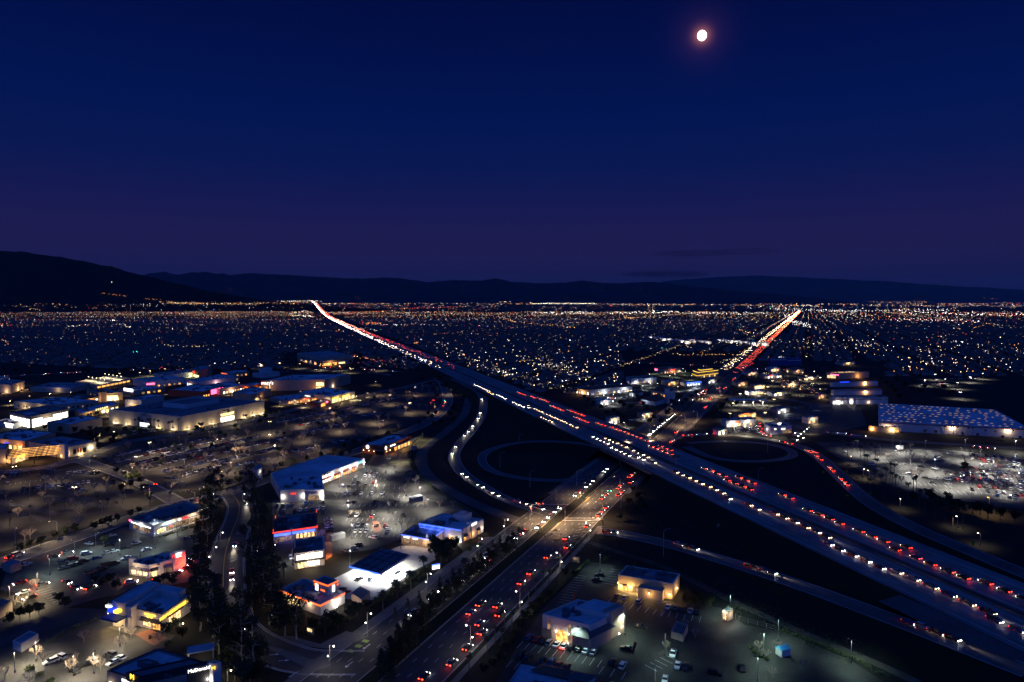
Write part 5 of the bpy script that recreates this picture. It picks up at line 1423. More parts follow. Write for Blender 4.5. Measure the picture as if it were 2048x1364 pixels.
# second filling station canopy beyond the cloverleaf
cc = P(1496, 809)
t = thing('gas_canopy', 'distant white lit gas station canopy between palm trees', 'gas canopy', (cc.x, cc.y, 0), R(-6))
mb = MB(); mb.box(-22, 22, -7, 7, 5, 6); mb.build('roof_slab', M['white'], t)
for x in (-16, -5, 6, 17):
    mb = MB(); mb.box(x - 2, x + 2, -3, 3, 4.88, 4.99); mb.build('ceiling_light', G['canopy'], t)
    mb = MB(); mb.tube((x, 0, 0), (x, 0, 5), .3, .3, 6); mb.build('column', M['white'], t)
    lamp(t, (x, -2, 4.6), 2600, WHT, 'SPOT', .3, 165)
mb = MB(); mb.box(-22.1, 22.1, -7.2, -7.02, 5.2, 5.9); mb.build('red_edge', M['redwall'], t)
# apartment rows on the far plain
rnd = random.Random(5)
k = 0
for x0, x1, y0, y1, n in ((1298, 1378, 678, 688, 9), (1378, 1418, 684, 690, 5), (1434, 1532, 684, 692, 11)):
    for i in range(n):
        a = (i + .5) / n
        x, y = x0 + (x1 - x0) * a, y0 + (y1 - y0) * a
        p = P(x, y)
        t = thing('apartment_block', 'pale lit apartment block on the far plain, ' + ordn(k) + ' from the left', 'apartments', (p.x, p.y, 0), R(rnd.uniform(-10, 10)), 'apartment blocks beyond the vacant fields')
        w, hh = rnd.uniform(8, 11), rnd.uniform(7.5, 10)
        mb = MB(); mb.box(-w, w, -6, 6, 0, hh); mb.build('wall', M['white'], t)
        mb = MB(); mb.box(-w - .4, w + .4, -6.4, 6.4, hh + .01, hh + .9); mb.build('roof', M['roof'], t)
        for q in range(3):
            xx = -w + 2 + q * (w - 1.5)
            mb = MB(); mb.box(xx, xx + 1.8, -6.1, -6.003, 1 + 3 * (q % 2), 2.8 + 3 * (q % 2)); mb.build('window', G['warm'] if q != 1 else G['cool'], t)
        lamp(t, (0, -11, 4), 1800, (1, .88, .75))
        k += 1

# ================================================================== VEHICLES
PAINT = {'white': (.62, .62, .62), 'silver': (.36, .37, .38), 'black': (.012, .012, .013), 'grey': (.11, .115, .12), 'red': (.30, .018, .014), 'blue': (.02, .05, .17)}
PM = {k: mat('car_paint_' + k, c, .32, .25 if k in ('silver', 'grey') else 0, spec=.5) for k, c in PAINT.items()}
CARK = {
    'sedan': dict(L=4.7, W=1.82, zb=.32, belt=.92, roof=1.44, hood=.78, trunk=.9, c0=-1.75, c1=1.0, r0=-1.0, r1=.35),
    'suv': dict(L=4.75, W=1.9, zb=.38, belt=1.05, roof=1.74, hood=.95, trunk=1.05, c0=-2.28, c1=1.05, r0=-1.95, r1=.4),
    'pickup': dict(L=5.5, W=1.98, zb=.45, belt=1.1, roof=1.82, hood=1.0, trunk=1.08, c0=-.75, c1=1.25, r0=-.5, r1=.65),
    'van': dict(L=5.1, W=1.98, zb=.35, belt=1.1, roof=2.0, hood=1.0, trunk=1.1, c0=-2.5, c1=1.6, r0=-2.45, r1=.8),
}


def car_shell(k, mb, mp=0, mg=1, mt=2):
    d = CARK[k]
    h, w = d['L'] / 2, d['W'] / 2
    prof = [(-h, d['zb']), (-h - .05, .62), (-h + .06, d['trunk'] - .04), (-h + .18, d['trunk']), (d['c0'], d['belt']), (d['c1'], d['belt']), (h - .55, d['hood']), (h - .1, d['hood'] - .14), (h + .03, .55), (h, d['zb'])]
    ww = [.93, .97, .95, .93, .95, .95, .93, .88, .95, .9]
    R_, L_ = [], []
    for (y, z), f in zip(prof, ww):
        R_.append((w * f, y, z)); L_.append((-w * f, y, z))
    n = len(prof)
    for i in range(n - 1):
        mb.face((L_[i], R_[i], R_[i + 1], L_[i + 1])[::-1], mp)
    mb.face(R_, mp); mb.face(L_[::-1], mp)
    if k == 'pickup':   # open bed
        mb.face([(-w * .8, -h + .25, d['trunk'] + .01), (w * .8, -h + .25, d['trunk'] + .01), (w * .8, d['c0'] - .12, d['belt'] + .01), (-w * .8, d['c0'] - .12, d['belt'] + .01)], mt)
    wb, wr = w * .91, w * .76
    zb, zr = d['belt'] - .01, d['roof']
    B = [(-wb, d['c0'], zb), (wb, d['c0'], zb), (wb, d['c1'], zb), (-wb, d['c1'], zb)]
    T = [(-wr, d['r0'], zr - .05), (wr, d['r0'], zr - .05), (wr, d['r1'], zr - .05), (-wr, d['r1'], zr - .05)]
    return B, T, zr, wr, d


def car_glass(B, T, mb, m=0):
    for i in range(4):
        j = (i + 1) % 4
        mb.face((B[i], B[j], T[j], T[i]), m)


def car_roof(T, zr, wr, d, mb, m=0):
    C = [(x * .9, y + (.12 if y == d['r0'] else -.12), zr) for x, y, z in T]
    for i in range(4):
        j = (i + 1) % 4
        mb.face((T[i], T[j], C[j], C[i]), m)
    mb.face(C, m)


def car_wheel_pos(d):
    h = d['L'] / 2
    return [(s * (d['W'] / 2 - .12), y) for s in (-1, 1) for y in (h - .85, -h + .9)]


def lamp_boxes(d, mb, front, m):
    h, w = d['L'] / 2, d['W'] / 2
    z = d['hood'] - .3 if front else d['trunk'] - .3
    for s in (-1, 1):
        x = s * w * .72
        if front: mb.box(x - .2, x + .2, h - .05, h + .06, z - .12, z + .08, m)
        else: mb.box(x - .2, x + .2, -h - .08, -h + .05, z - .04, z + .16, m)


_cars = {}
HEADS = [M['metal'], G['head'], G['head_w']]


def car_meshes(k, col, lit):
    """one-mesh car for the far ones"""
    key = (k, col, lit)
    if key in _cars: return _cars[key]
    mb = MB()
    B, T, zr, wr, d = car_shell(k, mb)
    car_glass(B, T, mb, 1)
    car_roof(T, zr, wr, d, mb, 0)
    for x, y in car_wheel_pos(d):
        mb.tube((x - .12, y, .33), (x + .12, y, .33), .33, .33, 8, 2, True)
    lamp_boxes(d, mb, True, 3); lamp_boxes(d, mb, False, 4)
    mats = [PM[col], M['glass'], M['tyre'], HEADS[int(lit)], G['tail'] if lit else M['redwall']]
    _cars[key] = mb.mesh('car', mats)
    return _cars[key]


_parts = {}


def car_parts(k, col, lit):
    key = (k, col, lit)
    if key in _parts: return _parts[key]
    b = MB(); B, T, zr, wr, d = car_shell(k, b, 0, 0, 1); car_roof(T, zr, wr, d, b, 0)
    g_ = MB(); car_glass(B, T, g_)
    w_ = MB(); w_.tube((-.12, 0, 0), (.12, 0, 0), .33, .33, 10, 0, True)
    hl, tl = MB(), MB()
    h, w = d['L'] / 2, d['W'] / 2
    hl.box(-.2, .2, -.09, .09, -.1, .1); tl.box(-.2, .2, -.07, .07, -.12, .12)
    _parts[key] = (d, b.mesh('body', [PM[col], M['tyre']]), g_.mesh('windows', M['glass']), w_.mesh('wheel', M['tyre']), hl.mesh('headlight', HEADS[int(lit)]), tl.mesh('taillight', G['tail'] if lit else M['redwall']))
    return _parts[key]


NCAR = [0]


def car(pos, heading, k, col, label, lit=False, detail=False, group=None, cat='car', beam=0.0, red=0.0, name=None, pitch=0.0):
    """heading: direction vector on the ground"""
    rz = math.atan2(heading.y, heading.x) - math.pi / 2
    nm = name or {'sedan': 'sedan', 'suv': 'suv', 'pickup': 'pickup_truck', 'van': 'van'}[k]
    if detail:
        t = thing(nm, label, cat, pos, rz, group)
        d, bm, gm, wm, hm, tm = car_parts(k, col, lit)
        link('body', bm, t); link('windows', gm, t)
        for x, y in car_wheel_pos(d): link('wheel', wm, t, (x, y, .33))
        h, w = d['L'] / 2, d['W'] / 2
        for s in (-1, 1):
            link('headlight', hm, t, (s * w * .72, h - .02, d['hood'] - .32)); link('taillight', tm, t, (s * w * .72, -h - .02, d['trunk'] - .18))
    else:
        t = link(nm, car_meshes(k, col, lit), None, pos, rz)
        tag(t, label, cat, group)
        d = CARK[k]
    if pitch: t.rotation_euler = (pitch, 0, rz)
    if beam:
        lamp(t, (0, d['L'] / 2 + .25, .75), beam, (1, .84, .62), 'SPOT', .12, 28, (R(86), 0, 0), 1.0, 'BEAM')
    if red:
        lamp(t, (0, -d['L'] / 2 - .35, .75), red, (1, .04, .015), 'POINT', .1, gain='TAIL')
    NCAR[0] += 1
    return t


rc = random.Random(21)
TCOLS = ['black'] * 5 + ['grey'] * 3 + ['blue', 'red', 'silver']
KINDS = ['sedan'] * 4 + ['suv'] * 4 + ['pickup'] * 2 + ['van']
COLS = ['white'] * 4 + ['silver'] * 3 + ['black'] * 4 + ['grey'] * 3 + ['red', 'blue']
KW = {'sedan': 'sedan', 'suv': 'SUV', 'pickup': 'pickup', 'van': 'van'}
FAR_CARS = MB()
FAR_SLOTS = [PM['white'], PM['silver'], PM['black'], PM['grey'], PM['red'], PM['blue'], M['glass'], M['tyre'], G['head'], G['tail'], G['head_w'], G['tail_far']]
PCI = {'white': 0, 'silver': 1, 'black': 2, 'grey': 3, 'red': 4, 'blue': 5}


FCOLS = COLS + ['white', 'white', 'silver', 'silver', 'white', 'white']


def far_car(pos, heading, lit, col=None, tail_only=False, warm=False):
    col = col or rc.choice(FCOLS)
    d = Vector((heading.x, heading.y, 0)).normalized(); s = Vector((d.y, -d.x, 0))

    def bx(x0, x1, y0, y1, z0, z1, m, tx=1.0):
        c = []
        for z, f in ((z0, 1), (z1, tx)):
            for x, y in ((x0, y0), (x1, y0), (x1, y1), (x0, y1)):
                c.append(pos + s * (x * f) + d * (y * f if f != 1 else y) + Vector((0, 0, z)))
        FAR_CARS.hexa(c, m)
    bx(-.9, .9, -2.3, 2.3, .3, .95, PCI[col], .97)
    bx(-.82, .82, -1.7, 1.0, .95, 1.45, 6, .75)
    if lit:
        dist = pos.y
        r = max(.12, dist * .00011)
        for q in (-.62, .62):
            if not tail_only: bx(q - r, q + r, 2.28, 2.4, .66 - r * .6, .66 + r * .9, 10 if warm else 8)
            bx(q - r, q + r, -2.4, -2.28, .72 - r * .6, .72 + r * .9, 11 if warm else 9)


# ------------------------------------------------------------------ traffic (photographed trails: endpoints of the stretch that is lit)
def lane(stretch, z, toward, where, gap=10.5, beam=900, red=0, detail=False, cols=None):
    (x0, y0, x1, y1) = stretch
    a, b = P(x0, y0, z), P(x1, y1, z)
    d = (b - a); L = d.length
    n = max(1, int(round(L / gap)))
    d.normalize()
    if (d.y > 0) == toward: d = -d
    start = a if (b - a).dot(d) > 0 else b
    out = []
    for i in range(n):
        p = start + d * (gap * (i + rc.uniform(.35, .6)))
        k, c = rc.choice(KINDS), rc.choice(cols or COLS)
        if k == 'van' and c in ('red', 'blue'): c = 'white'
        out.append((p, d.copy(), k, c, beam, red, detail, where))
    return out


TR = []
FW_HEAD = [(1180, 873, 1214, 889), (1206, 877, 1250, 896), (1201, 879, 1240, 896), (1216, 895, 1253, 913), (1239, 901, 1283, 921), (1248, 894, 1299, 916), (1261, 907, 1309, 927), (1338, 942, 1444, 989), (1418, 983, 1459, 1000),
           (1548, 1029, 1654, 1077), (1651, 1086, 1766, 1140), (1809, 1148, 1994, 1231), (1954, 1224, 2048, 1268), (949, 769, 982, 783), (965, 783, 982, 789), (992, 789, 1014, 798), (1023, 805, 1045, 815),
           (1033, 805, 1055, 816), (1055, 812, 1082, 825), (1078, 833, 1105, 845), (1086, 828, 1160, 856), (1109, 839, 1137, 850), (1125, 847, 1145, 858), (1495, 1010, 1535, 1029)]
FW_TAIL = [(1191, 845, 1214, 853), (1225, 852, 1247, 859), (1254, 860, 1273, 868), (1265, 870, 1286, 878), (1297, 877, 1320, 884), (1323, 893, 1348, 903), (1295, 894, 1345, 911), (1404, 935, 1450, 955), (1449, 958, 1508, 982), (1482, 956, 1515, 969),
           (1562, 989, 1589, 999), (1618, 1024, 1683, 1051), (1689, 1048, 1775, 1087), (1702, 1063, 1800, 1104), (1802, 1108, 1862, 1133), (1862, 1133, 1926, 1161), (1946, 1161, 2048, 1203), (1780, 1082, 1820, 1099),
           (1136, 820, 1165, 833), (1100, 812, 1126, 822), (1150, 835, 1178, 846), (1080, 798, 1101, 805), (1062, 792, 1085, 802), (1035, 785, 1053, 791)]


def fw_lane(stretch, side):
    """keep a stretch on the nearest freeway lane"""
    lanes = lanesL if side == 'L' else lanesR
    (x0, y0, x1, y1) = stretch
    a, b = P(x0, y0, 8), P(x1, y1, 8)
    off = (a.x - tF * a.y + b.x - tF * b.y) / 2
    mids = [(lanes[i] + lanes[i + 1]) / 2 for i in range(len(lanes) - 1)]
    m = min(mids, key=lambda q: abs(q - off))
    return m, min(a.y, b.y), max(a.y, b.y), mids.index(m)


used = []
NAMES_L = ['outermost', 'second', 'middle', 'fourth', 'median side']
for side, lst in (('L', FW_HEAD), ('R', FW_TAIL)):
    for s in lst:
        m, y0, y1, li = fw_lane(s, side)
        d = FW(m, 10) - FW(m, 0); d.z = 0; d.normalize()
        if side == 'L': d = -d
        y = y0 + 2
        while y < y1 + 2:
            p = FW(m + rc.uniform(-.3, .3), y, .021)
            if all((p - q).length > 6.4 for q in used):
                used.append(p)
                TR.append((p, d.copy(), rc.choice(KINDS), rc.choice(TCOLS), 380 if side == 'L' else 60, 20 if side == 'R' else 0, False, ('L' if side == 'L' else 'R', li)))
            y += 7.0 + rc.uniform(-.3, .6)
TR.sort(key=lambda q: q[0].y)
cnt = {}
for (p, d, k, c, bw, rw, det, (side, li)) in TR:
    i = cnt.get((side, li), 0); cnt[(side, li)] = i + 1
    if i % 2: bw = rw = 0
    lane_nm = NAMES_L[li] if side == 'L' else NAMES_L[::-1][li]
    if side == 'L':
        lb = f'{c} {KW[k]} with white headlights, {ordn(i)} car in the {lane_nm} oncoming freeway lane'
        g_ = 'oncoming freeway traffic'
    else:
        lb = f'{c} {KW[k]} with red tail lights, {ordn(i)} car in the {lane_nm} outbound freeway lane'
        g_ = 'outbound freeway traffic'
    car(p, d, k, c, lb, 2 if li in (0, 3, 4) or li == 1 and p.y < 420 else 1, False, g_, 'car', bw, rw)

# avenue, ramps and the curved street
AV = []
AV_TAIL = [(908, 1305, 938, 1287), (946, 1294, 984, 1265), (948, 1255, 974, 1240), (938, 1233, 980, 1197), (988, 1219, 1008, 1207), (1000, 1237, 1030, 1217), (1041, 1172, 1060, 1159), (1050, 1179, 1070, 1167), (1060, 1152, 1079, 1138), (1095, 1120, 1115, 1107), (1134, 1082, 1150, 1071), (1141, 1099, 1163, 1085), (1162, 1057, 1179, 1046), (1187, 1035, 1205, 1024), (900, 1336, 924, 1316), (834, 1364, 872, 1338), (879, 1350, 915, 1320),
           (1230, 980, 1246, 968), (1242, 994, 1260, 982), (1258, 957, 1271, 945), (1268, 974, 1281, 964), (1184, 1035, 1225, 1011), (1205, 1000, 1222, 988), (1350, 867, 1358, 861), (1360, 867, 1368, 861), (1340, 886, 1346, 880), (1411, 817, 1417, 811), (1421, 800, 1427, 795), (1437, 778, 1442, 774), (1446, 778, 1450, 774), (1455, 777, 1459, 773), (1474, 761, 1480, 757)]
AV_HEAD = [(1030, 1079, 1052, 1062), (1057, 1068, 1087, 1049), (1078, 1046, 1100, 1032), (1107, 1035, 1125, 1024), (969, 1119, 989, 1104), (923, 1165, 955, 1141), (809, 1235, 832, 1221), (832, 1223, 861, 1207), (849, 1203, 888, 1178), (893, 1184, 905, 1175), (962, 1133, 975, 1124), (1100, 1027, 1123, 1013), (1112, 1030, 1128, 1019), (1148, 994, 1164, 982), (1172, 976, 1186, 967), (1188, 964, 1199, 957), (1213, 945, 1227, 935),
           (1303, 872, 1312, 864), (1310, 866, 1322, 857), (1320, 866, 1330, 858), (1330, 866, 1340, 857), (1318, 858, 1330, 850), (1328, 851, 1340, 843), (1338, 857, 1348, 849), (1340, 841, 1350, 833), (1348, 848, 1356, 841), (1346, 834, 1354, 828), (1425, 784, 1430, 780), (1429, 789, 1434, 785), (1434, 789, 1439, 785), (1448, 763, 1454, 759)]
usedA = []


def av_lane(s, lanes):
    a, b = P(s[0], s[1], .06), P(s[2], s[3], .06)
    off = (a.x - tA * a.y + b.x - tA * b.y) / 2
    m = min(lanes, key=lambda q: abs(q - off))
    return m, min(a.y, b.y), max(a.y, b.y)


LA, LB = [-157.3, -153.5, -149.8, -146.1, -142.4], [-131.7, -128.0, -124.3, -120.5, -116.0]
dA = Vector((tA, 1, 0)).normalized()
for lst, lanes, tw in ((AV_TAIL, LB, False), (AV_HEAD, LA, True)):
    for s in lst:
        m, y0, y1 = av_lane(s, lanes)
        y = y0 + 2.5
        while y < max(y1, y0 + 3):
            p = AR(m + rc.uniform(-.25, .25), y, .085)
            if all((p - q).length > 6.5 for q in usedA):
                usedA.append(p)
                AV.append((p, -dA if tw else dA, rc.choice(KINDS), rc.choice(TCOLS), 300 if tw else 22, 0 if tw else 24, tw, lanes.index(m)))
            y += 7.4
AV.sort(key=lambda q: q[0].y)
cnt = {}
for (p, d, k, c, bw, rw, tw, li) in AV:
    i = cnt.get((tw, li), 0); cnt[(tw, li)] = i + 1
    if i % 2: bw = rw = 0
    if p.y > 650: bw = rw = 0
    ln = ['kerb', 'second', 'middle', 'fourth', 'median'][li] if tw else ['median', 'second', 'middle', 'fourth', 'kerb'][li]
    lb = (f'{c} {KW[k]} coming down the avenue with headlights on, {ordn(i)} in the {ln} lane' if tw else f'{c} {KW[k]} with red tail lights on the avenue, {ordn(i)} in the {ln} lane')
    car(p, d, k, c, lb, True, p.y < 420, 'avenue traffic towards the viewer' if tw else 'avenue traffic away from the viewer', 'car', bw, rw)


def follow(pts, px, toward, lab, z, beam, red, grp, off=0.0, det=False, maxn=2):
    """cars on a curved road at the photographed spots"""
    k_ = 0
    for x, y in px:
        g0 = P(x, y, z)
        i = min(range(1, len(pts) - 1), key=lambda q: (pts[q].xy - g0.xy).length)
        d = pts[i + 1] - pts[i - 1]
        dz = d.z / max(d.xy.length, .1)
        d.z = 0; d.normalize()
        s = Vector((d.y, -d.x, 0))
        if (d.y > 0) == toward: d = -d; dz = -dz
        a, b = pts[i - 1], pts[i + 1]
        tt = max(0, min(1, (g0.xy - a.xy).dot((b - a).xy) / max(.01, (b - a).xy.length_squared)))
        p = a + (b - a) * tt + s * off
        p.z += .03
        k, c = rc.choice(KINDS), rc.choice(TCOLS)
        car(p, d, k, c, f'{c} {KW[k]} {lab}, {ordn(k_)} of its line', True, det, grp, 'car', beam, red, pitch=math.atan(dz))
        k_ += 1


follow(rampA, [(969, 805), (964, 831), (960, 841), (950, 855), (938, 865), (933, 872), (917, 892), (910, 905), (926, 943), (934, 950), (957, 965), (968, 970), (984, 981), (996, 987)], True, 'with headlights on the left exit ramp', 1.5, 200, 0, 'cars on the left exit ramp', 1.6)
follow(rampA, [(1038, 1004), (1049, 1008), (1060, 1012), (1070, 1016), (1078, 1020)], True, 'braking at the foot of the left ramp', .06, 60, 30, 'cars waiting at the ramp signal', -1.8)
follow(rampD, [(1372, 870), (1392, 869), (1420, 867), (1551, 885), (1567, 888), (1604, 901), (1614, 905), (1627, 914), (1636, 921), (1664, 939), (1671, 946), (1684, 963), (1693, 971), (1700, 977)], False, 'with red tail lights on the right entrance ramp', 1.0, 22, 30, 'cars on the right entrance ramp', 1.4)
follow(rampD, [(1621, 902), (1632, 905)], False, 'in the outer lane of the right ramp', 1.5, 22, 30, 'cars in the outer lane of the right ramp', -2.2)
follow(rampE, [(1350, 1089), (1366, 1093), (1382, 1097), (1502, 1133), (1518, 1138), (1534, 1143), (1550, 1148), (1850, 1260), (1880, 1272), (1910, 1284), (1942, 1298)], True, 'with headlights on the lower exit ramp', 2.0, 460, 0, 'cars on the lower exit ramp', -1.6)
follow(rampE, [(1214, 1064), (1228, 1065)], True, 'with amber lights at the lower ramp mouth', .06, 200, 24, 'cars at the lower ramp mouth', 1.2)
follow(euc, [(462, 1092), (441, 1147), (449, 1160), (446, 1268), (467, 1010)], True, 'with headlights on the curved eucalyptus street', .06, 420, 0, 'cars on the curved street', -2.4, True)
follow(ring, [(883, 805), (863, 826), (880, 812), (620, 930), (30, 1110), (10, 1113)], False, 'with tail lights on the mall ring road', .06, 260, 22, 'cars on the mall ring road', 2.0)
follow(ring, [(375, 1000), (352, 1004), (338, 1008), (325, 1013), (310, 1018)], True, 'braking beside the diner on the ring road', .06, 60, 30, 'cars queuing by the diner', -2.0)

# dense far traffic, one mass towards the vanishing points
y = 1190
while y < 13500:
    for lanes, tw in ((lanesL, True), (lanesR, False)):
        for j in range(5):
            if rc.random() < (.30 if tw else .26) * (1 if y < 4500 else .7):
                m = (lanes[j] + lanes[j + 1]) / 2
                d = Vector((tF, 1, 0)).normalized()
                far_car(FW(m, y + rc.uniform(-8, 8), .02), -d if tw else d, True, warm=rc.random() < .5)
    y += 20 * (1 + max(0, y - 3000) / 6000)
y = 1180
while y < 11000:
    dens = .55 if 1250 < y < 1500 else .28
    for lanes, tw in ((LA, True), (LB, False)):
        for j in range(5):
            if rc.random() < dens * (.5 if tw else 1.2):
                far_car(AR(lanes[j], y + rc.uniform(-3, 3)), -dA if tw else dA, True, warm=rc.random() < .95)
    y += 12 * (1 + max(0, y - 3000) / 6000)


for x0, y0, x1, y1, n_ in ((10, 752, 160, 745, 9), (180, 743, 420, 737, 10), (600, 722, 760, 728, 14), (700, 712, 790, 722, 12), (640, 735, 790, 742, 12), (1260, 806, 1420, 798, 8), (1240, 724, 1580, 741, 12)):
    for i in range(n_):
        a = rc.random()
        far_car(P(x0 + (x1 - x0) * a, y0 + (y1 - y0) * a + rc.uniform(-1, 1), .08), (P(x1, y1) - P(x0, y0)) * rc.choice((-1, 1)), True, warm=rc.random() < .6)


# ------------------------------------------------------------------ parked cars
MARKS = MB()


def stall_lines(p0, p1, n, depth, both=True):
    d = (p1 - p0); L = d.length; d.normalize(); s = Vector((d.y, -d.x, 0))
    for i in range(n + 1):
        c = p0 + d * (L * i / n)
        for sg in ((-1, 1) if both else (1,)):
            a, b = c, c + s * (depth * sg)
            w = d * .07
            MARKS.face([Vector((q.x, q.y, .058)) for q in (a - w, a + w, b + w, b - w)])


ROWN = {}


def park(px0, px1, occ, where, det=False, side=0, cols=None, kinds=None, width=2.75, group=None, far=False, lines=True, flip=None, z=.045):
    """row of stalls along a ground line; occ = list of (kind, colour) / None or a fill rate"""
    a, b = P(*px0), P(*px1)
    d = (b - a); L = d.length; d.normalize(); s = Vector((d.y, -d.x, 0))
    if s.y < 0: s = -s
    n = max(1, int(round(L / width)))
    if isinstance(occ, list): n = len(occ)
    if lines: stall_lines(a, b, n, 5.2, False)
    idx = 0
    for i in range(n):
        e = occ[i] if isinstance(occ, list) else ((rc.choice(kinds or KINDS), rc.choice(cols or COLS)) if rc.random() < occ else None)
        if e is None: continue
        k, c = e[0], e[1]
        p = a + d * (L * (i + .5) / n) + s * (2.6 + rc.uniform(-.3, .3))
        if lines: pass
        h = s if (flip if flip is not None else rc.random() < .6) else -s
        h = (h + d * rc.uniform(-.03, .03)).normalized()
        p.z = z
        if far:
            far_car(p, h, False, c)
        else:
            lit = len(e) > 2
            car(p, h, k, c, f'{c} {KW[k]} parked {where}, {ordn(idx)} from left' if a.x < b.x else f'{c} {KW[k]} parked {where}, {ordn(idx)} along the row', lit, det, group or ('cars parked ' + where), 'parked car', 60 if lit else 0, 25 if lit else 0)
        idx += 1


def at(px, py, hx, hy, k, c, label, lit=False, beam=0, red=0, det=True):
    """single car pointing towards photograph position hx, hy"""
    p = P(px, py, .045); q = P(hx, hy, .045)
    d = (q - p).normalized()
    car(p, d, k, c, label, lit, det, None, 'parked car' if not lit else 'car', beam, red)


S_, V_, U_ = 'sedan', 'suv', 'pickup'
# dark diner lot, right foreground
park((1046, 1283), (1204, 1320), [(V_, 'blue'), (S_, 'red'), (S_, 'black'), (V_, 'silver'), (S_, 'white'), (S_, 'white', 1), (V_, 'black'), (V_, 'black'), (S_, 'white'), (S_, 'silver'), None], 'along the front of the arched restaurant', True, flip=True)
park((1208, 1333), (1252, 1344), [(V_, 'black'), (V_, 'white')], 'past the white stripes right of the arched restaurant', True, flip=True)
park((1026, 1320), (1150, 1352), [(V_, 'black'), (V_, 'black'), None, (V_, 'black'), (V_, 'blue'), (S_, 'red'), (S_, 'red'), None], 'in the second row above the tiled store', True, flip=False)
park((1168, 1372), (1250, 1392), [(S_, 'silver'), (S_, 'black'), (S_, 'white'), (S_, 'black')], 'at the bottom edge beside the tiled store', True, flip=False)
park((1222, 1198), (1330, 1222), [(S_, 'black'), (S_, 'silver'), None, (V_, 'silver'), None, None, None], 'in front of the amber lit restaurant', True, flip=True)
park((1326, 1220), (1402, 1233), [(S_, 'white'), (S_, 'grey'), (S_, 'black'), (S_, 'silver'), (S_, 'black')], 'right of the amber lit restaurant', True, flip=True)
park((1205, 1166), (1222, 1138), [(S_, 'black'), None, (S_, 'black'), None, None, None], 'in the side stalls left of the amber restaurant', True)
at(1281, 1256, 1310, 1262, S_, 'black', 'black sedan crossing the dark diner lot aisle')
at(1254, 1299, 1225, 1290, S_, 'black', 'black hatch sedan by the red banner of the arched restaurant')
at(1346, 1311, 1340, 1330, U_, 'white', 'white pickup parked beside the narrow planted island')
at(1355, 1334, 1350, 1350, S_, 'white', 'white sedan parked left of a black one below the white pickup')
at(1371, 1336, 1366, 1352, S_, 'black', 'black sedan beside the white one below the pickup')
at(1430, 1349, 1445, 1352, V_, 'black', 'black SUV with red tail lights at the bottom of the dark lot')
at(1484, 1339, 1480, 1320, V_, 'black', 'black SUV in the pool of lamp light at the lot bottom')
at(1330, 1362, 1326, 1380, S_, 'white', 'white sedan cut by the bottom edge by the cross shaped lamp')
# corner lot, left foreground
at(102, 1326, 88, 1331, V_, 'white', 'white SUV nearest the white container in the corner lot')
at(121, 1316, 105, 1311, V_, 'white', 'white SUV with black roof behind another in the corner lot')
at(168, 1333, 186, 1325, U_, 'black', 'black pickup in the corner lot island row')
at(186, 1324, 172, 1318, V_, 'white', 'white SUV with roof bars right of the black pickup')
at(150, 1345, 165, 1352, S_, 'black', 'black sedan under the brightly lit bare tree')
at(227, 1327, 212, 1334, S_, 'white', 'silver white sedan beside the arch sign restaurant', False)
at(241, 1318, 226, 1313, S_, 'white', 'white sedan behind the one beside the arch sign restaurant')
at(222, 1311, 208, 1305, V_, 'grey', 'grey SUV farthest of three beside the arch sign restaurant')
# burger lot
for (x, y, hx, hy, k, c, lb) in [(173, 1109, 190, 1106, V_, 'white', 'white SUV in the middle of the burger lot'), (193, 1118, 210, 1114, S_, 'blue', 'dark blue sedan right of the middle white SUV'), (178, 1089, 160, 1087, S_, 'white', 'white sedan near the avenue of trees in the burger lot'), (223, 1073, 240, 1070, S_, 'silver', 'silver sedan below the diner'),
                                 (273, 1088, 290, 1084, S_, 'silver', 'silver sedan between the diner and burger restaurant'), (215, 1107, 230, 1104, S_, 'silver', 'silver sedan in the lit middle row of the burger lot'), (228, 1104, 244, 1101, S_, 'white', 'white sedan beside the silver one in the lit middle row'), (252, 1118, 236, 1122, S_, 'white', 'white sedan nearest the burger restaurant corner'),
                                 (126, 1127, 142, 1124, V_, 'grey', 'grey SUV left of the row of dark cars'), (146, 1119, 160, 1116, V_, 'red', 'dark red SUV at the head of the burger lot row'), (128, 1138, 146, 1134, S_, 'grey', 'grey sedan lower in the row of dark cars'), (141, 1134, 158, 1130, S_, 'black', 'black sedan third in the row of dark cars'),
                                 (155, 1130, 172, 1126, S_, 'black', 'black sedan fourth in the row of dark cars'), (167, 1124, 184, 1120, V_, 'black', 'black SUV fifth in the row of dark cars'), (203, 1139, 220, 1135, S_, 'black', 'black sedan left of the brick patio'), (214, 1131, 230, 1127, V_, 'black', 'black SUV near the brick patio'), (229, 1128, 246, 1124, V_, 'black', 'black SUV nearest the brick patio'),
                                 (196, 1090, 214, 1087, S_, 'black', 'black sedan behind the lit lamp in the burger lot'), (218, 1092, 236, 1089, S_, 'black', 'black sedan beside the lot lamp island'), (249, 1097, 266, 1093, S_, 'black', 'black sedan above the burger restaurant'), (52, 1131, 64, 1128, S_, 'white', 'white sedan beside the pink block shed'), (181, 1147, 196, 1143, V_, 'grey', 'grey SUV near the drive aisle of the burger lot'),
                                 (374, 1079, 390, 1075, S_, 'blue', 'blue sedan under the eucalyptus by the diner'), (293, 1101, 280, 1104, S_, 'white', 'white sedan behind the burger restaurant roof')]:
    at(x, y, hx, hy, k, c, lb)
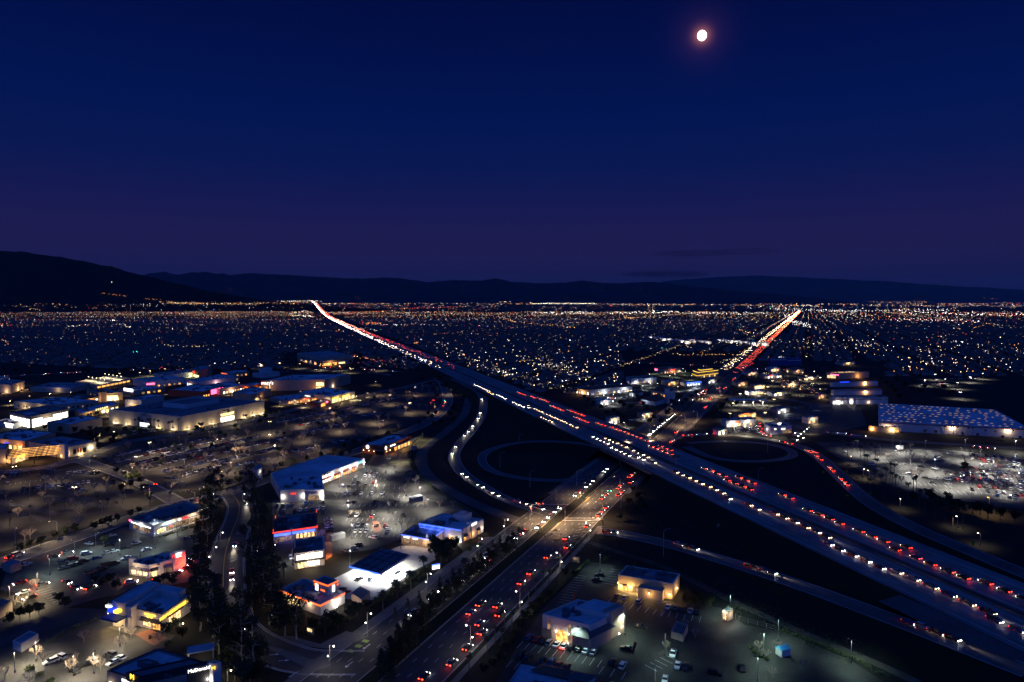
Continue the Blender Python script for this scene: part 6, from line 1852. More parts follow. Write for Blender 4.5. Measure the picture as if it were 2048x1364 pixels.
for (x, y, hx, hy, k, c, lb, rd) in [(107, 1114, 125, 1111, S_, 'black', 'black sedan with headlights on entering the burger lot', 12), (135, 1106, 152, 1103, S_, 'grey', 'grey sedan with headlights on in the burger lot lane', 10), (40, 1167, 24, 1171, S_, 'red', 'red sedan with tail lights leaving at the far left', 40), (48, 1187, 32, 1192, S_, 'white', 'white sedan with red tail lights under the bare trees', 40),
                                 (60, 1197, 44, 1202, S_, 'black', 'black sedan with red tail lights under the bare trees', 40), (152, 1178, 172, 1184, V_, 'grey', 'grey SUV with headlights on by the striped stalls', 20), (134, 1166, 152, 1172, S_, 'black', 'black sedan with headlights on near the lot centre', 20), (180, 1177, 196, 1170, S_, 'black', 'black sedan with headlights near the large tree', 15), (85, 1170, 100, 1166, S_, 'grey', 'grey sedan with lights on in the left drive aisle', 15),
                                 (263, 1166, 280, 1164, V_, 'white', 'white van like SUV lit up in front of the patio', 20), (316, 1158, 332, 1154, S_, 'blue', 'blue sedan with red tail lights rounding the burger restaurant', 40), (352, 1149, 340, 1154, S_, 'black', 'black sedan braking in the drive through lane', 60), (370, 1139, 358, 1145, S_, 'red', 'red sedan braking in the drive through lane', 70), (378, 1129, 368, 1136, V_, 'white', 'white SUV braking beside the red lit wall', 80), (385, 1116, 376, 1123, V_, 'silver', 'silver SUV waiting at the head of the drive through', 70)]:
    at(x, y, hx, hy, k, c, lb, True, 70, rd)
# centre lot
park((650, 1067), (646, 1037), [(S_, 'black'), (S_, 'grey'), (V_, 'white'), (S_, 'red'), (S_, 'white'), (S_, 'red'), (S_, 'silver'), (S_, 'black')], 'beside the neon restaurant', True)
park((700, 1056), (820, 1056), [(S_, 'white'), (V_, 'silver'), (V_, 'black'), (S_, 'white'), None, (S_, 'black'), None, (S_, 'red'), None, None, None, None, None], 'in the upper row before the gas station road', True)
park((704, 1067), (800, 1067), [(S_, 'white'), (S_, 'white'), (S_, 'white'), None, None, None, (S_, 'white'), None, None], 'in the lower row before the gas station road', True)
park((696, 1036), (860, 1036), [(S_, 'black'), (V_, 'white'), None, None, (S_, 'black', 1), None, None, None, None, None, (V_, 'black'), None, None, None, None, None], 'in the row below the trash enclosure', True)
park((690, 1008), (836, 1008), [(S_, 'black'), (V_, 'black'), None, None, None, (S_, 'black'), None, None, None, (S_, 'black'), None, None, None, None], 'in the dark middle row of the centre lot', True)
park((684, 991), (820, 991), [(S_, 'white'), (S_, 'silver'), (V_, 'black'), (S_, 'white'), None, (S_, 'white'), None, (U_, 'white'), None, None, None, None, None], 'in the fourth row of the centre lot', True)
park((680, 976), (800, 974), [(V_, 'white'), (V_, 'black'), (S_, 'silver'), None, (V_, 'black'), None, (S_, 'white'), None, None, None, None], 'in the third row of the centre lot', True)
park((700, 969), (790, 968), [(S_, 'black'), (V_, 'black'), None, None, (S_, 'red'), None, None, None, None], 'in the second row of the centre lot', True)
park((706, 957), (780, 955), [(S_, 'white'), None, (V_, 'silver'), (S_, 'white'), (S_, 'white'), None, None, None], 'in the first row by the white strip mall', True)
park((728, 949), (780, 947), [(S_, 'black'), (V_, 'red'), (S_, 'white'), None, None], 'nearest the dark red restaurant', True)
park((548, 1016), (600, 1013), [(S_, 'black'), (V_, 'black'), (S_, 'white'), (S_, 'white'), None], 'in the lower stalls before the oval sign', True)
park((604, 1011), (652, 1008), [(V_, 'white'), (S_, 'white'), None, (V_, 'black')], 'before the right shop of the oval sign block', True)
park((560, 1027), (652, 1021), [(S_, 'grey'), None, (S_, 'black'), (S_, 'white'), (V_, 'white'), (S_, 'blue'), (U_, 'white'), (S_, 'silver')], 'behind the neon restaurant roof', True)
at(692, 1103, 676, 1098, S_, 'silver', 'silver sedan parked at the red kerb by the gas station road')
at(709, 1097, 694, 1092, S_, 'silver', 'silver sedan second along the gas station road kerb')
at(718, 1091, 703, 1086, S_, 'black', 'black sedan third along the gas station road kerb')
at(746, 1077, 730, 1074, V_, 'white', 'white SUV beside the planted tip of the centre lot')
at(774, 1056, 770, 1068, S_, 'silver', 'silver sedan alone on the striped end stalls')
at(817, 945, 800, 944, S_, 'black', 'black sedan by the east hedge of the centre lot')
at(832, 963, 816, 961, S_, 'blue', 'blue sedan by the lamp at the east edge of the centre lot')
at(823, 903, 812, 904, S_, 'blue', 'blue sedan by the dark red restaurant end')
at(691, 1187, 703, 1180, S_, 'red', 'red sedan parked beside the drive in with neon edge')
at(684, 1181, 696, 1174, S_, 'black', 'black sedan behind the red one beside the drive in')
at(482 + 100, 1118, 586, 1130, V_, 'silver', 'silver SUV in the drive through beside the blown out front')
at(718, 1160, 740, 1150, S_, 'black', 'black sedan at the left edge of the bright forecourt')
at(792, 1146, 806, 1138, S_, 'white', 'white sedan in the glare under the gas canopy')
at(745, 1160, 760, 1152, V_, 'white', 'white SUV in the glare at the front of the gas canopy')

# big right lot
p = P(1797, 901, .05)
d = (P(1780, 904) - p).normalized()
t = thing('box_truck', 'white box truck standing alone at the back of the right lot', 'truck', p, math.atan2(d.y, d.x) - math.pi / 2)
mb = MB(); mb.box(-1.25, 1.25, -4.6, 1.9, .9, 3.9); mb.build('cargo_box', M['white'], t)
mb = MB(); mb.hexa([(-1.1, 2.0, .5), (1.1, 2.0, .5), (1.1, 4.3, .5), (-1.1, 4.3, .5), (-1.1, 2.0, 2.5), (1.1, 2.0, 2.5), (1.0, 3.2, 2.5), (-1.0, 3.2, 2.5)]); mb.build('cab', PM['white'], t)
mb = MB(); mb.face([(-.95, 4.26, 1.2), (.95, 4.26, 1.2), (.9, 3.35, 2.4), (-.9, 3.35, 2.4)]); mb.face([(-.95, 4.3, 1.15), (-.9, 3.4, 2.3), (.9, 3.4, 2.3), (.95, 4.3, 1.15)]); mb.build('windscreen', M['glass'], t)
mb = MB(); mb.box(-.9, .9, -4.5, 3.9, .5, .88); mb.build('chassis', M['dark'], t)
wm_ = MB(); wm_.tube((-.15, 0, 0), (.15, 0, 0), .45, .45, 10, 0, True); wm_ = wm_.mesh('wheel', M['tyre'])
for x in (-1, 1):
    for y in (3.1, -2.6): link('wheel', wm_, t, (x, y, .45))
for (x, y, hx, hy, k, c, lb) in [(1875, 915, 1892, 912, 'van', 'white', 'white van in the back of the right lot'), (1900, 908, 1884, 908, S_, 'white', 'white sedan on its own beside the pole of the right lot'), (1877, 923, 1860, 921, S_, 'blue', 'blue sedan alone in the right lot'), (1842, 934, 1858, 936, S_, 'black', 'black sedan below the box truck'), (1872, 938, 1888, 941, S_, 'white', 'white sedan in the pool of light of the right lot'), (1908, 932, 1924, 931, S_, 'black', 'black sedan left of the bushy tree in the right lot'),
                                 (1870, 958, 1854, 955, S_, 'white', 'white sedan in the left of the crowded rows'), (1852, 957, 1868, 960, S_, 'black', 'black sedan beside the lamp at left of the crowded rows'), (1817, 950, 1802, 947, V_, 'white', 'white SUV with red lamps at the left of the right lot'), (1894, 960, 1910, 963, U_, 'white', 'white pickup in the crowded rows'), (1896, 968, 1880, 966, S_, 'silver', 'silver sedan below the white pickup'),
                                 (1866, 967, 1882, 969, S_, 'grey', 'grey sedan at the lower left of the crowded rows'), (1745, 930, 1762, 929, 'van', 'white', 'pale bus like van behind the palm row'), (1755, 939, 1772, 938, S_, 'silver', 'silver sedan behind the palm row'), (1690, 904, 1706, 903, S_, 'white', 'white sedan near the first palm of the right lot')]:
    at(x, y, hx, hy, k, c, lb, det=False)
rows = [((1936, 911), (2060, 920)), ((1925, 917), (2060, 927)), ((1965, 925), (2060, 933)), ((1960, 932), (2060, 940)), ((1925, 943), (2060, 950)), ((1905, 949), (2060, 958)), ((1905, 958), (2060, 968)), ((1920, 965), (2060, 976)), ((1935, 974), (2060, 985)), ((1940, 982), (2060, 994)), ((1990, 993), (2060, 1002))]
for i, (a, b) in enumerate(rows):
    park(a, b, .66, f'in the {ordn(i)} row of the crowded right lot', False, group='cars crowded in the right lot')
for x, y in ((1936, 953), (1930, 955), (1998, 951), (1942, 935), (2046, 948), (2010, 976), (2030, 992), (1905, 958), (1975, 944), (1960, 942)):
    p = P(x, y, .045)
    car(p, Vector((-.9, .3, 0)), S_, 'black', f'black sedan with red tail lights among the crowded rows near {ordn(int((x - 1900) / 8))} stall column', True, False, 'cars leaving the crowded right lot', 'car', 40, 60)
# empty striped rows of the right lot
for (a, b) in (((1700, 896), (1860, 900)), ((1720, 905), (1880, 909)), ((1760, 915), (1900, 920)), ((1770, 925), (1930, 931)), ((1790, 936), (1900, 940)), ((1800, 950), (1860, 953)), ((1820, 966), (1900, 972)), ((1850, 980), (1930, 986))):
    pa, pb = P(*a), P(*b)
    stall_lines(pa, pb, int((pb - pa).length / 2.8), 5.0, True)
# dim lots of the mall: single-mesh cars, beyond the limit one mass
MROWS = [((440, 925), (560, 897), 0.95), ((400, 918), (540, 886), 0.95), ((360, 912), (520, 874), 0.95), ((330, 908), (470, 874), 0.95), ((300, 905), (420, 877), 0.95), ((470, 935), (620, 898), 0.42), ((330, 945), (440, 920), 0.95), ((290, 940), (400, 912), 0.95), ((255, 935), (370, 905), 0.95), ((225, 930), (330, 902), 0.95), ((210, 920), (290, 900), 0.95),
         ((560, 880), (700, 845), 0.54), ((600, 852), (730, 822), 0.72), ((560, 846), (720, 812), 0.95), ((640, 832), (800, 795), 0.78), ((700, 840), (830, 808), 0.36), ((590, 905), (700, 880), 0.30), ((350, 958), (470, 925), 0.72)]
for i, (a, b, f) in enumerate(MROWS):
    park(a, b, f, '', False, far=True, width=2.9, cols=FCOLS)
for i, (a, b, f) in enumerate([((0, 952), (56, 944), .75), ((10, 968), (110, 955), .7), ((40, 982), (200, 965), .75), ((92, 946), (112, 940), .8), ((125, 945), (190, 950), .8), ((100, 972), (160, 985), .6)]):
    park(a, b, f, f'in the {ordn(i)} row of the dim west lot', False, group='cars parked in the dim west lot')
for a, b, f in [((0, 1000), (120, 1025), 0), ((0, 1015), (100, 1038), 0), ((100, 990), (220, 1012), 0), ((140, 960), (262, 990), 0), ((100, 1175), (140, 1200), 0), ((1112, 1210), (1150, 1150), 0), ((1290, 1330), (1330, 1310), 0)]:
    park(a, b, 0, '')
for a, b, f in [((640, 748), (690, 744), .7), ((560, 744), (690, 737), .6), ((420, 742), (560, 737), .7), ((430, 738), (600, 731), .7), ((700, 742), (790, 752), .5), ((720, 735), (800, 745), .5), ((1620, 783), (1655, 779), .6), ((1560, 776), (1650, 770), .5), ((1570, 784), (1650, 779), .5), ((1450, 862), (1520, 866), .7), ((1462, 858), (1515, 860), .6), ((1555, 840), (1640, 836), .3),
                ((1620, 822), (1700, 828), .3), ((1580, 818), (1690, 812), .3), ((1262, 842), (1310, 838), .7), ((1180, 800), (1260, 795), .6), ((250, 872), (330, 860), .8), ((235, 868), (320, 856), .7), ((1840, 770), (1900, 768), .6), ((1870, 760), (1960, 757), .6)]:
    park(a, b, f, '', far=True, lines=False)
# queue round the white store, brake lights
for k, (x, y) in enumerate([(1517, 853), (1521, 858), (1519, 863), (1524, 867), (1530, 871), (1538, 873), (1516, 847), (1586, 866), (1592, 872), (1597, 868), (1604, 863), (1610, 858), (1590, 880), (1602, 876)]):
    p = P(x, y, .07)
    tw = x > 1580
    car(p, Vector((.5, -.8, 0)) if tw else Vector((-.3, 1, 0)), 'sedan', rc.choice(COLS), (f'car with headlights right of the white store, {ordn(k)} from the left' if tw else f'car with brake lights in the queue left of the white store, {ordn(k)} from the back'), True, False, 'cars queuing round the white store', 'car', 90 if tw else 25, 0 if tw else 40)
for a, b in (((1660, 866), (1672, 867)), ((1676, 867), (1690, 868)), ((1708, 871), (1730, 873)), ((1953, 895), (1990, 898))):
    for q in range(3):
        p = P(a[0] + (b[0] - a[0]) * q / 2.5, a[1] + (b[1] - a[1]) * q / 2.5, .09)
        far_car(p, P(*b) - P(*a), True)
struct(MARKS.build('stall_markings', M['white_paint']))

# ================================================================== VEGETATION
rt = random.Random(11)


def rv(r): return Vector((r.uniform(-1, 1), r.uniform(-1, 1), r.uniform(-1, 1)))


def leafball(mb, c, rad, n, size, r, m=0):
    for _ in range(n):
        d = rv(r)
        while d.length > 1 or d.length < .1: d = rv(r)
        p = c + Vector((d.x * rad[0], d.y * rad[1], d.z * rad[2]))
        a = rv(r).normalized(); b = a.orthogonal().normalized()
        s = size * r.uniform(.6, 1.3)
        mb.face((p - a * s, p + b * s * .55, p + a * s, p - b * s * .55), m)


def euc_mesh(seed):
    r = random.Random(seed)
    t, c = MB(), MB()
    p = Vector((0, 0, 0)); H = r.uniform(17, 22)
    pts = [p.copy()]
    for i in range(6):
        p = p + Vector((r.uniform(-.5, .5), r.uniform(-.5, .5), H / 7)); pts.append(p.copy())
    for i in range(6):
        t.tube(pts[i], pts[i + 1], .42 * (1 - i / 7), .42 * (1 - (i + 1) / 7), 7)
    for i in range(14):
        q = pts[r.randint(2, 6)]
        e = q + Vector((r.uniform(-4.4, 4.4), r.uniform(-4.4, 4.4), r.uniform(.2, 3)))
        t.tube(q, e, .14, .05, 5)
        leafball(c, e, (2.0, 2.0, 1.5), 52, .55, r)
        leafball(c, e + Vector((r.uniform(-1, 1), r.uniform(-1, 1), -1.4)), (1.2, 1.2, 1.6), 26, .45, r)
    leafball(c, pts[-1], (1.8, 1.8, 2), 60, .5, r)
    return t, c


def round_mesh(seed, H=7.0, W=3.0, leaf=.42, n=16, per=42):
    r = random.Random(seed)
    t, c = MB(), MB()
    t.tube((0, 0, 0), (0.1, 0, H * .45), .22, .15, 6)
    for i in range(n):
        a = r.uniform(0, 6.28); q = r.uniform(.1, 1) ** .6
        e = Vector((math.cos(a) * W * q * .75, math.sin(a) * W * q * .75, H * r.uniform(.45, .9)))
        if i < 8: t.tube((0.1, 0, H * .4), e, .1, .04, 5)
        leafball(c, e, (W * .4, W * .4, H * .14), per, leaf, r)
    return t, c


def conifer_mesh(seed):
    r = random.Random(seed)
    t, c = MB(), MB()
    t.tube((0, 0, 0), (0, 0, 11), .25, .06, 6)
    for i in range(22):
        z = 1.6 + i * .45
        w = 3.1 * (1 - (z - 1.5) / 11.5) + .4
        for k in range(3):
            a = r.uniform(0, 6.28)
            leafball(c, Vector((math.cos(a) * w * .6, math.sin(a) * w * .6, z)), (w * .5, w * .5, .5), 12, .36, r)
    return t, c


def bare_mesh(seed, H=6.0, thick=1.0):
    r = random.Random(seed)
    t, c = MB(), MB()
    t.tube((0, 0, 0), (0, 0, 1.9), .16, .13, 6)

    def grow(p, d, l, rad, dep):
        e = p + d * l
        (t if dep > 3 else c).tube(p, e, rad * thick, rad * .65 * thick, 3)
        if dep == 0: return
        for _ in range(3 if dep > 1 else 3):
            nd = (d + rv(r) * .62 + Vector((0, 0, .16))).normalized()
            grow(e, nd, l * r.uniform(.62, .85), rad * .62, dep - 1)
    for k in range(5):
        a = k * 1.257 + r.uniform(-.3, .3)
        grow(Vector((0, 0, 1.8)), Vector((math.cos(a) * .6, math.sin(a) * .6, .8)).normalized(), H * .25, .12, 3)
    return t, c


def palm_mesh(seed, H=11.0, W=2.0, nf=26):
    r = random.Random(seed)
    t, c = MB(), MB()
    bend = Vector((r.uniform(-.7, .7), r.uniform(-.7, .7), 0))
    pts = [Vector((0, 0, 0)) + bend * (i / 6) ** 2 + Vector((0, 0, H * i / 6)) for i in range(7)]
    for i in range(6): t.tube(pts[i], pts[i + 1], .26 - .02 * i, .24 - .02 * i, 7)
    top = pts[-1]
    for k in range(nf):
        a = k * 2.4 + r.uniform(-.2, .2)
        up = r.uniform(-.5, 1.0)
        d = Vector((math.cos(a), math.sin(a), up)).normalized()
        s = Vector((-math.sin(a), math.cos(a), 0))
        p = top.copy(); w = .10
        for j in range(4):
            q = p + d * (W / 4)
            d = (d + Vector((0, 0, -.28))).normalized()
            w2 = (.34, .46, .34, .04)[j]
            m_ = Vector((0, 0, .10))
            c.face((p - s * w, p + m_, q + m_, q - s * w2)); c.face((p + m_, p + s * w, q + s * w2, q + m_))
            p, w = q, w2
    leafball(c, top - Vector((0, 0, .7)), (.45, .45, .8), 26, .35, r)
    return t, c


def bush_mesh(seed, W=1.2, H=1.1):
    r = random.Random(seed)
    c = MB()
    for i in range(7):
        a = r.uniform(0, 6.28); q = r.uniform(0, .7)
        leafball(c, Vector((math.cos(a) * W * q, math.sin(a) * W * q, H * r.uniform(.35, .7))), (W * .5, W * .5, H * .4), 16, .26, r)
    return c


TREES = {}
for k in range(4):
    t, c = euc_mesh(k); TREES['euc', k] = (t.mesh('trunk', M['palebark']), c.mesh('crown', M['leaf']))
    t, c = round_mesh(30 + k); TREES['round', k] = (t.mesh('trunk', M['bark']), c.mesh('crown', M['leaf']))
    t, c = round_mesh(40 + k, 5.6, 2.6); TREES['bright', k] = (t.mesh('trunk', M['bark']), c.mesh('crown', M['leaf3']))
    t, c = conifer_mesh(50 + k); TREES['conifer', k] = (t.mesh('trunk', M['bark']), c.mesh('crown', M['leaf']))
    t, c = bare_mesh(60 + k); TREES['bare', k] = (t.mesh('trunk', M['twig']), c.mesh('crown', M['twig']))
    t, c = bare_mesh(90 + k, 6.4, 1.55); TREES['barefar', k] = (t.mesh('trunk', M['twig']), c.mesh('crown', M['twig']))
    t, c = palm_mesh(70 + k, 10 + k, 2.3); TREES['palm', k] = (t.mesh('trunk', M['bark']), c.mesh('crown', M['palmleaf']))
    t, c = palm_mesh(80 + k, 6 + .5 * k, 2.2); TREES['fanpalm', k] = (t.mesh('trunk', M['bark']), c.mesh('crown', M['palmleaf']))
BUSH = [bush_mesh(k).mesh('shrub', M['leaf2']) for k in range(4)]
LB = {'euc': ('eucalyptus_tree', 'eucalyptus', 'tree'), 'round': ('broadleaf_tree', 'dark tree', 'tree'), 'bright': ('young_tree', 'lamp lit tree', 'tree'), 'conifer': ('evergreen_tree', 'dark evergreen', 'tree'), 'bare': ('bare_tree', 'bare leafless tree', 'tree'), 'barefar': ('bare_tree', 'bare leafless tree', 'tree'), 'palm': ('palm_tree', 'slender palm', 'palm'), 'fanpalm': ('fan_palm', 'short fan palm', 'palm')}
NT = [0]


def tree(kind, x, y, label, group, s=None, p=None):
    p = p or P(x, y)
    v = rt.randrange(4)
    nm, w, cat = LB[kind]
    s = s or rt.uniform(.85, 1.15)
    tm, cm = TREES[kind, v]
    t = thing(nm, label, cat, p, rt.uniform(0, 6.28), group)
    t.scale = (s * rt.uniform(.92, 1.08), s * rt.uniform(.92, 1.08), s)
    link('trunk', tm, t); link('crown', cm, t)
    NT[0] += 1
    return t


def line(kind, pts, where, group, s=None, jit=0):
    for i, (x, y) in enumerate(pts):
        tree(kind, x + rt.uniform(-jit, jit), y + rt.uniform(-jit, jit) * .5, f'{LB[kind][1]} {where}, {ordn(i)} from far end', group, s)


line('euc', [(430, 985), (418, 1000), (428, 1022), (412, 1040), (424, 1062), (405, 1085), (415, 1112), (400, 1148), (404, 1180), (398, 1200), (418, 1236), (428, 1258), (400, 1262), (436, 1290)], 'on the left side of the curved street', 'eucalyptus left of the curved street', .86)
line('euc', [(497, 985), (508, 1000), (502, 1022), (512, 1045), (518, 1072), (516, 1100), (503, 1112), (524, 1130), (508, 1160), (530, 1168), (514, 1195), (505, 1225), (528, 1215), (545, 1235), (556, 1258), (570, 1272), (593, 1280), (540, 1190)], 'on the right side of the curved street', 'eucalyptus right of the curved street', .86)
line('euc', [(480, 1275), (484, 1322), (506, 1338), (438, 1308), (462, 1300)], 'at the lower bend of the curved street', 'eucalyptus at the lower bend', .85)
line('round', [(470, 1360), (500, 1366), (520, 1372), (490, 1378)], 'at the bottom edge by the street corner', 'dark trees at the bottom edge', 1.1)
line('round', [(600, 1256), (625, 1264), (650, 1266), (676, 1258), (700, 1240), (585, 1244), (715, 1232), (660, 1250), (560, 1226)], 'in the dark planting below the drive in', 'dark trees below the drive in', .8)
line('bright', [(730, 1210), (752, 1205), (772, 1196), (786, 1186), (800, 1178), (815, 1166), (830, 1156), (845, 1146)], 'along the forecourt hedge of the gas station', 'small trees by the gas station hedge', .42)
line('fanpalm', [(848, 1152), (821, 1181), (794, 1196), (766, 1220)], 'along the gas station hedge', 'fan palms by the gas station', 1.1)
line('fanpalm', [(915, 1104), (555, 1150), (568, 1160), (930, 1150)], 'beside the street buildings', 'fan palms near the street buildings', 1.0)
line('round', [(872, 1118), (884, 1112), (893, 1122), (870, 1108), (905, 1110), (882, 1128)], 'by the corner of the blue lit restaurant', 'large trees by the blue lit restaurant', 1.25)
line('conifer', [(1038, 1092), (1026, 1104), (1016, 1112), (1000, 1118), (990, 1130), (976, 1138), (962, 1150), (948, 1158), (935, 1172), (920, 1182), (908, 1192), (895, 1206), (880, 1214), (868, 1228), (858, 1238), (842, 1250), (850, 1262), (828, 1272), (812, 1282), (825, 1294), (796, 1302), (806, 1318), (780, 1330), (790, 1345), (764, 1356), (775, 1368)], 'on the avenue median', 'evergreens on the avenue median', .85)
line('palm', [(1156, 1108), (1143, 1124), (1122, 1140), (1112, 1150), (1098, 1168), (1086, 1178), (1072, 1192), (1058, 1212), (1024, 1266), (1010, 1252), (990, 1290), (1003, 1300), (975, 1316), (938, 1352)], 'along the right pavement of the avenue', 'palms along the avenue pavement', .62)
line('round', [(1050, 1240), (1065, 1225), (1080, 1215), (1040, 1262), (1020, 1290), (1010, 1310), (1098, 1200), (1150, 1160), (985, 1340), (1212, 1128), (1000, 1330), (968, 1352), (1130, 1155)], 'in the dark planting left of the diner lot', 'trees between avenue and diner lot', .6)
line('round', [(1372, 1210), (1386, 1214), (1400, 1205), (1413, 1218), (1422, 1212), (1392, 1200)], 'right of the amber lit restaurant', 'trees right of the amber restaurant', .7)
line('round', [(424, 998), (414, 1018), (408, 1048), (400, 1070), (408, 1100), (396, 1128), (398, 1165), (392, 1186), (410, 1220), (424, 1246), (512, 1012), (520, 1030), (524, 1060), (526, 1088), (530, 1118), (522, 1150), (534, 1182), (520, 1206), (548, 1222), (560, 1248), (450, 1302), (474, 1310), (500, 1316), (520, 1330)], 'under the eucalyptus of the curved street', 'round trees under the eucalyptus', 1.05)
line('round', [(1010, 1110), (985, 1126), (960, 1146), (940, 1160), (915, 1182), (890, 1204), (872, 1222), (850, 1244), (836, 1262), (820, 1280), (806, 1296), (795, 1315), (784, 1330), (770, 1350)], 'among the evergreens of the avenue median', 'round trees on the avenue median', .85)
line('bare', [(1518, 1302), (1532, 1318), (1556, 1300), (1607, 1340), (1328, 1322), (1332, 1302), (1370, 1258), (1545, 1356), (1390, 1276)], 'in the islands of the dark diner lot', 'bare trees in the diner lot', .62)
line('bare', [(72, 1318), (88, 1332), (140, 1345), (150, 1332), (188, 1338), (30, 1210), (46, 1215), (68, 1180), (168, 1285), (240, 1296), (250, 1300), (262, 1278), (318, 1288), (10, 1360), (60, 1370), (200, 1345), (358, 1066), (377, 1060), (318, 1084), (355, 1072)], 'in the left foreground lots', 'bare trees in the left lots', .78)
line('round', [(208, 1090), (60, 1098), (82, 1092), (130, 1072), (150, 1066), (205, 1055), (218, 1050), (188, 1062), (40, 1104), (110, 1080), (235, 1046), (262, 1036), (278, 1030)], 'along the verge of the ring road', 'dark trees along the ring road verge', .72)
line('round', [(220, 1170), (205, 1178), (190, 1172), (232, 1182), (130, 1218), (118, 1208), (60, 1236), (40, 1240), (78, 1230), (330, 1168), (345, 1172), (312, 1176), (335, 1270), (352, 1262), (365, 1280), (20, 1252)], 'between the burger lot and the store', 'dark trees around the store', .72)
# strip between mall lot and ring road
pts = [(240, 985), (262, 975), (215, 965), (232, 950), (250, 958), (268, 962), (280, 970), (290, 985), (225, 975), (300, 1000), (560, 938), (585, 930), (612, 925), (640, 918), (668, 908), (690, 900), (705, 892), (520, 952), (498, 958), (475, 970), (460, 975), (735, 888), (752, 882), (775, 873), (700, 912), (682, 918), (640, 932), (620, 938), (575, 952), (545, 958), (850, 842), (862, 838), (870, 830), (840, 850), (856, 832)]
line('round', pts, 'between the mall lot and the ring road', 'dark trees along the mall lot edge', .8, 3)
line('palm', [(232, 1030), (215, 1022), (110, 1035), (130, 1018), (172, 1005), (195, 1015), (245, 1008), (290, 990), (340, 1005), (60, 1040), (20, 1052), (300, 1022), (552, 962), (580, 950), (620, 938), (660, 925), (430, 990), (455, 985), (470, 965)], 'in the verge of the ring road', 'palms in the ring road verge', .62)
line('palm', [(270, 858), (278, 860), (284, 860), (296, 860), (310, 862), (318, 862), (353, 858), (357, 862), (370, 858), (382, 855), (398, 850), (420, 846), (428, 840), (434, 838), (458, 842), (472, 835), (476, 836), (490, 833), (508, 830), (345, 866), (338, 864)], 'at the foot of the huge department store', 'palms by the department store', .85)
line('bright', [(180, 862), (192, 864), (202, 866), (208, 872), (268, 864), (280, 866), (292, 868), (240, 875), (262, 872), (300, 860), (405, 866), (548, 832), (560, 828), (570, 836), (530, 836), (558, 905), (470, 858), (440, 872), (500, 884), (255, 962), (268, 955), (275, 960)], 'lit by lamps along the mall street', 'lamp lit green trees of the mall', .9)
line('round', [(100, 858), (112, 862), (122, 866), (90, 862), (150, 868), (165, 872), (180, 876), (195, 880), (215, 868), (230, 880), (250, 866), (402, 858), (395, 864), (520, 850), (530, 842), (225, 890), (60, 870), (190, 890)], 'in the mall planting left of the big store', 'dark trees in the mall planting', .95)
line('round', [(905, 765), (896, 775), (905, 790), (915, 780), (878, 760), (866, 752), (850, 750), (835, 745), (925, 800), (915, 815), (905, 825), (898, 835), (905, 848), (885, 852), (872, 858), (820, 742), (800, 738), (780, 735), (845, 765), (858, 772), (868, 785), (872, 800)], 'between ring road and drainage channel', 'dark trees by the drainage channel', 1.1, 4)
line('conifer', [(1000, 1085), (985, 1096), (955, 1118), (930, 1136), (905, 1152), (880, 1170), (838, 1200), (815, 1215), (790, 1235)], 'on the left pavement of the avenue', 'small street trees left of the avenue', .34)
k_ = []
for i in range(34):
    x = rt.uniform(300, 850); y = 960 - (x - 300) * .28 - rt.uniform(10, 70)
    k_.append((x, y))
line('round', sorted(k_), 'standing among the mall lot rows', 'dark trees in the mall lot', .62)
k_ = [(rt.uniform(0, 560), rt.uniform(742, 752)) for _ in range(26)] + [(rt.uniform(570, 800), rt.uniform(712, 742)) for _ in range(40)]
line('round', sorted(k_), 'on the dark ground behind the mall', 'dark trees behind the mall', 1.2)
# bare trees standing in the lots
lots = [('in the wide mall lot', LOTS['mall'], 210, .95), ('in the dim west lot', LOTS['west'], 24, .95), ('in the bright centre lot', [(672, 960), (735, 930), (800, 925), (850, 970), (930, 1030), (800, 1070), (700, 1075), (672, 1010)], 40, .72), ('in the right lot', [(1640, 886), (1900, 902), (2060, 925), (2060, 1010), (1850, 990), (1720, 935)], 26, .8)]
for wh, poly, n, s in lots:
    w = [P(*q) for q in poly]
    xs, ys = [p.x for p in w], [p.y for p in w]
    got = []
    while len(got) < n:
        # stand in the planted rows
        x, y = rt.uniform(min(xs), max(xs)), rt.uniform(min(ys), max(ys))
        y = round(y / 18) * 18 + rt.uniform(-1, 1)
        if inpoly(x, y, [(p.x, p.y) for p in w]): got.append(Vector((x, y, 0)))
    got.sort(key=lambda p: p.x / p.y)
    for i, p in enumerate(got):
        tree('bare' if 'centre' in wh else 'barefar', 0, 0, f'bare leafless tree {wh}, {ordn(i)} from the left', 'bare trees ' + wh, s * rt.uniform(.85, 1.15), p)
line('palm', [(1670, 905), (1685, 908), (1695, 912), (1705, 905), (1728, 912), (1740, 915), (1750, 920), (1728, 935), (1735, 945), (1752, 950), (1772, 965), (1780, 962), (1788, 955), (1760, 980), (1748, 968), (1740, 990), (1815, 1000), (1826, 985), (1832, 990), (1790, 990), (1768, 1003), (1800, 1010), (1838, 1022), (1850, 1030), (1870, 1035), (1890, 1040), (1720, 925), (1660, 900), (1784, 985), (1905, 1050), (1925, 1058)], 'along the right lot beside the ramp', 'palms beside the right lot', .95)
line('round', [(1930, 945), (1865, 1010), (1880, 1018), (1900, 1020), (1920, 1025), (1945, 1028), (1960, 1030), (1895, 1008), (1910, 1030), (1858, 1002), (1976, 1036), (1830, 1008), (2000, 1040), (2030, 1048)], 'at the dark lower end of the right lot', 'dark trees of the right lot', 1.1)
line('palm', [(1826, 862), (1842, 865), (1860, 866), (1888, 868), (1906, 869), (1914, 870), (1935, 872), (1970, 874), (1990, 876), (2025, 878), (1895, 868), (1945, 873)], 'in front of the big warehouse', 'palms along the warehouse', .62)
line('round', [(1770, 858), (1785, 860), (1812, 862), (1850, 866), (1872, 868), (1925, 872), (1955, 874), (2005, 878), (2040, 880)], 'along the warehouse wall', 'small trees along the warehouse', .5)
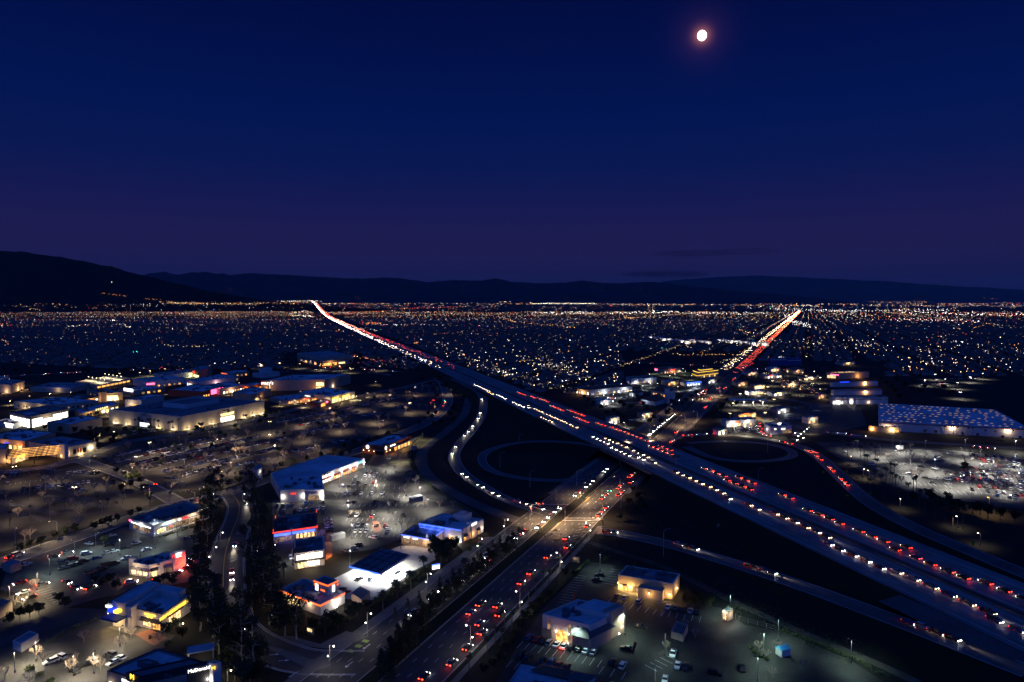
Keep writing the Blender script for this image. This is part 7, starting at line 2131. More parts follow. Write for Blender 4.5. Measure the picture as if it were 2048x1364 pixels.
line('palm', [(1570, 800), (1580, 806), (1590, 796), (1600, 802), (1612, 808), (1556, 792), (1545, 800), (1622, 790), (1636, 786), (1566, 772), (1580, 765), (1594, 786), (1540, 816), (1552, 822), (1535, 830), (1600, 820)], 'around the far filling station plaza', 'palms in the far plaza', .9)
line('round', [(1425, 835), (1432, 828), (1440, 822), (1448, 815), (1455, 808), (1420, 842), (1462, 818), (1470, 812), (1490, 800), (1340, 826), (1330, 832), (1365, 812), (1372, 806), (1380, 800), (1350, 815), (1390, 792), (1310, 842), (1322, 848), (1300, 850), (1240, 812), (1250, 816), (1262, 820), (1225, 828), (1235, 835), (1245, 840), (1205, 820), (1215, 832), (1190, 812), (1180, 806), (1170, 800), (1272, 800), (1285, 815), (1295, 822), (1345, 808), (1355, 802)], 'beside the avenue beyond the freeway', 'dark trees beyond the freeway', 1.0, 3)
line('round', [(1790, 790), (1798, 800), (1780, 780), (1810, 775), (1830, 770), (1770, 772), (1822, 786), (1850, 780), (1762, 762), (1795, 765), (1840, 792), (1870, 790), (1900, 795), (1885, 780)], 'on the dark rise behind the warehouse', 'dark trees behind the warehouse', 1.3, 3)
line('round', [(1265, 985), (1275, 1000), (1258, 1012), (1282, 1010), (1290, 1022), (1272, 1025), (1250, 1030), (1240, 1042)], 'on the bank under the overpass end', 'dark trees by the overpass bank', .7)
# hedges and low shrubs
hb = MB()


def hedge(name, label, px, w, h):
    pts = catmull([P(*q) for q in px], 5)
    mb = MB()
    r = random.Random(len(label))
    L = 0
    for i in range(len(pts) - 1):
        a, b = pts[i], pts[i + 1]
        n = max(1, int((b - a).length / 1.1))
        for k in range(n):
            p = a + (b - a) * (k / n)
            leafball(mb, p + Vector((0, 0, h * .5)), (w, w, h * .55), 22, .3, r)
    tag(mb.build(name, M['leaf2']), label, 'hedge')


hedge('hedge', 'trimmed hedge between the gas station forecourt and the avenue', [(748, 1208), (790, 1180), (830, 1152), (868, 1128)], .8, 1.4)
hedge('hedge', 'curved hedge along the east edge of the centre lot', [(845, 870), (822, 895), (822, 930), (848, 962), (900, 1000), (962, 1040)], .9, 1.5)
hedge('hedge', 'dark hedge along the left edge of the amber restaurant lot', [(1088, 1205), (1120, 1175), (1178, 1122)], .9, 1.3)
hedge('hedge', 'low hedge bordering the right side of the dark diner lot', [(1560, 1262), (1640, 1290), (1720, 1325), (1800, 1372)], 1.0, 1.2)
hedge('hedge', 'dark hedge behind the white storage container', [(90, 1290), (140, 1262), (200, 1240)], .9, 1.3)
hedge('hedge', 'hedge along the front of the streamlined diner', [(320, 1076), (370, 1060), (420, 1044)], .7, .9)
hedge('hedge', 'hedge in the mall lot edge by the ring road', [(452, 980), (560, 944), (700, 894), (800, 858)], .9, 1.2)
k = 0
for x0, y0, x1, y1, n in ((600, 1268, 700, 1236, 14), (745, 1214, 868, 1134, 18), (1010, 1290, 1090, 1195, 16), (880, 1110, 960, 1094, 10), (420, 1300, 520, 1330, 12), (1500, 1300, 1530, 1320, 5), (230, 1252, 330, 1290, 4), (60, 1340, 110, 1364, 5), (320, 1345, 470, 1320, 9)):
    for i in range(n):
        t_ = i / max(1, n - 1)
        p = P(x0 + (x1 - x0) * t_ + rt.uniform(-5, 5), y0 + (y1 - y0) * t_ + rt.uniform(-3, 3))
        o = link('shrub', BUSH[k % 4], None, p, rt.uniform(0, 6))
        s = rt.uniform(.8, 1.5); o.scale = (s, s, s)
        tag(o, f'rounded low shrub in the street planting, {ordn(k)} from the left of its bed', 'shrub', 'low shrubs in the street planting')
        k += 1
# rough low growth on the dark interchange banks
gb = MB()
r = random.Random(4)
for poly, n in ((([(1010, 1050), (1190, 1070), (1300, 1110), (1500, 1180), (1750, 1290), (1700, 1330), (1400, 1195), (1200, 1110)]), 700), (([(1290, 960), (1330, 960), (1800, 1180), (1740, 1195), (1400, 1080), (1240, 1040)]), 700), (([(945, 870), (1000, 820), (1170, 870), (1000, 880), (960, 930), (1080, 990), (960, 960)]), 400), (([(1350, 900), (1600, 900), (1700, 990), (1900, 1080), (1560, 985), (1400, 925)]), 500)):
    w = [P(*q) for q in poly]; xs, ys = [p.x for p in w], [p.y for p in w]
    c = 0
    for _ in range(n * 8):
        x, y = r.uniform(min(xs), max(xs)), r.uniform(min(ys), max(ys))
        if inpoly(x, y, [(p.x, p.y) for p in w]):
            off = x - tF * y
            if FL0 - 20 < off < FR1 + 20: continue
            leafball(gb, Vector((x, y, .3)), (1.1, 1.1, .35), 6, .35, r); c += 1
            if c > n: break
tag(gb.build('ground_cover', M['leaf']), kind='stuff')

# ================================================================== LAMPS, SIGNALS, SIGNS
rl = random.Random(9)
_lp = {}


def lot_lamp(x, y, h, watts, col, label, group, heads=1, gk='lamp_w', rz=None, size=.3, vis=False):
    p = P(x, y)
    t = thing('lot_lamp', label, 'lamp post', p, rl.uniform(0, 3) if rz is None else rz, group)
    key = (h, heads, gk, vis)
    if key not in _lp:
        a = MB(); a.tube((0, 0, 0), (0, 0, .8), .28, .28, 8, 0, True); base = a.mesh('base', M['concrete'])
        a = MB(); a.tube((0, 0, .8), (0, 0, h), .1, .07, 6); pole = a.mesh('pole', M['metal'])
        hd, gl = MB(), MB()
        for k in range(heads):
            an = 2 * math.pi * k / heads
            c, s = math.cos(an), math.sin(an)
            hd.tube((0, 0, h - .05), (c * .9, s * .9, h + .05), .05, .05, 4)
            x0, y0 = c * 1.0, s * 1.0
            hd.box(x0 - .3, x0 + .3, y0 - .3, y0 + .3, h + .02, h + .22)
            gl.box(x0 - .27, x0 + .27, y0 - .27, y0 + .27, h - (.24 if vis else -.005), h + .015)
        _lp[key] = (base, pole, hd.mesh('lamp_head', M['dark']), gl.mesh('lens', G[gk]))
    for nm, me in zip(('base', 'pole', 'lamp_head', 'lens'), _lp[key]):
        link(nm, me, t)
    lamp(t, (0, 0, h - .35), watts, col, 'SPOT', size, 150, None, .6)
    return t


def lot_set(pts, h, watts, col, where, group, heads=1, gk='lamp_w'):
    vis = any(w in where for w in ('tile', 'plaza', 'walks', 'behind', 'path', 'bank', 'amber', 'west', 'wide') ) and rl.random() < 2
    for i, (x, y) in enumerate(pts):
        lot_lamp(x, y, h, watts * rl.uniform(.75, 1.25) // 50 * 50, col, f'tall lot lamp {where}, {ordn(i)} in its set', group, heads, gk, vis=vis and (('west' not in where and 'wide' not in where) or i % 4 == 0))


CW, WW, GW = (1, .93, .78), (1, .78, .50), (.86, 1, .84)
lot_set([(679, 975), (752, 968), (752, 985), (778, 938), (812, 992), (694, 1004), (776, 1028), (840, 998), (856, 1022), (697, 1036), (792, 1050), (736, 955), (836, 975), (704, 1078), (745, 1050)], 8, 2600, CW, 'in the bright centre lot', 'lamps of the centre lot', 2)
lot_set([(832, 890), (845, 880), (800, 925)], 6.5, 1500, (1, .85, .45), 'by the dark red restaurant', 'lamps by the dark red restaurant', 1, 'lamp_y')
lot_set([(700, 1128), (585, 1130)], 7, 900, CW, 'on the gas station road', 'lamps of the gas station road', 1)
lot_set([(1200, 1143), (1460, 1230), (1556, 1282), (1702, 1326), (1515, 1362), (1310, 1385), (1330, 1312), (1527, 1312), (1250, 1270), (1150, 1300)], 8, 850, (.66, 1, .80), 'in the dark diner lot', 'lamps of the diner lot', 2, 'lamp_c')
lot_set([(72, 1322), (148, 1352), (188, 1347), (240, 1292), (30, 1345)], 7, 1700, (1, .86, .6), 'in the corner lot', 'lamps of the corner lot', 1)
lot_set([(58, 1215), (20, 1205), (75, 1180)], 7, 1700, (1, .78, .46), 'under the bare trees at far left', 'lamps under the left bare trees', 1, 'lamp_y')
lot_set([(192, 1098), (240, 1110), (150, 1112), (311, 1098), (310, 1068), (100, 1150), (345, 1066)], 8, 900, (.8, 1, .95), 'in the burger lot', 'lamps of the burger lot', 2, 'lamp_c')
# warm lamps over the mall rows
lot_set([(300, 912), (360, 900), (420, 888), (480, 878), (540, 866), (600, 852), (660, 836), (720, 820), (780, 808), (330, 935), (400, 925), (470, 912), (540, 895), (610, 880), (680, 862), (750, 845), (820, 825), (270, 940), (370, 950), (460, 940), (550, 918), (640, 905), (760, 790), (830, 790)], 11, 2600, (1, .70, .42), 'in the wide mall lot', 'lamps of the wide mall lot', 2, 'lamp_y')
lot_set([(30, 965), (110, 962), (190, 972), (60, 1000), (150, 1010), (250, 1000), (20, 1040), (100, 1045)], 11, 1100, (1, .70, .42), 'in the dim west lot', 'lamps of the west lot', 2, 'lamp_y')
lot_set([(1810, 930), (1820, 948), (1832, 962), (1930, 902), (1800, 905), (1922, 920), (1870, 945), (1960, 925), (1985, 950), (2030, 935), (2040, 965), (1940, 975), (1900, 978), (2030, 905), (1850, 905), (1715, 905), (2010, 985), (1760, 915)], 10, 4200, (1, .95, .84), 'in the big right lot', 'lamps of the big right lot', 2)
lot_set([(1978, 1026)], 9, 2600, (1, .62, .25), 'glaring amber below the crowded rows', 'amber lamp below the crowded rows', 1, 'lamp_a')
lot_set([(1618, 868), (1700, 928), (1726, 955), (1800, 1018), (1915, 1055), (1960, 1090), (1738, 958)], 6, 500, WW, 'on the path beside the ramp', 'path lamps beside the ramp', 1, 'lamp_y')
lot_set([(640, 741), (680, 742), (600, 737), (560, 735), (520, 737), (470, 734), (430, 736), (300, 752), (280, 756), (240, 758), (330, 748), (700, 746), (760, 742)], 9, 5200, (1, .82, .5), 'behind the mall', 'lamps behind the mall', 2, 'lamp_y')
lot_set([(1535, 785), (1545, 772), (1560, 763), (1568, 785), (1586, 775), (1600, 770), (1612, 762), (1625, 778), (1640, 766), (1548, 812), (1530, 800), (1600, 790), (1480, 800), (1466, 820), (1640, 790), (1575, 752), (1605, 755), (1628, 752), (1520, 815), (1460, 842), (1530, 840), (1490, 870), (1550, 875), (1560, 862)], 8, 2800, (1, .86, .55), 'in the far plaza', 'lamps of the far plaza', 2, 'lamp_y')
lot_set([(1208, 800), (1225, 798), (1240, 795), (1262, 790), (1254, 782), (1244, 776), (1218, 786), (1196, 792), (1284, 780), (1300, 775), (1232, 806), (1226, 812), (1258, 772), (1274, 768), (1290, 770), (1315, 775), (1355, 782), (1380, 780), (1392, 776), (1210, 776), (1190, 780)], 6, 2200, (.95, .97, 1), 'around the tile roofed plaza', 'white lamps of the tile roofed plaza', 1, 'lamp_c')
lot_set([(1300, 757), (1330, 752), (1350, 755), (1370, 750), (1310, 748), (1340, 760), (1382, 760), (1420, 745), (1365, 745)], 7, 2400, (.85, 1, .7), 'in the green lit plaza', 'lamps of the green lit plaza', 1, 'lamp_w')
lot_set([(1850, 772), (1890, 770), (1915, 778), (1870, 760), (1940, 765), (1965, 758), (1920, 798)], 9, 6000, WHT, 'in the storage yard behind the warehouse', 'lamps of the storage yard', 2)
lot_set([(1205, 852), (1230, 858), (1250, 855), (1285, 840), (1300, 835), (1222, 850)], 5, 2200, (1, .92, .75), 'by the bank beyond the freeway', 'lamps beyond the freeway bank', 1, 'lamp_w')
lot_set([(40, 870), (10, 880), (90, 880), (20, 810), (60, 800), (100, 795), (140, 792), (200, 880), (230, 874), (150, 845), (215, 832), (228, 842), (240, 830), (245, 848), (340, 788), (380, 790), (460, 790), (520, 800), (560, 812), (590, 808), (610, 815), (480, 772), (430, 768), (600, 790), (640, 800), (712, 800), (735, 794), (750, 770)], 5, 2000, (1, .74, .40), 'on the mall walks', 'lamps of the mall walks', 1, 'lamp_y')


# twin globe lamps of the avenue, and the single globes of the curved street
def globe_lamp(x, y, label, group, h=8.5, watts=500, two=True, col=(1, .88, .7), gk='lamp_w', side=1):
    p = P(x, y)
    t = thing('street_lamp', label, 'street lamp', p, R(-23), group)
    key = ('gl', h, two, gk, side)
    if key not in _lp:
        a = MB(); a.tube((0, 0, 0), (0, 0, 1.0), .22, .16, 8); a.tube((0, 0, 1.0), (0, 0, h), .1, .07, 6)
        g_ = MB()
        a.tube((0, 0, h), (1.5 * side, 0, h + .1), .05, .05, 4)
        g_.globe((1.6 * side, 0, h - .15), .25, 0, 8, 5)
        if two:
            a.tube((0, 0, h * .55), (-.6 * side, 0, h * .55), .05, .05, 4); g_.globe((-.75 * side, 0, h * .55 - .1), .23, 0, 8, 5)
        _lp[key] = (a.mesh('pole', M['palebark']), g_.mesh('globe', G[gk]))
    link('pole', _lp[key][0], t); link('globe', _lp[key][1], t)
    lamp(t, (1.6 * side, 0, h - .7), watts * .5, col, 'POINT', .3)
    if two: lamp(t, (-.75 * side, 0, h * .55 - .6), watts * .2 // 1, col, 'POINT', .3)
    return t


for i, (x, y) in enumerate([(735, 1271), (855, 1186), (958, 1111), (1010, 1070), (660, 1340)]):
    globe_lamp(x, y, f'twin globe street lamp on the left pavement of the avenue, {ordn(i)} in the line', 'twin globe lamps left of the avenue')
for i, (x, y) in enumerate([(1040, 1226), (941, 1299), (1120, 1143), (1178, 1078)]):
    globe_lamp(x, y, f'twin globe street lamp on the right pavement of the avenue, {ordn(i)} in the line', 'twin globe lamps right of the avenue', side=-1, watts=700 if i == 1 else 450, gk='lamp_c' if i == 1 else 'lamp_w')
for i, (x, y) in enumerate([(441, 1080), (414, 1130), (428, 1110), (408, 1170), (510, 1118), (538, 1250), (410, 1205), (545, 1105), (424, 1000), (485, 1000)]):
    globe_lamp(x, y, f'small globe lamp among the eucalyptus of the curved street, {ordn(i)}', 'globe lamps of the curved street', 4.2, 150, False)
for i, (x, y) in enumerate([(425, 1275), (360, 1266), (345, 1338), (432, 1350), (455, 1362)]):
    globe_lamp(x, y, f'low walk lamp near the arch sign restaurant, {ordn(i)}', 'walk lamps near the arch sign restaurant', 4.0, 260, False, (1, .9, .6), 'lamp_y')


# cobra head masts
def mast(x, y, h, label, group, lit=0, arm=3.5, col=(1, .7, .4), rz=0.0, gk='lamp_y', z=0.0):
    p = P(x, y, z)
    t = thing('light_mast', label, 'lamp post', p, rz, group)
    key = ('m', h, arm, bool(lit), gk)
    if key not in _lp:
        a = MB(); a.tube((0, 0, 0), (0, 0, h - 1), .16, .1, 6)
        pts = [Vector((0, 0, h - 1)), Vector((arm * .3, 0, h - .3)), Vector((arm, 0, h))]
        for i in range(2): a.tube(pts[i], pts[i + 1], .08, .06, 5)
        b = MB(); b.box(arm - .1, arm + .7, -.16, .16, h - .06, h + .1)
        c = MB(); c.box(arm, arm + .6, -.13, .13, h - .14, h - .065)
        _lp[key] = (a.mesh('pole', M['steel']), b.mesh('lamp_head', M['metal']), c.mesh('lens', G[gk] if lit else M['glass']))
    for nm, me in zip(('pole', 'lamp_head', 'lens'), _lp[key]): link(nm, me, t)
    if lit: lamp(t, (arm + .3, 0, h - .4), lit, col, 'SPOT', .15, 155, None, .5)


for i, (x, y, h) in enumerate([(1327, 1112, 13), (1516, 980, 14), (1535, 905, 10), (1060, 975, 11), (1153, 970, 10), (1112, 1002, 9), (1000, 935, 11), (1038, 890, 9), (1180, 810, 9), (1352, 820, 9), (1785, 895, 10), (1540, 1060, 9)]):
    mast(x, y, h, f'unlit tall steel light mast on the dark interchange ground, {ordn(i)} in its group', 'unlit masts of the interchange', 0, 3.0, rz=R(20 if i != 0 else 15))
for i, (x, y, w, rz) in enumerate([(1165, 1000, 4600, 60), (1060, 1040, 3600, -20), (1130, 1050, 4600, 160), (1205, 1040, 4000, 160), (1262, 905, 1500, 160), (1290, 900, 1500, -20), (1370, 852, 2600, 160), (1300, 872, 2600, -20), (1395, 842, 1800, 160), (1335, 826, 1800, -20), (1440, 792, 3600, 160), (1405, 798, 3600, -20), (1240, 985, 1700, 160)]):
    mast(x, y, 10, f'lit avenue light mast between the ramp junctions, {ordn(i)} in its group', 'lit avenue masts', w, 3.5, (1, .62, .32), R(rz))
for i, (x, y) in enumerate([(360, 985), (436, 975), (300, 1004), (400, 1005), (205, 1040), (115, 1078), (31, 1100), (560, 935), (640, 915), (760, 862), (870, 825), (893, 790), (180, 940), (255, 965), (190, 900), (470, 846), (650, 808)]):
    mast(x, y, 10, f'cobra head street light on the mall roads, {ordn(i)} in its group', 'street lights of the mall roads', 1100, 3.0, (1, .72, .42), R(rl.uniform(0, 360)))


# traffic signals: mast arms with heads
def signal(x, y, rz, arm, colr, label):
    p = P(x, y)
    t = thing('traffic_signal', label, 'traffic light', p, R(rz), 'traffic signals')
    a = MB(); a.tube((0, 0, 0), (0, 0, 6.4), .16, .12, 6); a.tube((0, 0, 6.1), (arm, 0, 6.7), .1, .06, 5); a.build('mast_arm', M['steel'], t)
    for xx in (0.0, arm * .6, arm - .3):
        zz = 6.4 + .3 * xx / arm if xx else 3.4
        mb = MB(); mb.box(xx - .2, xx + .2, -.45, -.2, zz - .6, zz + .6); h_ = mb.build('signal_head', M['dark'], t)
        mb = MB()
        c = {'r': .36, 'g': -.36}[colr]
        mb.box(xx - .17, xx + .17, -.5, -.453, zz + c - .17, zz + c + .17)
        mb.build('lit_lens', G['sig_r'] if colr == 'r' else G['sig_g'], h_)


for i, (x, y, rz, arm, c) in enumerate([(1242, 1016, 160, 8, 'g'), (1204, 1000, -20, 6, 'g'), (1207, 1062, 160, 7, 'g'), (1063, 1030, -10, 7, 'r'), (1370, 862, 160, 8, 'g'), (1388, 860, 160, 3, 'g'), (1400, 790, 0, 9, 'r'), (1462, 790, 180, 8, 'r'), (1398, 798, 0, 8, 'r'), (1458, 800, 180, 6, 'g'), (372, 984, 200, 6, 'r'), (390, 1005, 160, 6, 'r'), (470, 985, 180, 8, 'r'), (300, 990, 0, 5, 'r'), (880, 798, 180, 5, 'r'), (862, 812, 0, 4, 'r'), (888, 812, 90, 3, 'g'), (1520, 732, 180, 8, 'g'), (1530, 730, 180, 8, 'g'), (1500, 734, 0, 6, 'r'), (320, 742, 0, 5, 'r')]):
    signal(x, y, rz, arm, c, f'traffic signal mast showing {"red" if c == "r" else "green"}, {ordn(i)} counted from the interchange')

# overhead sign on the freeway, warning diamonds on the ramps
t = thing('freeway_sign', 'dark back of an overhead guide sign on a post beside the median', 'sign', P(1352, 932, 8), R(17))
mb = MB(); mb.tube((0, 0, 0), (0, 0, 6.2), .25, .2, 8); mb.build('post', M['steel'], t)
mb = MB(); mb.box(-3.2, 3.2, -.12, .12, 5.6, 7.6); mb.build('panel', M['signgreen'], t)
mb = MB(); mb.box(-3.0, 3.0, -.16, -.122, 6.9, 7.0); mb.box(-3.0, 3.0, -.16, -.122, 5.85, 5.95); mb.build('panel_border', M['steel'], t)
for i, (x, y) in enumerate([(1384, 880), (1406, 914), (1694, 1000), (1740, 995), (1646, 952), (1693, 950), (1900, 1102), (1946, 1098), (1079, 1019), (1205, 1055)]):
    pz = P(x, y)
    t = thing('warning_sign', f'yellow diamond warning sign beside the ramps, {ordn(i)} from the far side', 'sign', pz, R(rl.uniform(-30, 20)), 'warning signs on the ramps')
    mb = MB(); mb.tube((0, 0, 0), (0, 0, 2.2), .05, .05, 5); mb.build('post', M['steel'], t)
    mb = MB(); s = 1.0
    mb.hexa([(0, -.06, 1.9), (s, -.06, 1.9 + s), (0, -.06, 1.9 + 2 * s), (-s, -.06, 1.9 + s), (0, -.03, 1.9), (s, -.03, 1.9 + s), (0, -.03, 1.9 + 2 * s), (-s, -.03, 1.9 + s)]); mb.build('diamond_panel', M['signyellow'], t)
    mb = MB(); mb.face([(-.1, -.066, 2.5), (.1, -.066, 2.5), (.1, -.066, 3.1), (-.1, -.066, 3.1)]); mb.face([(-.35, -.066, 3.1), (.35, -.066, 3.1), (0, -.066, 3.5)]); mb.build('arrow_mark', M['dark'], t)
for i, (x, y, h, c) in enumerate([(1105, 893, 2.5, 'white'), (1570, 995, 3, 'unit'), (1437, 1060, 3, 'unit'), (1748, 1240, 2.6, 'unit')]):
    pz = P(x, y, 0 if i < 2 else .5)
    t = thing('utility_cabinet', ('pale metal utility cabinet standing on the ramp bank, ' + ordn(i) + ' from the overpass'), 'cabinet', pz, .3, 'cabinets on the ramp banks')
    mb = MB(); mb.box(-.7, .7, -.5, .5, .12, h); mb.build('cabinet_body', M[c], t)
    mb = MB(); mb.box(-.85, .85, -.65, .65, 0, .12); mb.build('plinth', M['concrete'], t)
    mb = MB(); mb.box(-.75, .75, -.55, .55, h, h + .08); mb.build('lid', M['metal'], t)
# dining tents, banners, blue canopy of the diner lot
t = thing('tent', 'blue fabric canopy tent beside the curved island in the dark lot', 'tent', P(1566, 1309), .4)
mb = MB(); mb.face([(-2.2, -1.6, 2.4), (2.2, -1.6, 2.4), (1.8, 0, 3.4), (-1.8, 0, 3.4)]); mb.face([(2.2, 1.6, 2.4), (-2.2, 1.6, 2.4), (-1.8, 0, 3.4), (1.8, 0, 3.4)]); mb.face([(-2.2, 1.6, 2.4), (-2.2, -1.6, 2.4), (-1.8, 0, 3.4)]); mb.face([(2.2, -1.6, 2.4), (2.2, 1.6, 2.4), (1.8, 0, 3.4)]); mb.build('canopy', M['bluetent'], t)
mb = MB(); mb.box(-2.0, 2.0, -1.4, 1.4, .03, 2.38); mb.build('side_wall', M['container'], t)
for i, (x, y, h, lean) in enumerate([(1263, 1312, 5, .9), (1146, 1205, 4.5, .2)]):
    t = thing('banner', ('red feather banner ' + ('leaning by the arched restaurant walk' if i == 0 else 'standing behind the arched restaurant')), 'banner', P(x, y), 0)
    mb = MB(); mb.tube((0, 0, 0), (lean, 0, h), .04, .03, 5); mb.build('pole', M['metal'], t)
    mb = MB(); mb.hexa([(.02, -.03, .8), (.7, -.03, .8), (.7, .0, .8), (.02, .0, .8), (lean + .05, -.03, h), (lean + .9, -.03, h - .4), (lean + .9, 0, h - .4), (lean + .05, 0, h)]); mb.build('flag', M['redkerb'], t)
for nm, lb, x, y in (('monument_sign', 'stone monument sign with lit face by the dark hedge corner', 621, 1268), ('monument_sign', 'pale monument sign on the avenue verge of the dark lot', 1152, 1124)):
    t = thing(nm, lb, 'sign', P(x, y), R(-30))
    mb = MB(); mb.box(-1.6, 1.6, -.35, .35, 0, 2.6); mb.build('stone_body', M['stone'], t)
    mb = MB(); mb.box(-1.2, 1.2, -.40, -.353, 1.0, 2.2); mb.build('sign_face', G['dim'] if x > 1000 else G['warm'], t)
# fence along the freeway lot
fx = [P(1471, 1237), P(1478, 1242), P(1552, 1262), P(1552, 1268)]
t = thing('fence', 'low wire fence beside the drive through at the dark lot corner', 'fence', fx[0])
for i in range(len(fx) - 1):
    a, b = fx[i] - fx[0], fx[i + 1] - fx[0]
    n = max(1, int((b - a).length / 3))
    for k in range(n):
        p = a + (b - a) * k / n
        mb = MB(); mb.tube(p, p + Vector((0, 0, 1.9)), .05, .05, 5); mb.build('post', M['steel'], t)
    for z in (.6, 1.2, 1.85):
        mb = MB(); mb.tube(a + Vector((0, 0, z)), b + Vector((0, 0, z)), .025, .025, 4); mb.build('rail', M['steel'], t)

# people and a motorcycle
def person_mesh(seed):
    r = random.Random(seed)
    v = [(0, 0, .95), (0, .02, 1.2), (0, .02, 1.42), (0, .03, 1.53), (0, .05, 1.68), (-.2, 0, 1.4), (-.27, .03, 1.14), (-.25, .1, .9), (.2, 0, 1.4), (.27, .0, 1.14), (.24, .12, .92), (-.1, 0, .9), (-.12, .05, .5), (-.12, 0, .06), (-.12, .12, .04), (.1, 0, .9), (.12, -.04, .5), (.12, -.1, .06), (.12, .02, .04)]
    e = [(0, 1), (1, 2), (2, 3), (3, 4), (2, 5), (5, 6), (6, 7), (2, 8), (8, 9), (9, 10), (0, 11), (11, 12), (12, 13), (13, 14), (0, 15), (15, 16), (16, 17), (17, 18)]
    rad = [.15, .15, .15, .06, .115, .08, .055, .04, .08, .055, .04, .095, .065, .045, .04, .095, .065, .045, .04]
    me = bpy.data.meshes.new('person'); me.from_pydata(v, e, [])
    o = bpy.data.objects.new('person', me); COL.objects.link(o)
    o.modifiers.new('skin', 'SKIN'); o.modifiers.new('sub', 'SUBSURF').render_levels = 1
    o.modifiers['sub'].levels = 1
    for i, q in enumerate(me.skin_vertices[0].data): q.radius = (rad[i], rad[i]); q.use_root = i == 0
    m2 = bpy.data.meshes.new_from_object(o.evaluated_get(bpy.context.evaluated_depsgraph_get()))
    bpy.data.objects.remove(o)
    cl = [mat('dark_jacket', (.03, .03, .05)), mat('pale_shirt', (.4, .38, .36)), mat('red_shirt', (.3, .04, .05))][seed % 3]
    m2.materials.clear()
    for q in (cl, mat('trousers', (.02, .025, .05)), mat('skin_tone', (.35, .2, .14)), mat('hair', (.02, .014, .01))): m2.materials.append(q)
    for f_ in m2.polygons:
        c = f_.center
        f_.material_index = 1 if c.z < .92 and abs(c.x) < .2 else (3 if c.z > 1.70 or (c.z > 1.58 and c.y < 0) else (2 if c.z > 1.5 or c.z < .95 else 0))
        f_.use_smooth = True
    return m2


for i, (x, y, lb) in enumerate([(802, 1099, 'person in dark jacket standing on the striped stalls before the store'), (808, 1094, 'person in pale shirt walking to the store by the gas canopy'), (1077, 1199, 'person in red shirt on the right pavement of the avenue'), (1069, 1206, 'person in dark jacket on the right pavement of the avenue'), (705, 1153, 'person in pale shirt standing beside the motorcycle')]):
    o = link('person', person_mesh(i), None, P(x, y, .19 if x > 1000 else .04), i * 1.7)
    tag(o, lb, 'person')
t = thing('motorcycle', 'blue and black motorcycle parked at the left side of the forecourt', 'motorcycle', P(709, 1153, .04), .7)
wm_ = MB(); wm_.tube((-.06, 0, 0), (.06, 0, 0), .31, .31, 14, 0, True); wm_ = wm_.mesh('wheel', M['tyre'])
for y in (-.7, .72): link('wheel', wm_, t, (0, y, .31))
for nm, m_, parts_ in (('frame', M['metal'], [((0, -.7, .31), (0, -.1, .5), .05), ((0, -.1, .5), (0, .35, .75), .05), ((0, .35, .75), (0, .72, .31), .04), ((-.35, .3, 1.0), (.35, .3, 1.0), .025)]), ('fuel_tank', PM['blue'], [((0, -.05, .8), (0, .3, .82), .15)]), ('seat', M['dark'], [((0, -.7, .85), (0, -.08, .78), .12)]), ('engine', M['dark'], [((0, -.15, .42), (0, .25, .45), .17)])):
    mb = MB()
    for a, b, r_ in parts_: mb.tube(a, b, r_, r_ * .8, 8, 0, True)
    mb.build(nm, m_, t)

# ================================================================== THE MOON AND THE FAR CITY
mp = Vector((0, 0, CAM_H)) + MOON_DIR * 90000
mb = MB(); mb.globe((0, 0, 0), 1.0, 0, 40, 24)
mo = mb.build('moon', G['moon'])
for f_ in mo.data.polygons: f_.use_smooth = True
mo.location = mp; mo.scale = (520, 520, 575)
tag(mo, 'full pale moon glowing high in the dark blue sky', 'moon')

cmat = mat('cloud_bank', (.03, .026, .035), 1.0, spec=0)
nt = cmat.node_tree
b = nt.nodes['Principled BSDF']
lw = nt.nodes.new('ShaderNodeLayerWeight'); lw.inputs['Blend'].default_value = .5
tc = nt.nodes.new('ShaderNodeTexCoord'); nz = nt.nodes.new('ShaderNodeTexNoise'); nz.inputs['Scale'].default_value = .0012; nz.inputs['Detail'].default_value = 5
nt.links.new(tc.outputs['Object'], nz.inputs['Vector'])
iv = nt.nodes.new('ShaderNodeMath'); iv.operation = 'SUBTRACT'; iv.inputs[0].default_value = 1; nt.links.new(lw.outputs['Facing'], iv.inputs[1])
pw = nt.nodes.new('ShaderNodeMath'); pw.operation = 'POWER'; pw.inputs[1].default_value = 1.6; nt.links.new(iv.outputs[0], pw.inputs[0])
mu = nt.nodes.new('ShaderNodeMath'); mu.operation = 'MULTIPLY'; nt.links.new(pw.outputs[0], mu.inputs[0]); nt.links.new(nz.outputs['Fac'], mu.inputs[1])
m2 = nt.nodes.new('ShaderNodeMath'); m2.operation = 'MULTIPLY'; m2.inputs[1].default_value = 1.0; nt.links.new(mu.outputs[0], m2.inputs[0])
nt.links.new(m2.outputs[0], b.inputs['Alpha'])
for i, (x, y, w, h, lb) in enumerate([(1385, 507, 80, 9, 'long dark cloud bar low over the far mountains'), (1490, 503, 70, 7, 'thinner dark cloud trailing right of the long bar'), (1330, 548, 90, 12, 'faint cloud bank resting on the far ridge')]):
    q = PD(x, y, 36000)
    mb = MB(); mb.globe((0, 0, 0), 1.0, 0, 28, 16)
    o = mb.build('cloud', cmat, None, q)
    for f_ in o.data.polygons: f_.use_smooth = True
    o.data.transform(Matrix.Diagonal((w * 36000 / F, 1500, h * 36000 / F, 1)))
    tag(o, lb, 'cloud', 'clouds over the far ridge')

rcity = random.Random(17)


def fwx(y): return 600 + (y - 607) / .43


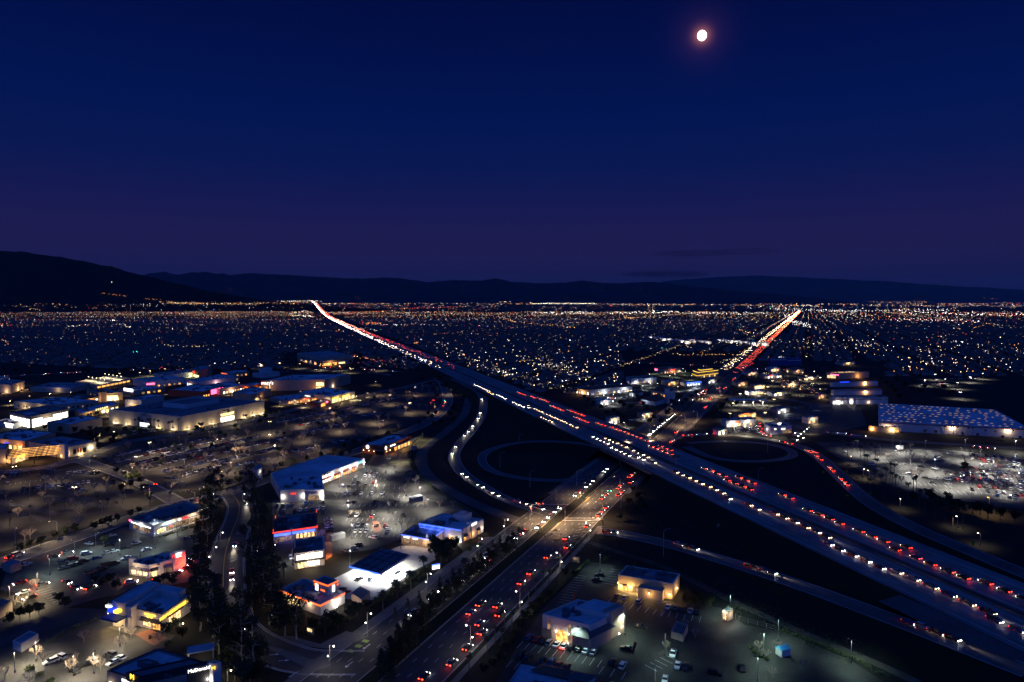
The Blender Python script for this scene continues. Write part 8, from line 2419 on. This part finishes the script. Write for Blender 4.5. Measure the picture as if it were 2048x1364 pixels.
def blocked(x, y):
    """places that are not suburb: roads, mall, plazas, vacant fields"""
    if y > 611 and (600 + (y - 607) / .50) - 10 < x < (600 + (y - 607) / .385) + 8: return True
    if abs(x - (1617 - (y - 610) / .86)) < 8 + (y - 610) * .22: return True
    if x < 580 and y > 741: return True
    if 560 < x < 730 and y > 706: return True
    if 730 <= x < 800 and y > 735: return True
    if x < fwx(y) and y > 738: return True
    if 1240 < x < 1500 and 702 < y < 770: return True
    if 1140 < x < 1240 and y > 775: return True
    if 1240 <= x < 1500 and y > 742: return True
    if 1500 < x < 1780 and y > 722: return True
    if x >= 1780 and y > 752: return True
    if y > 790: return True
    return False


# tract houses
HP = []
a0 = math.atan2(1, tA)
ux_, uy_ = Vector((tA, 1, 0)).normalized(), Vector((1, -tA, 0)).normalized()
for i in range(60, 480):
    for j in range(-330, 330):
        if i % 7 == 0 or j % 5 == 0: continue
        p = ux_ * (i * 14.5) + uy_ * (j * 21) + Vector((rcity.uniform(-2, 2), rcity.uniform(-2, 2), 0))
        if p.y < 900 or p.y > 5200 or rcity.random() < (.12 if p.y < 2600 else .5): continue
        x = 1024 + F * p.x / p.y; y = 607 + F * CAM_H / p.y
        if x < -40 or x > 2090 or blocked(x, y): continue
        HP.append(p)
HP.sort(key=lambda p: p.y)
hv = []
for k in range(6):
    w, d, h, r_ = rcity.uniform(5, 6.5), rcity.uniform(6.5, 9), rcity.uniform(3, 5.6), rcity.uniform(1.8, 2.8)
    mb = MB()
    mb.box(-w, w, -d, d, 0, h, 0)
    e = .5
    A_ = [(-w - e, -d - e, h - .05), (w + e, -d - e, h - .05), (w + e, d + e, h - .05), (-w - e, d + e, h - .05)]
    r1, r2 = (0, -d * .55, h + r_), (0, d * .55, h + r_)
    mb.face((A_[0], A_[1], r1), 1); mb.face((A_[1], A_[2], r2, r1), 1); mb.face((A_[2], A_[3], r2), 1); mb.face((A_[3], A_[0], r1, r2), 1)
    mb.box(w * .1, w + 3.2, -d - 1.5, -d * .2, 0, h * .7, 0)
    for q in range(2):
        mb.box(-w * .7 + q * w * .8, -w * .7 + q * w * .8 + 1.4, -d - .06, -d - .003, 1.0, 2.4, 2)
    hv.append(mb)
HW = [mat('house_wall', (.15, .14, .12), .85, var=.2, scale=.3), mat('house_wall_pale', (.24, .23, .22), .85, var=.2, scale=.3)]
HR = [mat('house_roof', (.08, .08, .085), .85, var=.3, scale=.3), mat('house_roof_tile', (.10, .08, .07), .85, var=.3, scale=.3)]
HM = [hv[k % 6].mesh('house', [HW[k % 2], HR[(k // 2) % 2], [G['dim'], M['glass'], G['warm'], M['glass']][k % 4]]) for k in range(12)]
rest = MB()
for i, p in enumerate(HP):
    rz = -math.atan(tA) + (math.pi / 2 if rcity.random() < .4 else 0) + (math.pi if rcity.random() < .5 else 0)
    if i < 300:
        o = link('house', HM[i % 12], None, p, rz)
        side = 'left of the freeway' if p.x < 258 + tF * p.y else ('right of the long avenue' if p.x > -136 + tA * p.y else 'between freeway and avenue')
        tag(o, f'small dark hip roofed house in the near tract {side}', 'house', f'houses in the near tract {side}')
    else:
        s = hv[i % 6]
        c, sn = math.cos(rz), math.sin(rz)
        b0 = len(rest.v)
        rest.v.extend([(p.x + v[0] * c - v[1] * sn, p.y + v[0] * sn + v[1] * c, v[2]) for v in s.v])
        rest.f.extend([tuple(q + b0 for q in f_) for f_ in s.f])
        k2 = rcity.choice((0, 0, 1))
        w2 = 4 if rcity.random() < .07 else 5
        rest.m.extend([k2 if m == 0 else (2 + k2 if m == 1 else w2) for m in s.m])
tag(rest.build('far_houses', [HW[0], HW[1], HR[0], HR[1], G['dim'], M['glass']]), kind='stuff')
# trees of the tracts
ct = MB()
for p in HP:
    for _ in range(3 if p.y < 2600 else 1):
        q = p + Vector((rcity.uniform(-14, 14), rcity.uniform(-12, 12), rcity.uniform(2.5, 5)))
        leafball(ct, q, (2.6, 2.6, 2.6), 9, 1.5, rcity)
tag(ct.build('suburb_trees', M['leaf']), kind='stuff')

# lights of the city
CL = MB()
CM = [glow('city_warm', (1, .66, .30), 6, sampled=False), glow('city_amber', (1, .36, .07), 6, sampled=False), glow('city_white', (1, .95, .86), 8, sampled=False), glow('city_cool', (.8, .92, 1), 8, sampled=False), glow('city_red', (1, .04, .02), 6, sampled=False), glow('city_green', (.1, 1, .7), 5, sampled=False), glow('city_faint', (1, .72, .42), 2.0, sampled=False), glow('city_blue', (.12, .2, 1), 6, sampled=False)]


def clight(x, y, k, m, z=None):
    z = rcity.uniform(4, 9) if z is None else z
    y = max(y, 607.6)
    D = F * CAM_H / (y - 606.9)
    D = min(D, 9900 if x < 720 else 19500)
    p = PD(x, y, D)
    if p.z < 0: p.z = 1
    CL.ball((p.x, p.y, max(p.z, 0) + z), max(.12, k * D / 682), m)


def pick():
    return rcity.choices(range(8), (32, 26, 13, 5, 4, 2, 17, 1))[0]


cells = [[rcity.random() for _ in range(40)] for _ in range(20)]


def dens(x, y):
    """some neighbourhoods are lit, others dark"""
    fx, fy = (x + 20) / 2100 * 38, max(0, min(17.9, math.log(max(1, y - 606)) / math.log(190) * 18))
    i, j = int(fx), int(fy)
    u, v = fx - i, fy - j
    a = cells[j][i] * (1 - u) + cells[j][i + 1] * u; b = cells[j + 1][i] * (1 - u) + cells[j + 1][i + 1] * u
    return max(.04, ((a * (1 - v) + b * v) * 1.5 - .22)) ** 2.0


n = 0
while n < 2100:
    x = rcity.uniform(-10, 2060)
    y = 608.2 + (rcity.random() ** 2.0) * 180
    if blocked(x, y) or rcity.random() > dens(x, y): continue
    m = pick()
    if x < 560 and y < 730 and rcity.random() < .5: continue
    if x > 1640 and y < 690 and m == 6 and rcity.random() < .5: m = 2
    k = rcity.choice((.08, .10, .12, .15, .19)) * (1.3 if (x > 1500 and y < 690) else 1)
    if rcity.random() < .05: k *= 2.0
    clight(x, y, k, m)
    n += 1
# street rows of the tracts, and brighter boulevards every half mile
for i in range(60, 520, 7):
    for j0 in range(-400, 420, 20):
        if rcity.random() < .55: continue
        m = rcity.choice((0, 0, 6, 6, 1, 2))
        for j in range(j0, j0 + 20, 3):
            p = ux_ * (i * 14.5) + uy_ * (j * 21)
            if p.y < 900: continue
            x, y = 1024 + F * p.x / p.y, 607 + F * CAM_H / p.y
            if -20 < x < 2070 and not blocked(x, y) and rcity.random() < .8: CL.ball((p.x, p.y, 7), max(.2, rcity.uniform(.07, .12) * p.y / 682), m)
for i in range(100, 1000, 56):
    for j in range(-800, 800, 2):
        p = ux_ * (i * 14.5) + uy_ * (j * 21 + rcity.uniform(-6, 6))
        if p.y < 1200: continue
        x, y = 1024 + F * p.x / p.y, 607 + F * CAM_H / p.y
        if -20 < x < 2070 and not blocked(x, y) and rcity.random() < .8 and p.y < 9500: CL.ball((p.x, p.y, 8), max(.3, rcity.uniform(.09, .17) * p.y / 682), rcity.choice((1, 1, 0, 0, 2, 4)))
for j in range(-320, 420, 52):
    for i in range(70, 700, 3):
        p = uy_ * (j * 21 + rcity.uniform(-5, 5)) + ux_ * (i * 14.5)
        if p.y < 1200: continue
        x, y = 1024 + F * p.x / p.y, 607 + F * CAM_H / p.y
        if -20 < x < 2070 and not blocked(x, y) and rcity.random() < .75 and p.y < 9500: CL.ball((p.x, p.y, 8), max(.3, rcity.uniform(.08, .15) * p.y / 682), rcity.choice((1, 0, 0, 2, 4)))
# bands and strings that show in the picture
for (x0, y0, x1, y1, cnt_, jx, jy, mset, k) in [
    (560, 602.5, 640, 602, 40, 6, 1.2, (2, 2, 0, 0), .22), (512, 606, 640, 605, 40, 8, 1.5, (1, 0, 6), .17), (640, 607.5, 1190, 607.5, 130, 6, 1.6, (0, 0, 2, 1, 6), .17), (640, 610, 1000, 614, 100, 10, 5, (0, 1, 2, 4, 6), .18), (1000, 603.5, 1020, 603.5, 12, 5, .6, (0, 2), .16),
    (1060, 607, 1190, 607, 90, 4, 1.3, (2, 0, 2), .22), (1190, 609, 1540, 610, 110, 6, 1.6, (0, 1, 2, 6), .17), (1065, 627, 1190, 627, 80, 4, 2.8, (2, 2, 3, 0), .24), (1222, 627, 1358, 625, 70, 4, 2.4, (2, 2, 2, 0), .27), (1366, 627, 1540, 627, 90, 5, 2.6, (2, 3, 2, 0), .22),
    (1024, 645, 1150, 658, 26, 2, .8, (1, 1, 0), .27), (1246, 632, 1270, 640, 10, 4, 3, (1, 0), .28), (1476, 662, 1504, 671, 9, 1, .5, (1, 0), .30), (1310, 680, 1420, 690, 40, 4, 3, (2, 0, 6), .2), (1440, 687, 1530, 692, 46, 4, 3, (2, 0, 2), .22),
    (1240, 740, 1360, 695, 46, 2, 1, (0, 6, 0), .2), (1345, 714, 1470, 715, 26, 3, 1, (0, 1), .22), (1400, 712, 1430, 697, 10, 3, 1, (0, 1), .22), (1470, 716, 1500, 702, 10, 3, 1, (0, 1), .22),
    (1545, 612, 1640, 611, 60, 6, 2, (2, 0, 1), .2), (1540, 618, 1720, 624, 90, 7, 3, (2, 3, 2), .22), (1660, 622, 1900, 621, 90, 8, 2.5, (2, 3, 2, 0), .22), (1740, 611, 2048, 612, 100, 8, 2.2, (0, 1, 2, 0), .18), (1790, 625, 2048, 632, 120, 8, 4, (2, 2, 0, 4), .27), (1780, 640, 1960, 644, 70, 7, 3, (2, 2, 0, 4), .26), (1590, 645, 1620, 655, 40, 5, 4, (2, 2), .28), (1570, 632, 1590, 650, 30, 6, 5, (2, 2, 3), .24),
    (1740, 605, 1860, 604, 50, 6, 2.2, (1, 0), .16), (1960, 594, 2000, 598, 5, 8, 1, (4, 1), .13), (1875, 608, 2048, 606, 60, 6, 2, (1, 0, 4), .16), (1890, 686, 1930, 690, 14, 6, 2, (2, 2), .27), (1700, 683, 1760, 700, 30, 14, 6, (2, 0), .2),
    (0, 612, 320, 612, 22, 8, 3, (6, 2, 1), .16), (320, 606, 520, 609, 110, 7, 3.5, (1, 0, 1, 2), .18), (202, 586, 256, 593, 9, 2, .6, (1, 1), .2), (290, 597, 318, 599, 8, 3, .7, (1,), .16), (300, 605, 400, 606, 40, 5, 2, (1, 0), .2), (223, 564, 224, 564, 1, 0, 0, (2,), .3),
    (55, 618, 80, 620, 8, 6, 1.5, (1, 0), .25), (220, 642, 232, 643, 4, 2, .5, (2, 2), .3), (0, 650, 20, 654, 5, 4, 2, (4, 1), .28), (135, 655, 180, 652, 9, 8, 2, (1, 2, 0), .24), (0, 683, 20, 690, 8, 4, 3, (0, 1), .25), (268, 706, 280, 712, 6, 4, 2, (5, 5, 3), .28), (315, 695, 410, 700, 14, 5, 2, (0, 0), .28), (245, 652, 262, 658, 10, 4, 2, (2, 0), .24),
    (730, 647, 760, 650, 26, 6, 2, (4, 1, 0), .26), (755, 652, 850, 650, 30, 8, 2, (2, 3, 4), .18), (640, 630, 780, 622, 70, 5, 1.0, (4, 4, 1), .14), (780, 618, 920, 614, 70, 5, 1.0, (4, 4, 1), .14), (580, 628, 615, 622, 20, 3, 1, (0, 2), .2), (585, 632, 630, 634, 30, 5, 1.5, (2, 2, 0), .2), (1005, 637, 1024, 645, 14, 5, 2, (1, 0), .22),
    (700, 655, 760, 665, 20, 10, 3, (0, 2), .2), (826, 690, 836, 691, 5, 2, 1, (1,), .34), (870, 690, 1010, 760, 60, 16, 5, (0, 0, 6, 2), .2), (960, 740, 1130, 790, 70, 18, 8, (0, 0, 6), .18), (1040, 720, 1180, 765, 90, 20, 10, (0, 2, 6, 0), .19), (1060, 735, 1150, 742, 26, 8, 2, (2, 2, 0), .24), (700, 715, 790, 735, 40, 16, 6, (4, 1, 0, 4), .2), (600, 722, 640, 735, 14, 10, 5, (2, 1), .2),
    (1430, 735, 1470, 725, 10, 6, 3, (2, 0), .22), (1500, 700, 1545, 680, 26, 7, 3, (2, 0, 2), .24), (1548, 684, 1640, 690, 30, 8, 3, (0, 2, 6), .2), (1545, 700, 1700, 700, 20, 12, 5, (0, 6), .17), (1850, 735, 1880, 728, 8, 8, 3, (2, 2), .24), (1800, 745, 1860, 748, 8, 6, 2, (0, 1), .24), (1520, 750, 1640, 800, 50, 8, 6, (0, 0, 2, 4), .2)]:
    for i in range(cnt_):
        t_ = (i + rcity.uniform(0, 1)) / max(1, cnt_)
        x, y = x0 + (x1 - x0) * t_ + rcity.gauss(0, jx * .5), y0 + (y1 - y0) * t_ + rcity.gauss(0, jy * .5)
        if y < 607.5:      # lamps on the slopes at the end of the plain
            D = 11000 if x < 650 else (18500 if x < 1600 else 24000)
            p = PD(x, y, D)
            CL.ball(p, k * .9 * D / 682, rcity.choice(mset))
        else:
            clight(x, y, k * rcity.uniform(.55, 1.05), rcity.choice(mset))
tag(CL.build('city_lights', CM), kind='stuff')

# nearest lamps of the tracts as lamps of their own
pole = MB(); pole.tube((0, 0, 0), (0, 0, 6), .12, .08, 5); pole.globe((0, 0, 6.2), .42, 1, 6, 4)
TL = {}
for gk in ('lamp_y', 'lamp_a', 'lamp_w'): TL[gk] = pole.mesh('street_lamp', [M['metal'], G[gk]])
n = 0
while n < 230:
    x = rcity.uniform(880, 2050); y = rcity.uniform(690, 790)
    if blocked(x, y) or x < (600 + (y - 607) / .385): continue
    p = P(x, y)
    gk = rcity.choice(('lamp_y', 'lamp_y', 'lamp_w', 'lamp_a'))
    o = link('street_lamp', TL[gk], None, p)
    side = 'right of the long avenue' if p.x > -136 + tA * p.y else 'between freeway and avenue'
    tag(o, f'small {"amber" if gk == "lamp_a" else ("white" if gk == "lamp_w" else "warm")} street lamp in the housing tract {side}', 'street lamp', f'{gk[-1]} street lamps in the tract {side}'.replace('y street', 'warm street').replace('w street', 'white street').replace('a street', 'amber street'))
    n += 1
tag(FAR_CARS.build('far_cars', FAR_SLOTS), kind='stuff')

# ------------------------------------------------------------------ the air: thin haze over the plain
hz = MB(); hz.box(-61000, 61000, -900, 63000, -1.5, 2400)
hm = bpy.data.materials.new('haze_air'); hm.use_nodes = True
hm.node_tree.nodes.remove(hm.node_tree.nodes['Principled BSDF'])
pv = hm.node_tree.nodes.new('ShaderNodeVolumePrincipled')
pv.inputs['Color'].default_value = (.8, .86, 1, 1); pv.inputs['Density'].default_value = 7e-6
hm.node_tree.links.new(pv.outputs[0], hm.node_tree.nodes['Material Output'].inputs['Volume'])
tag(hz.build('haze', hm), kind='stuff')
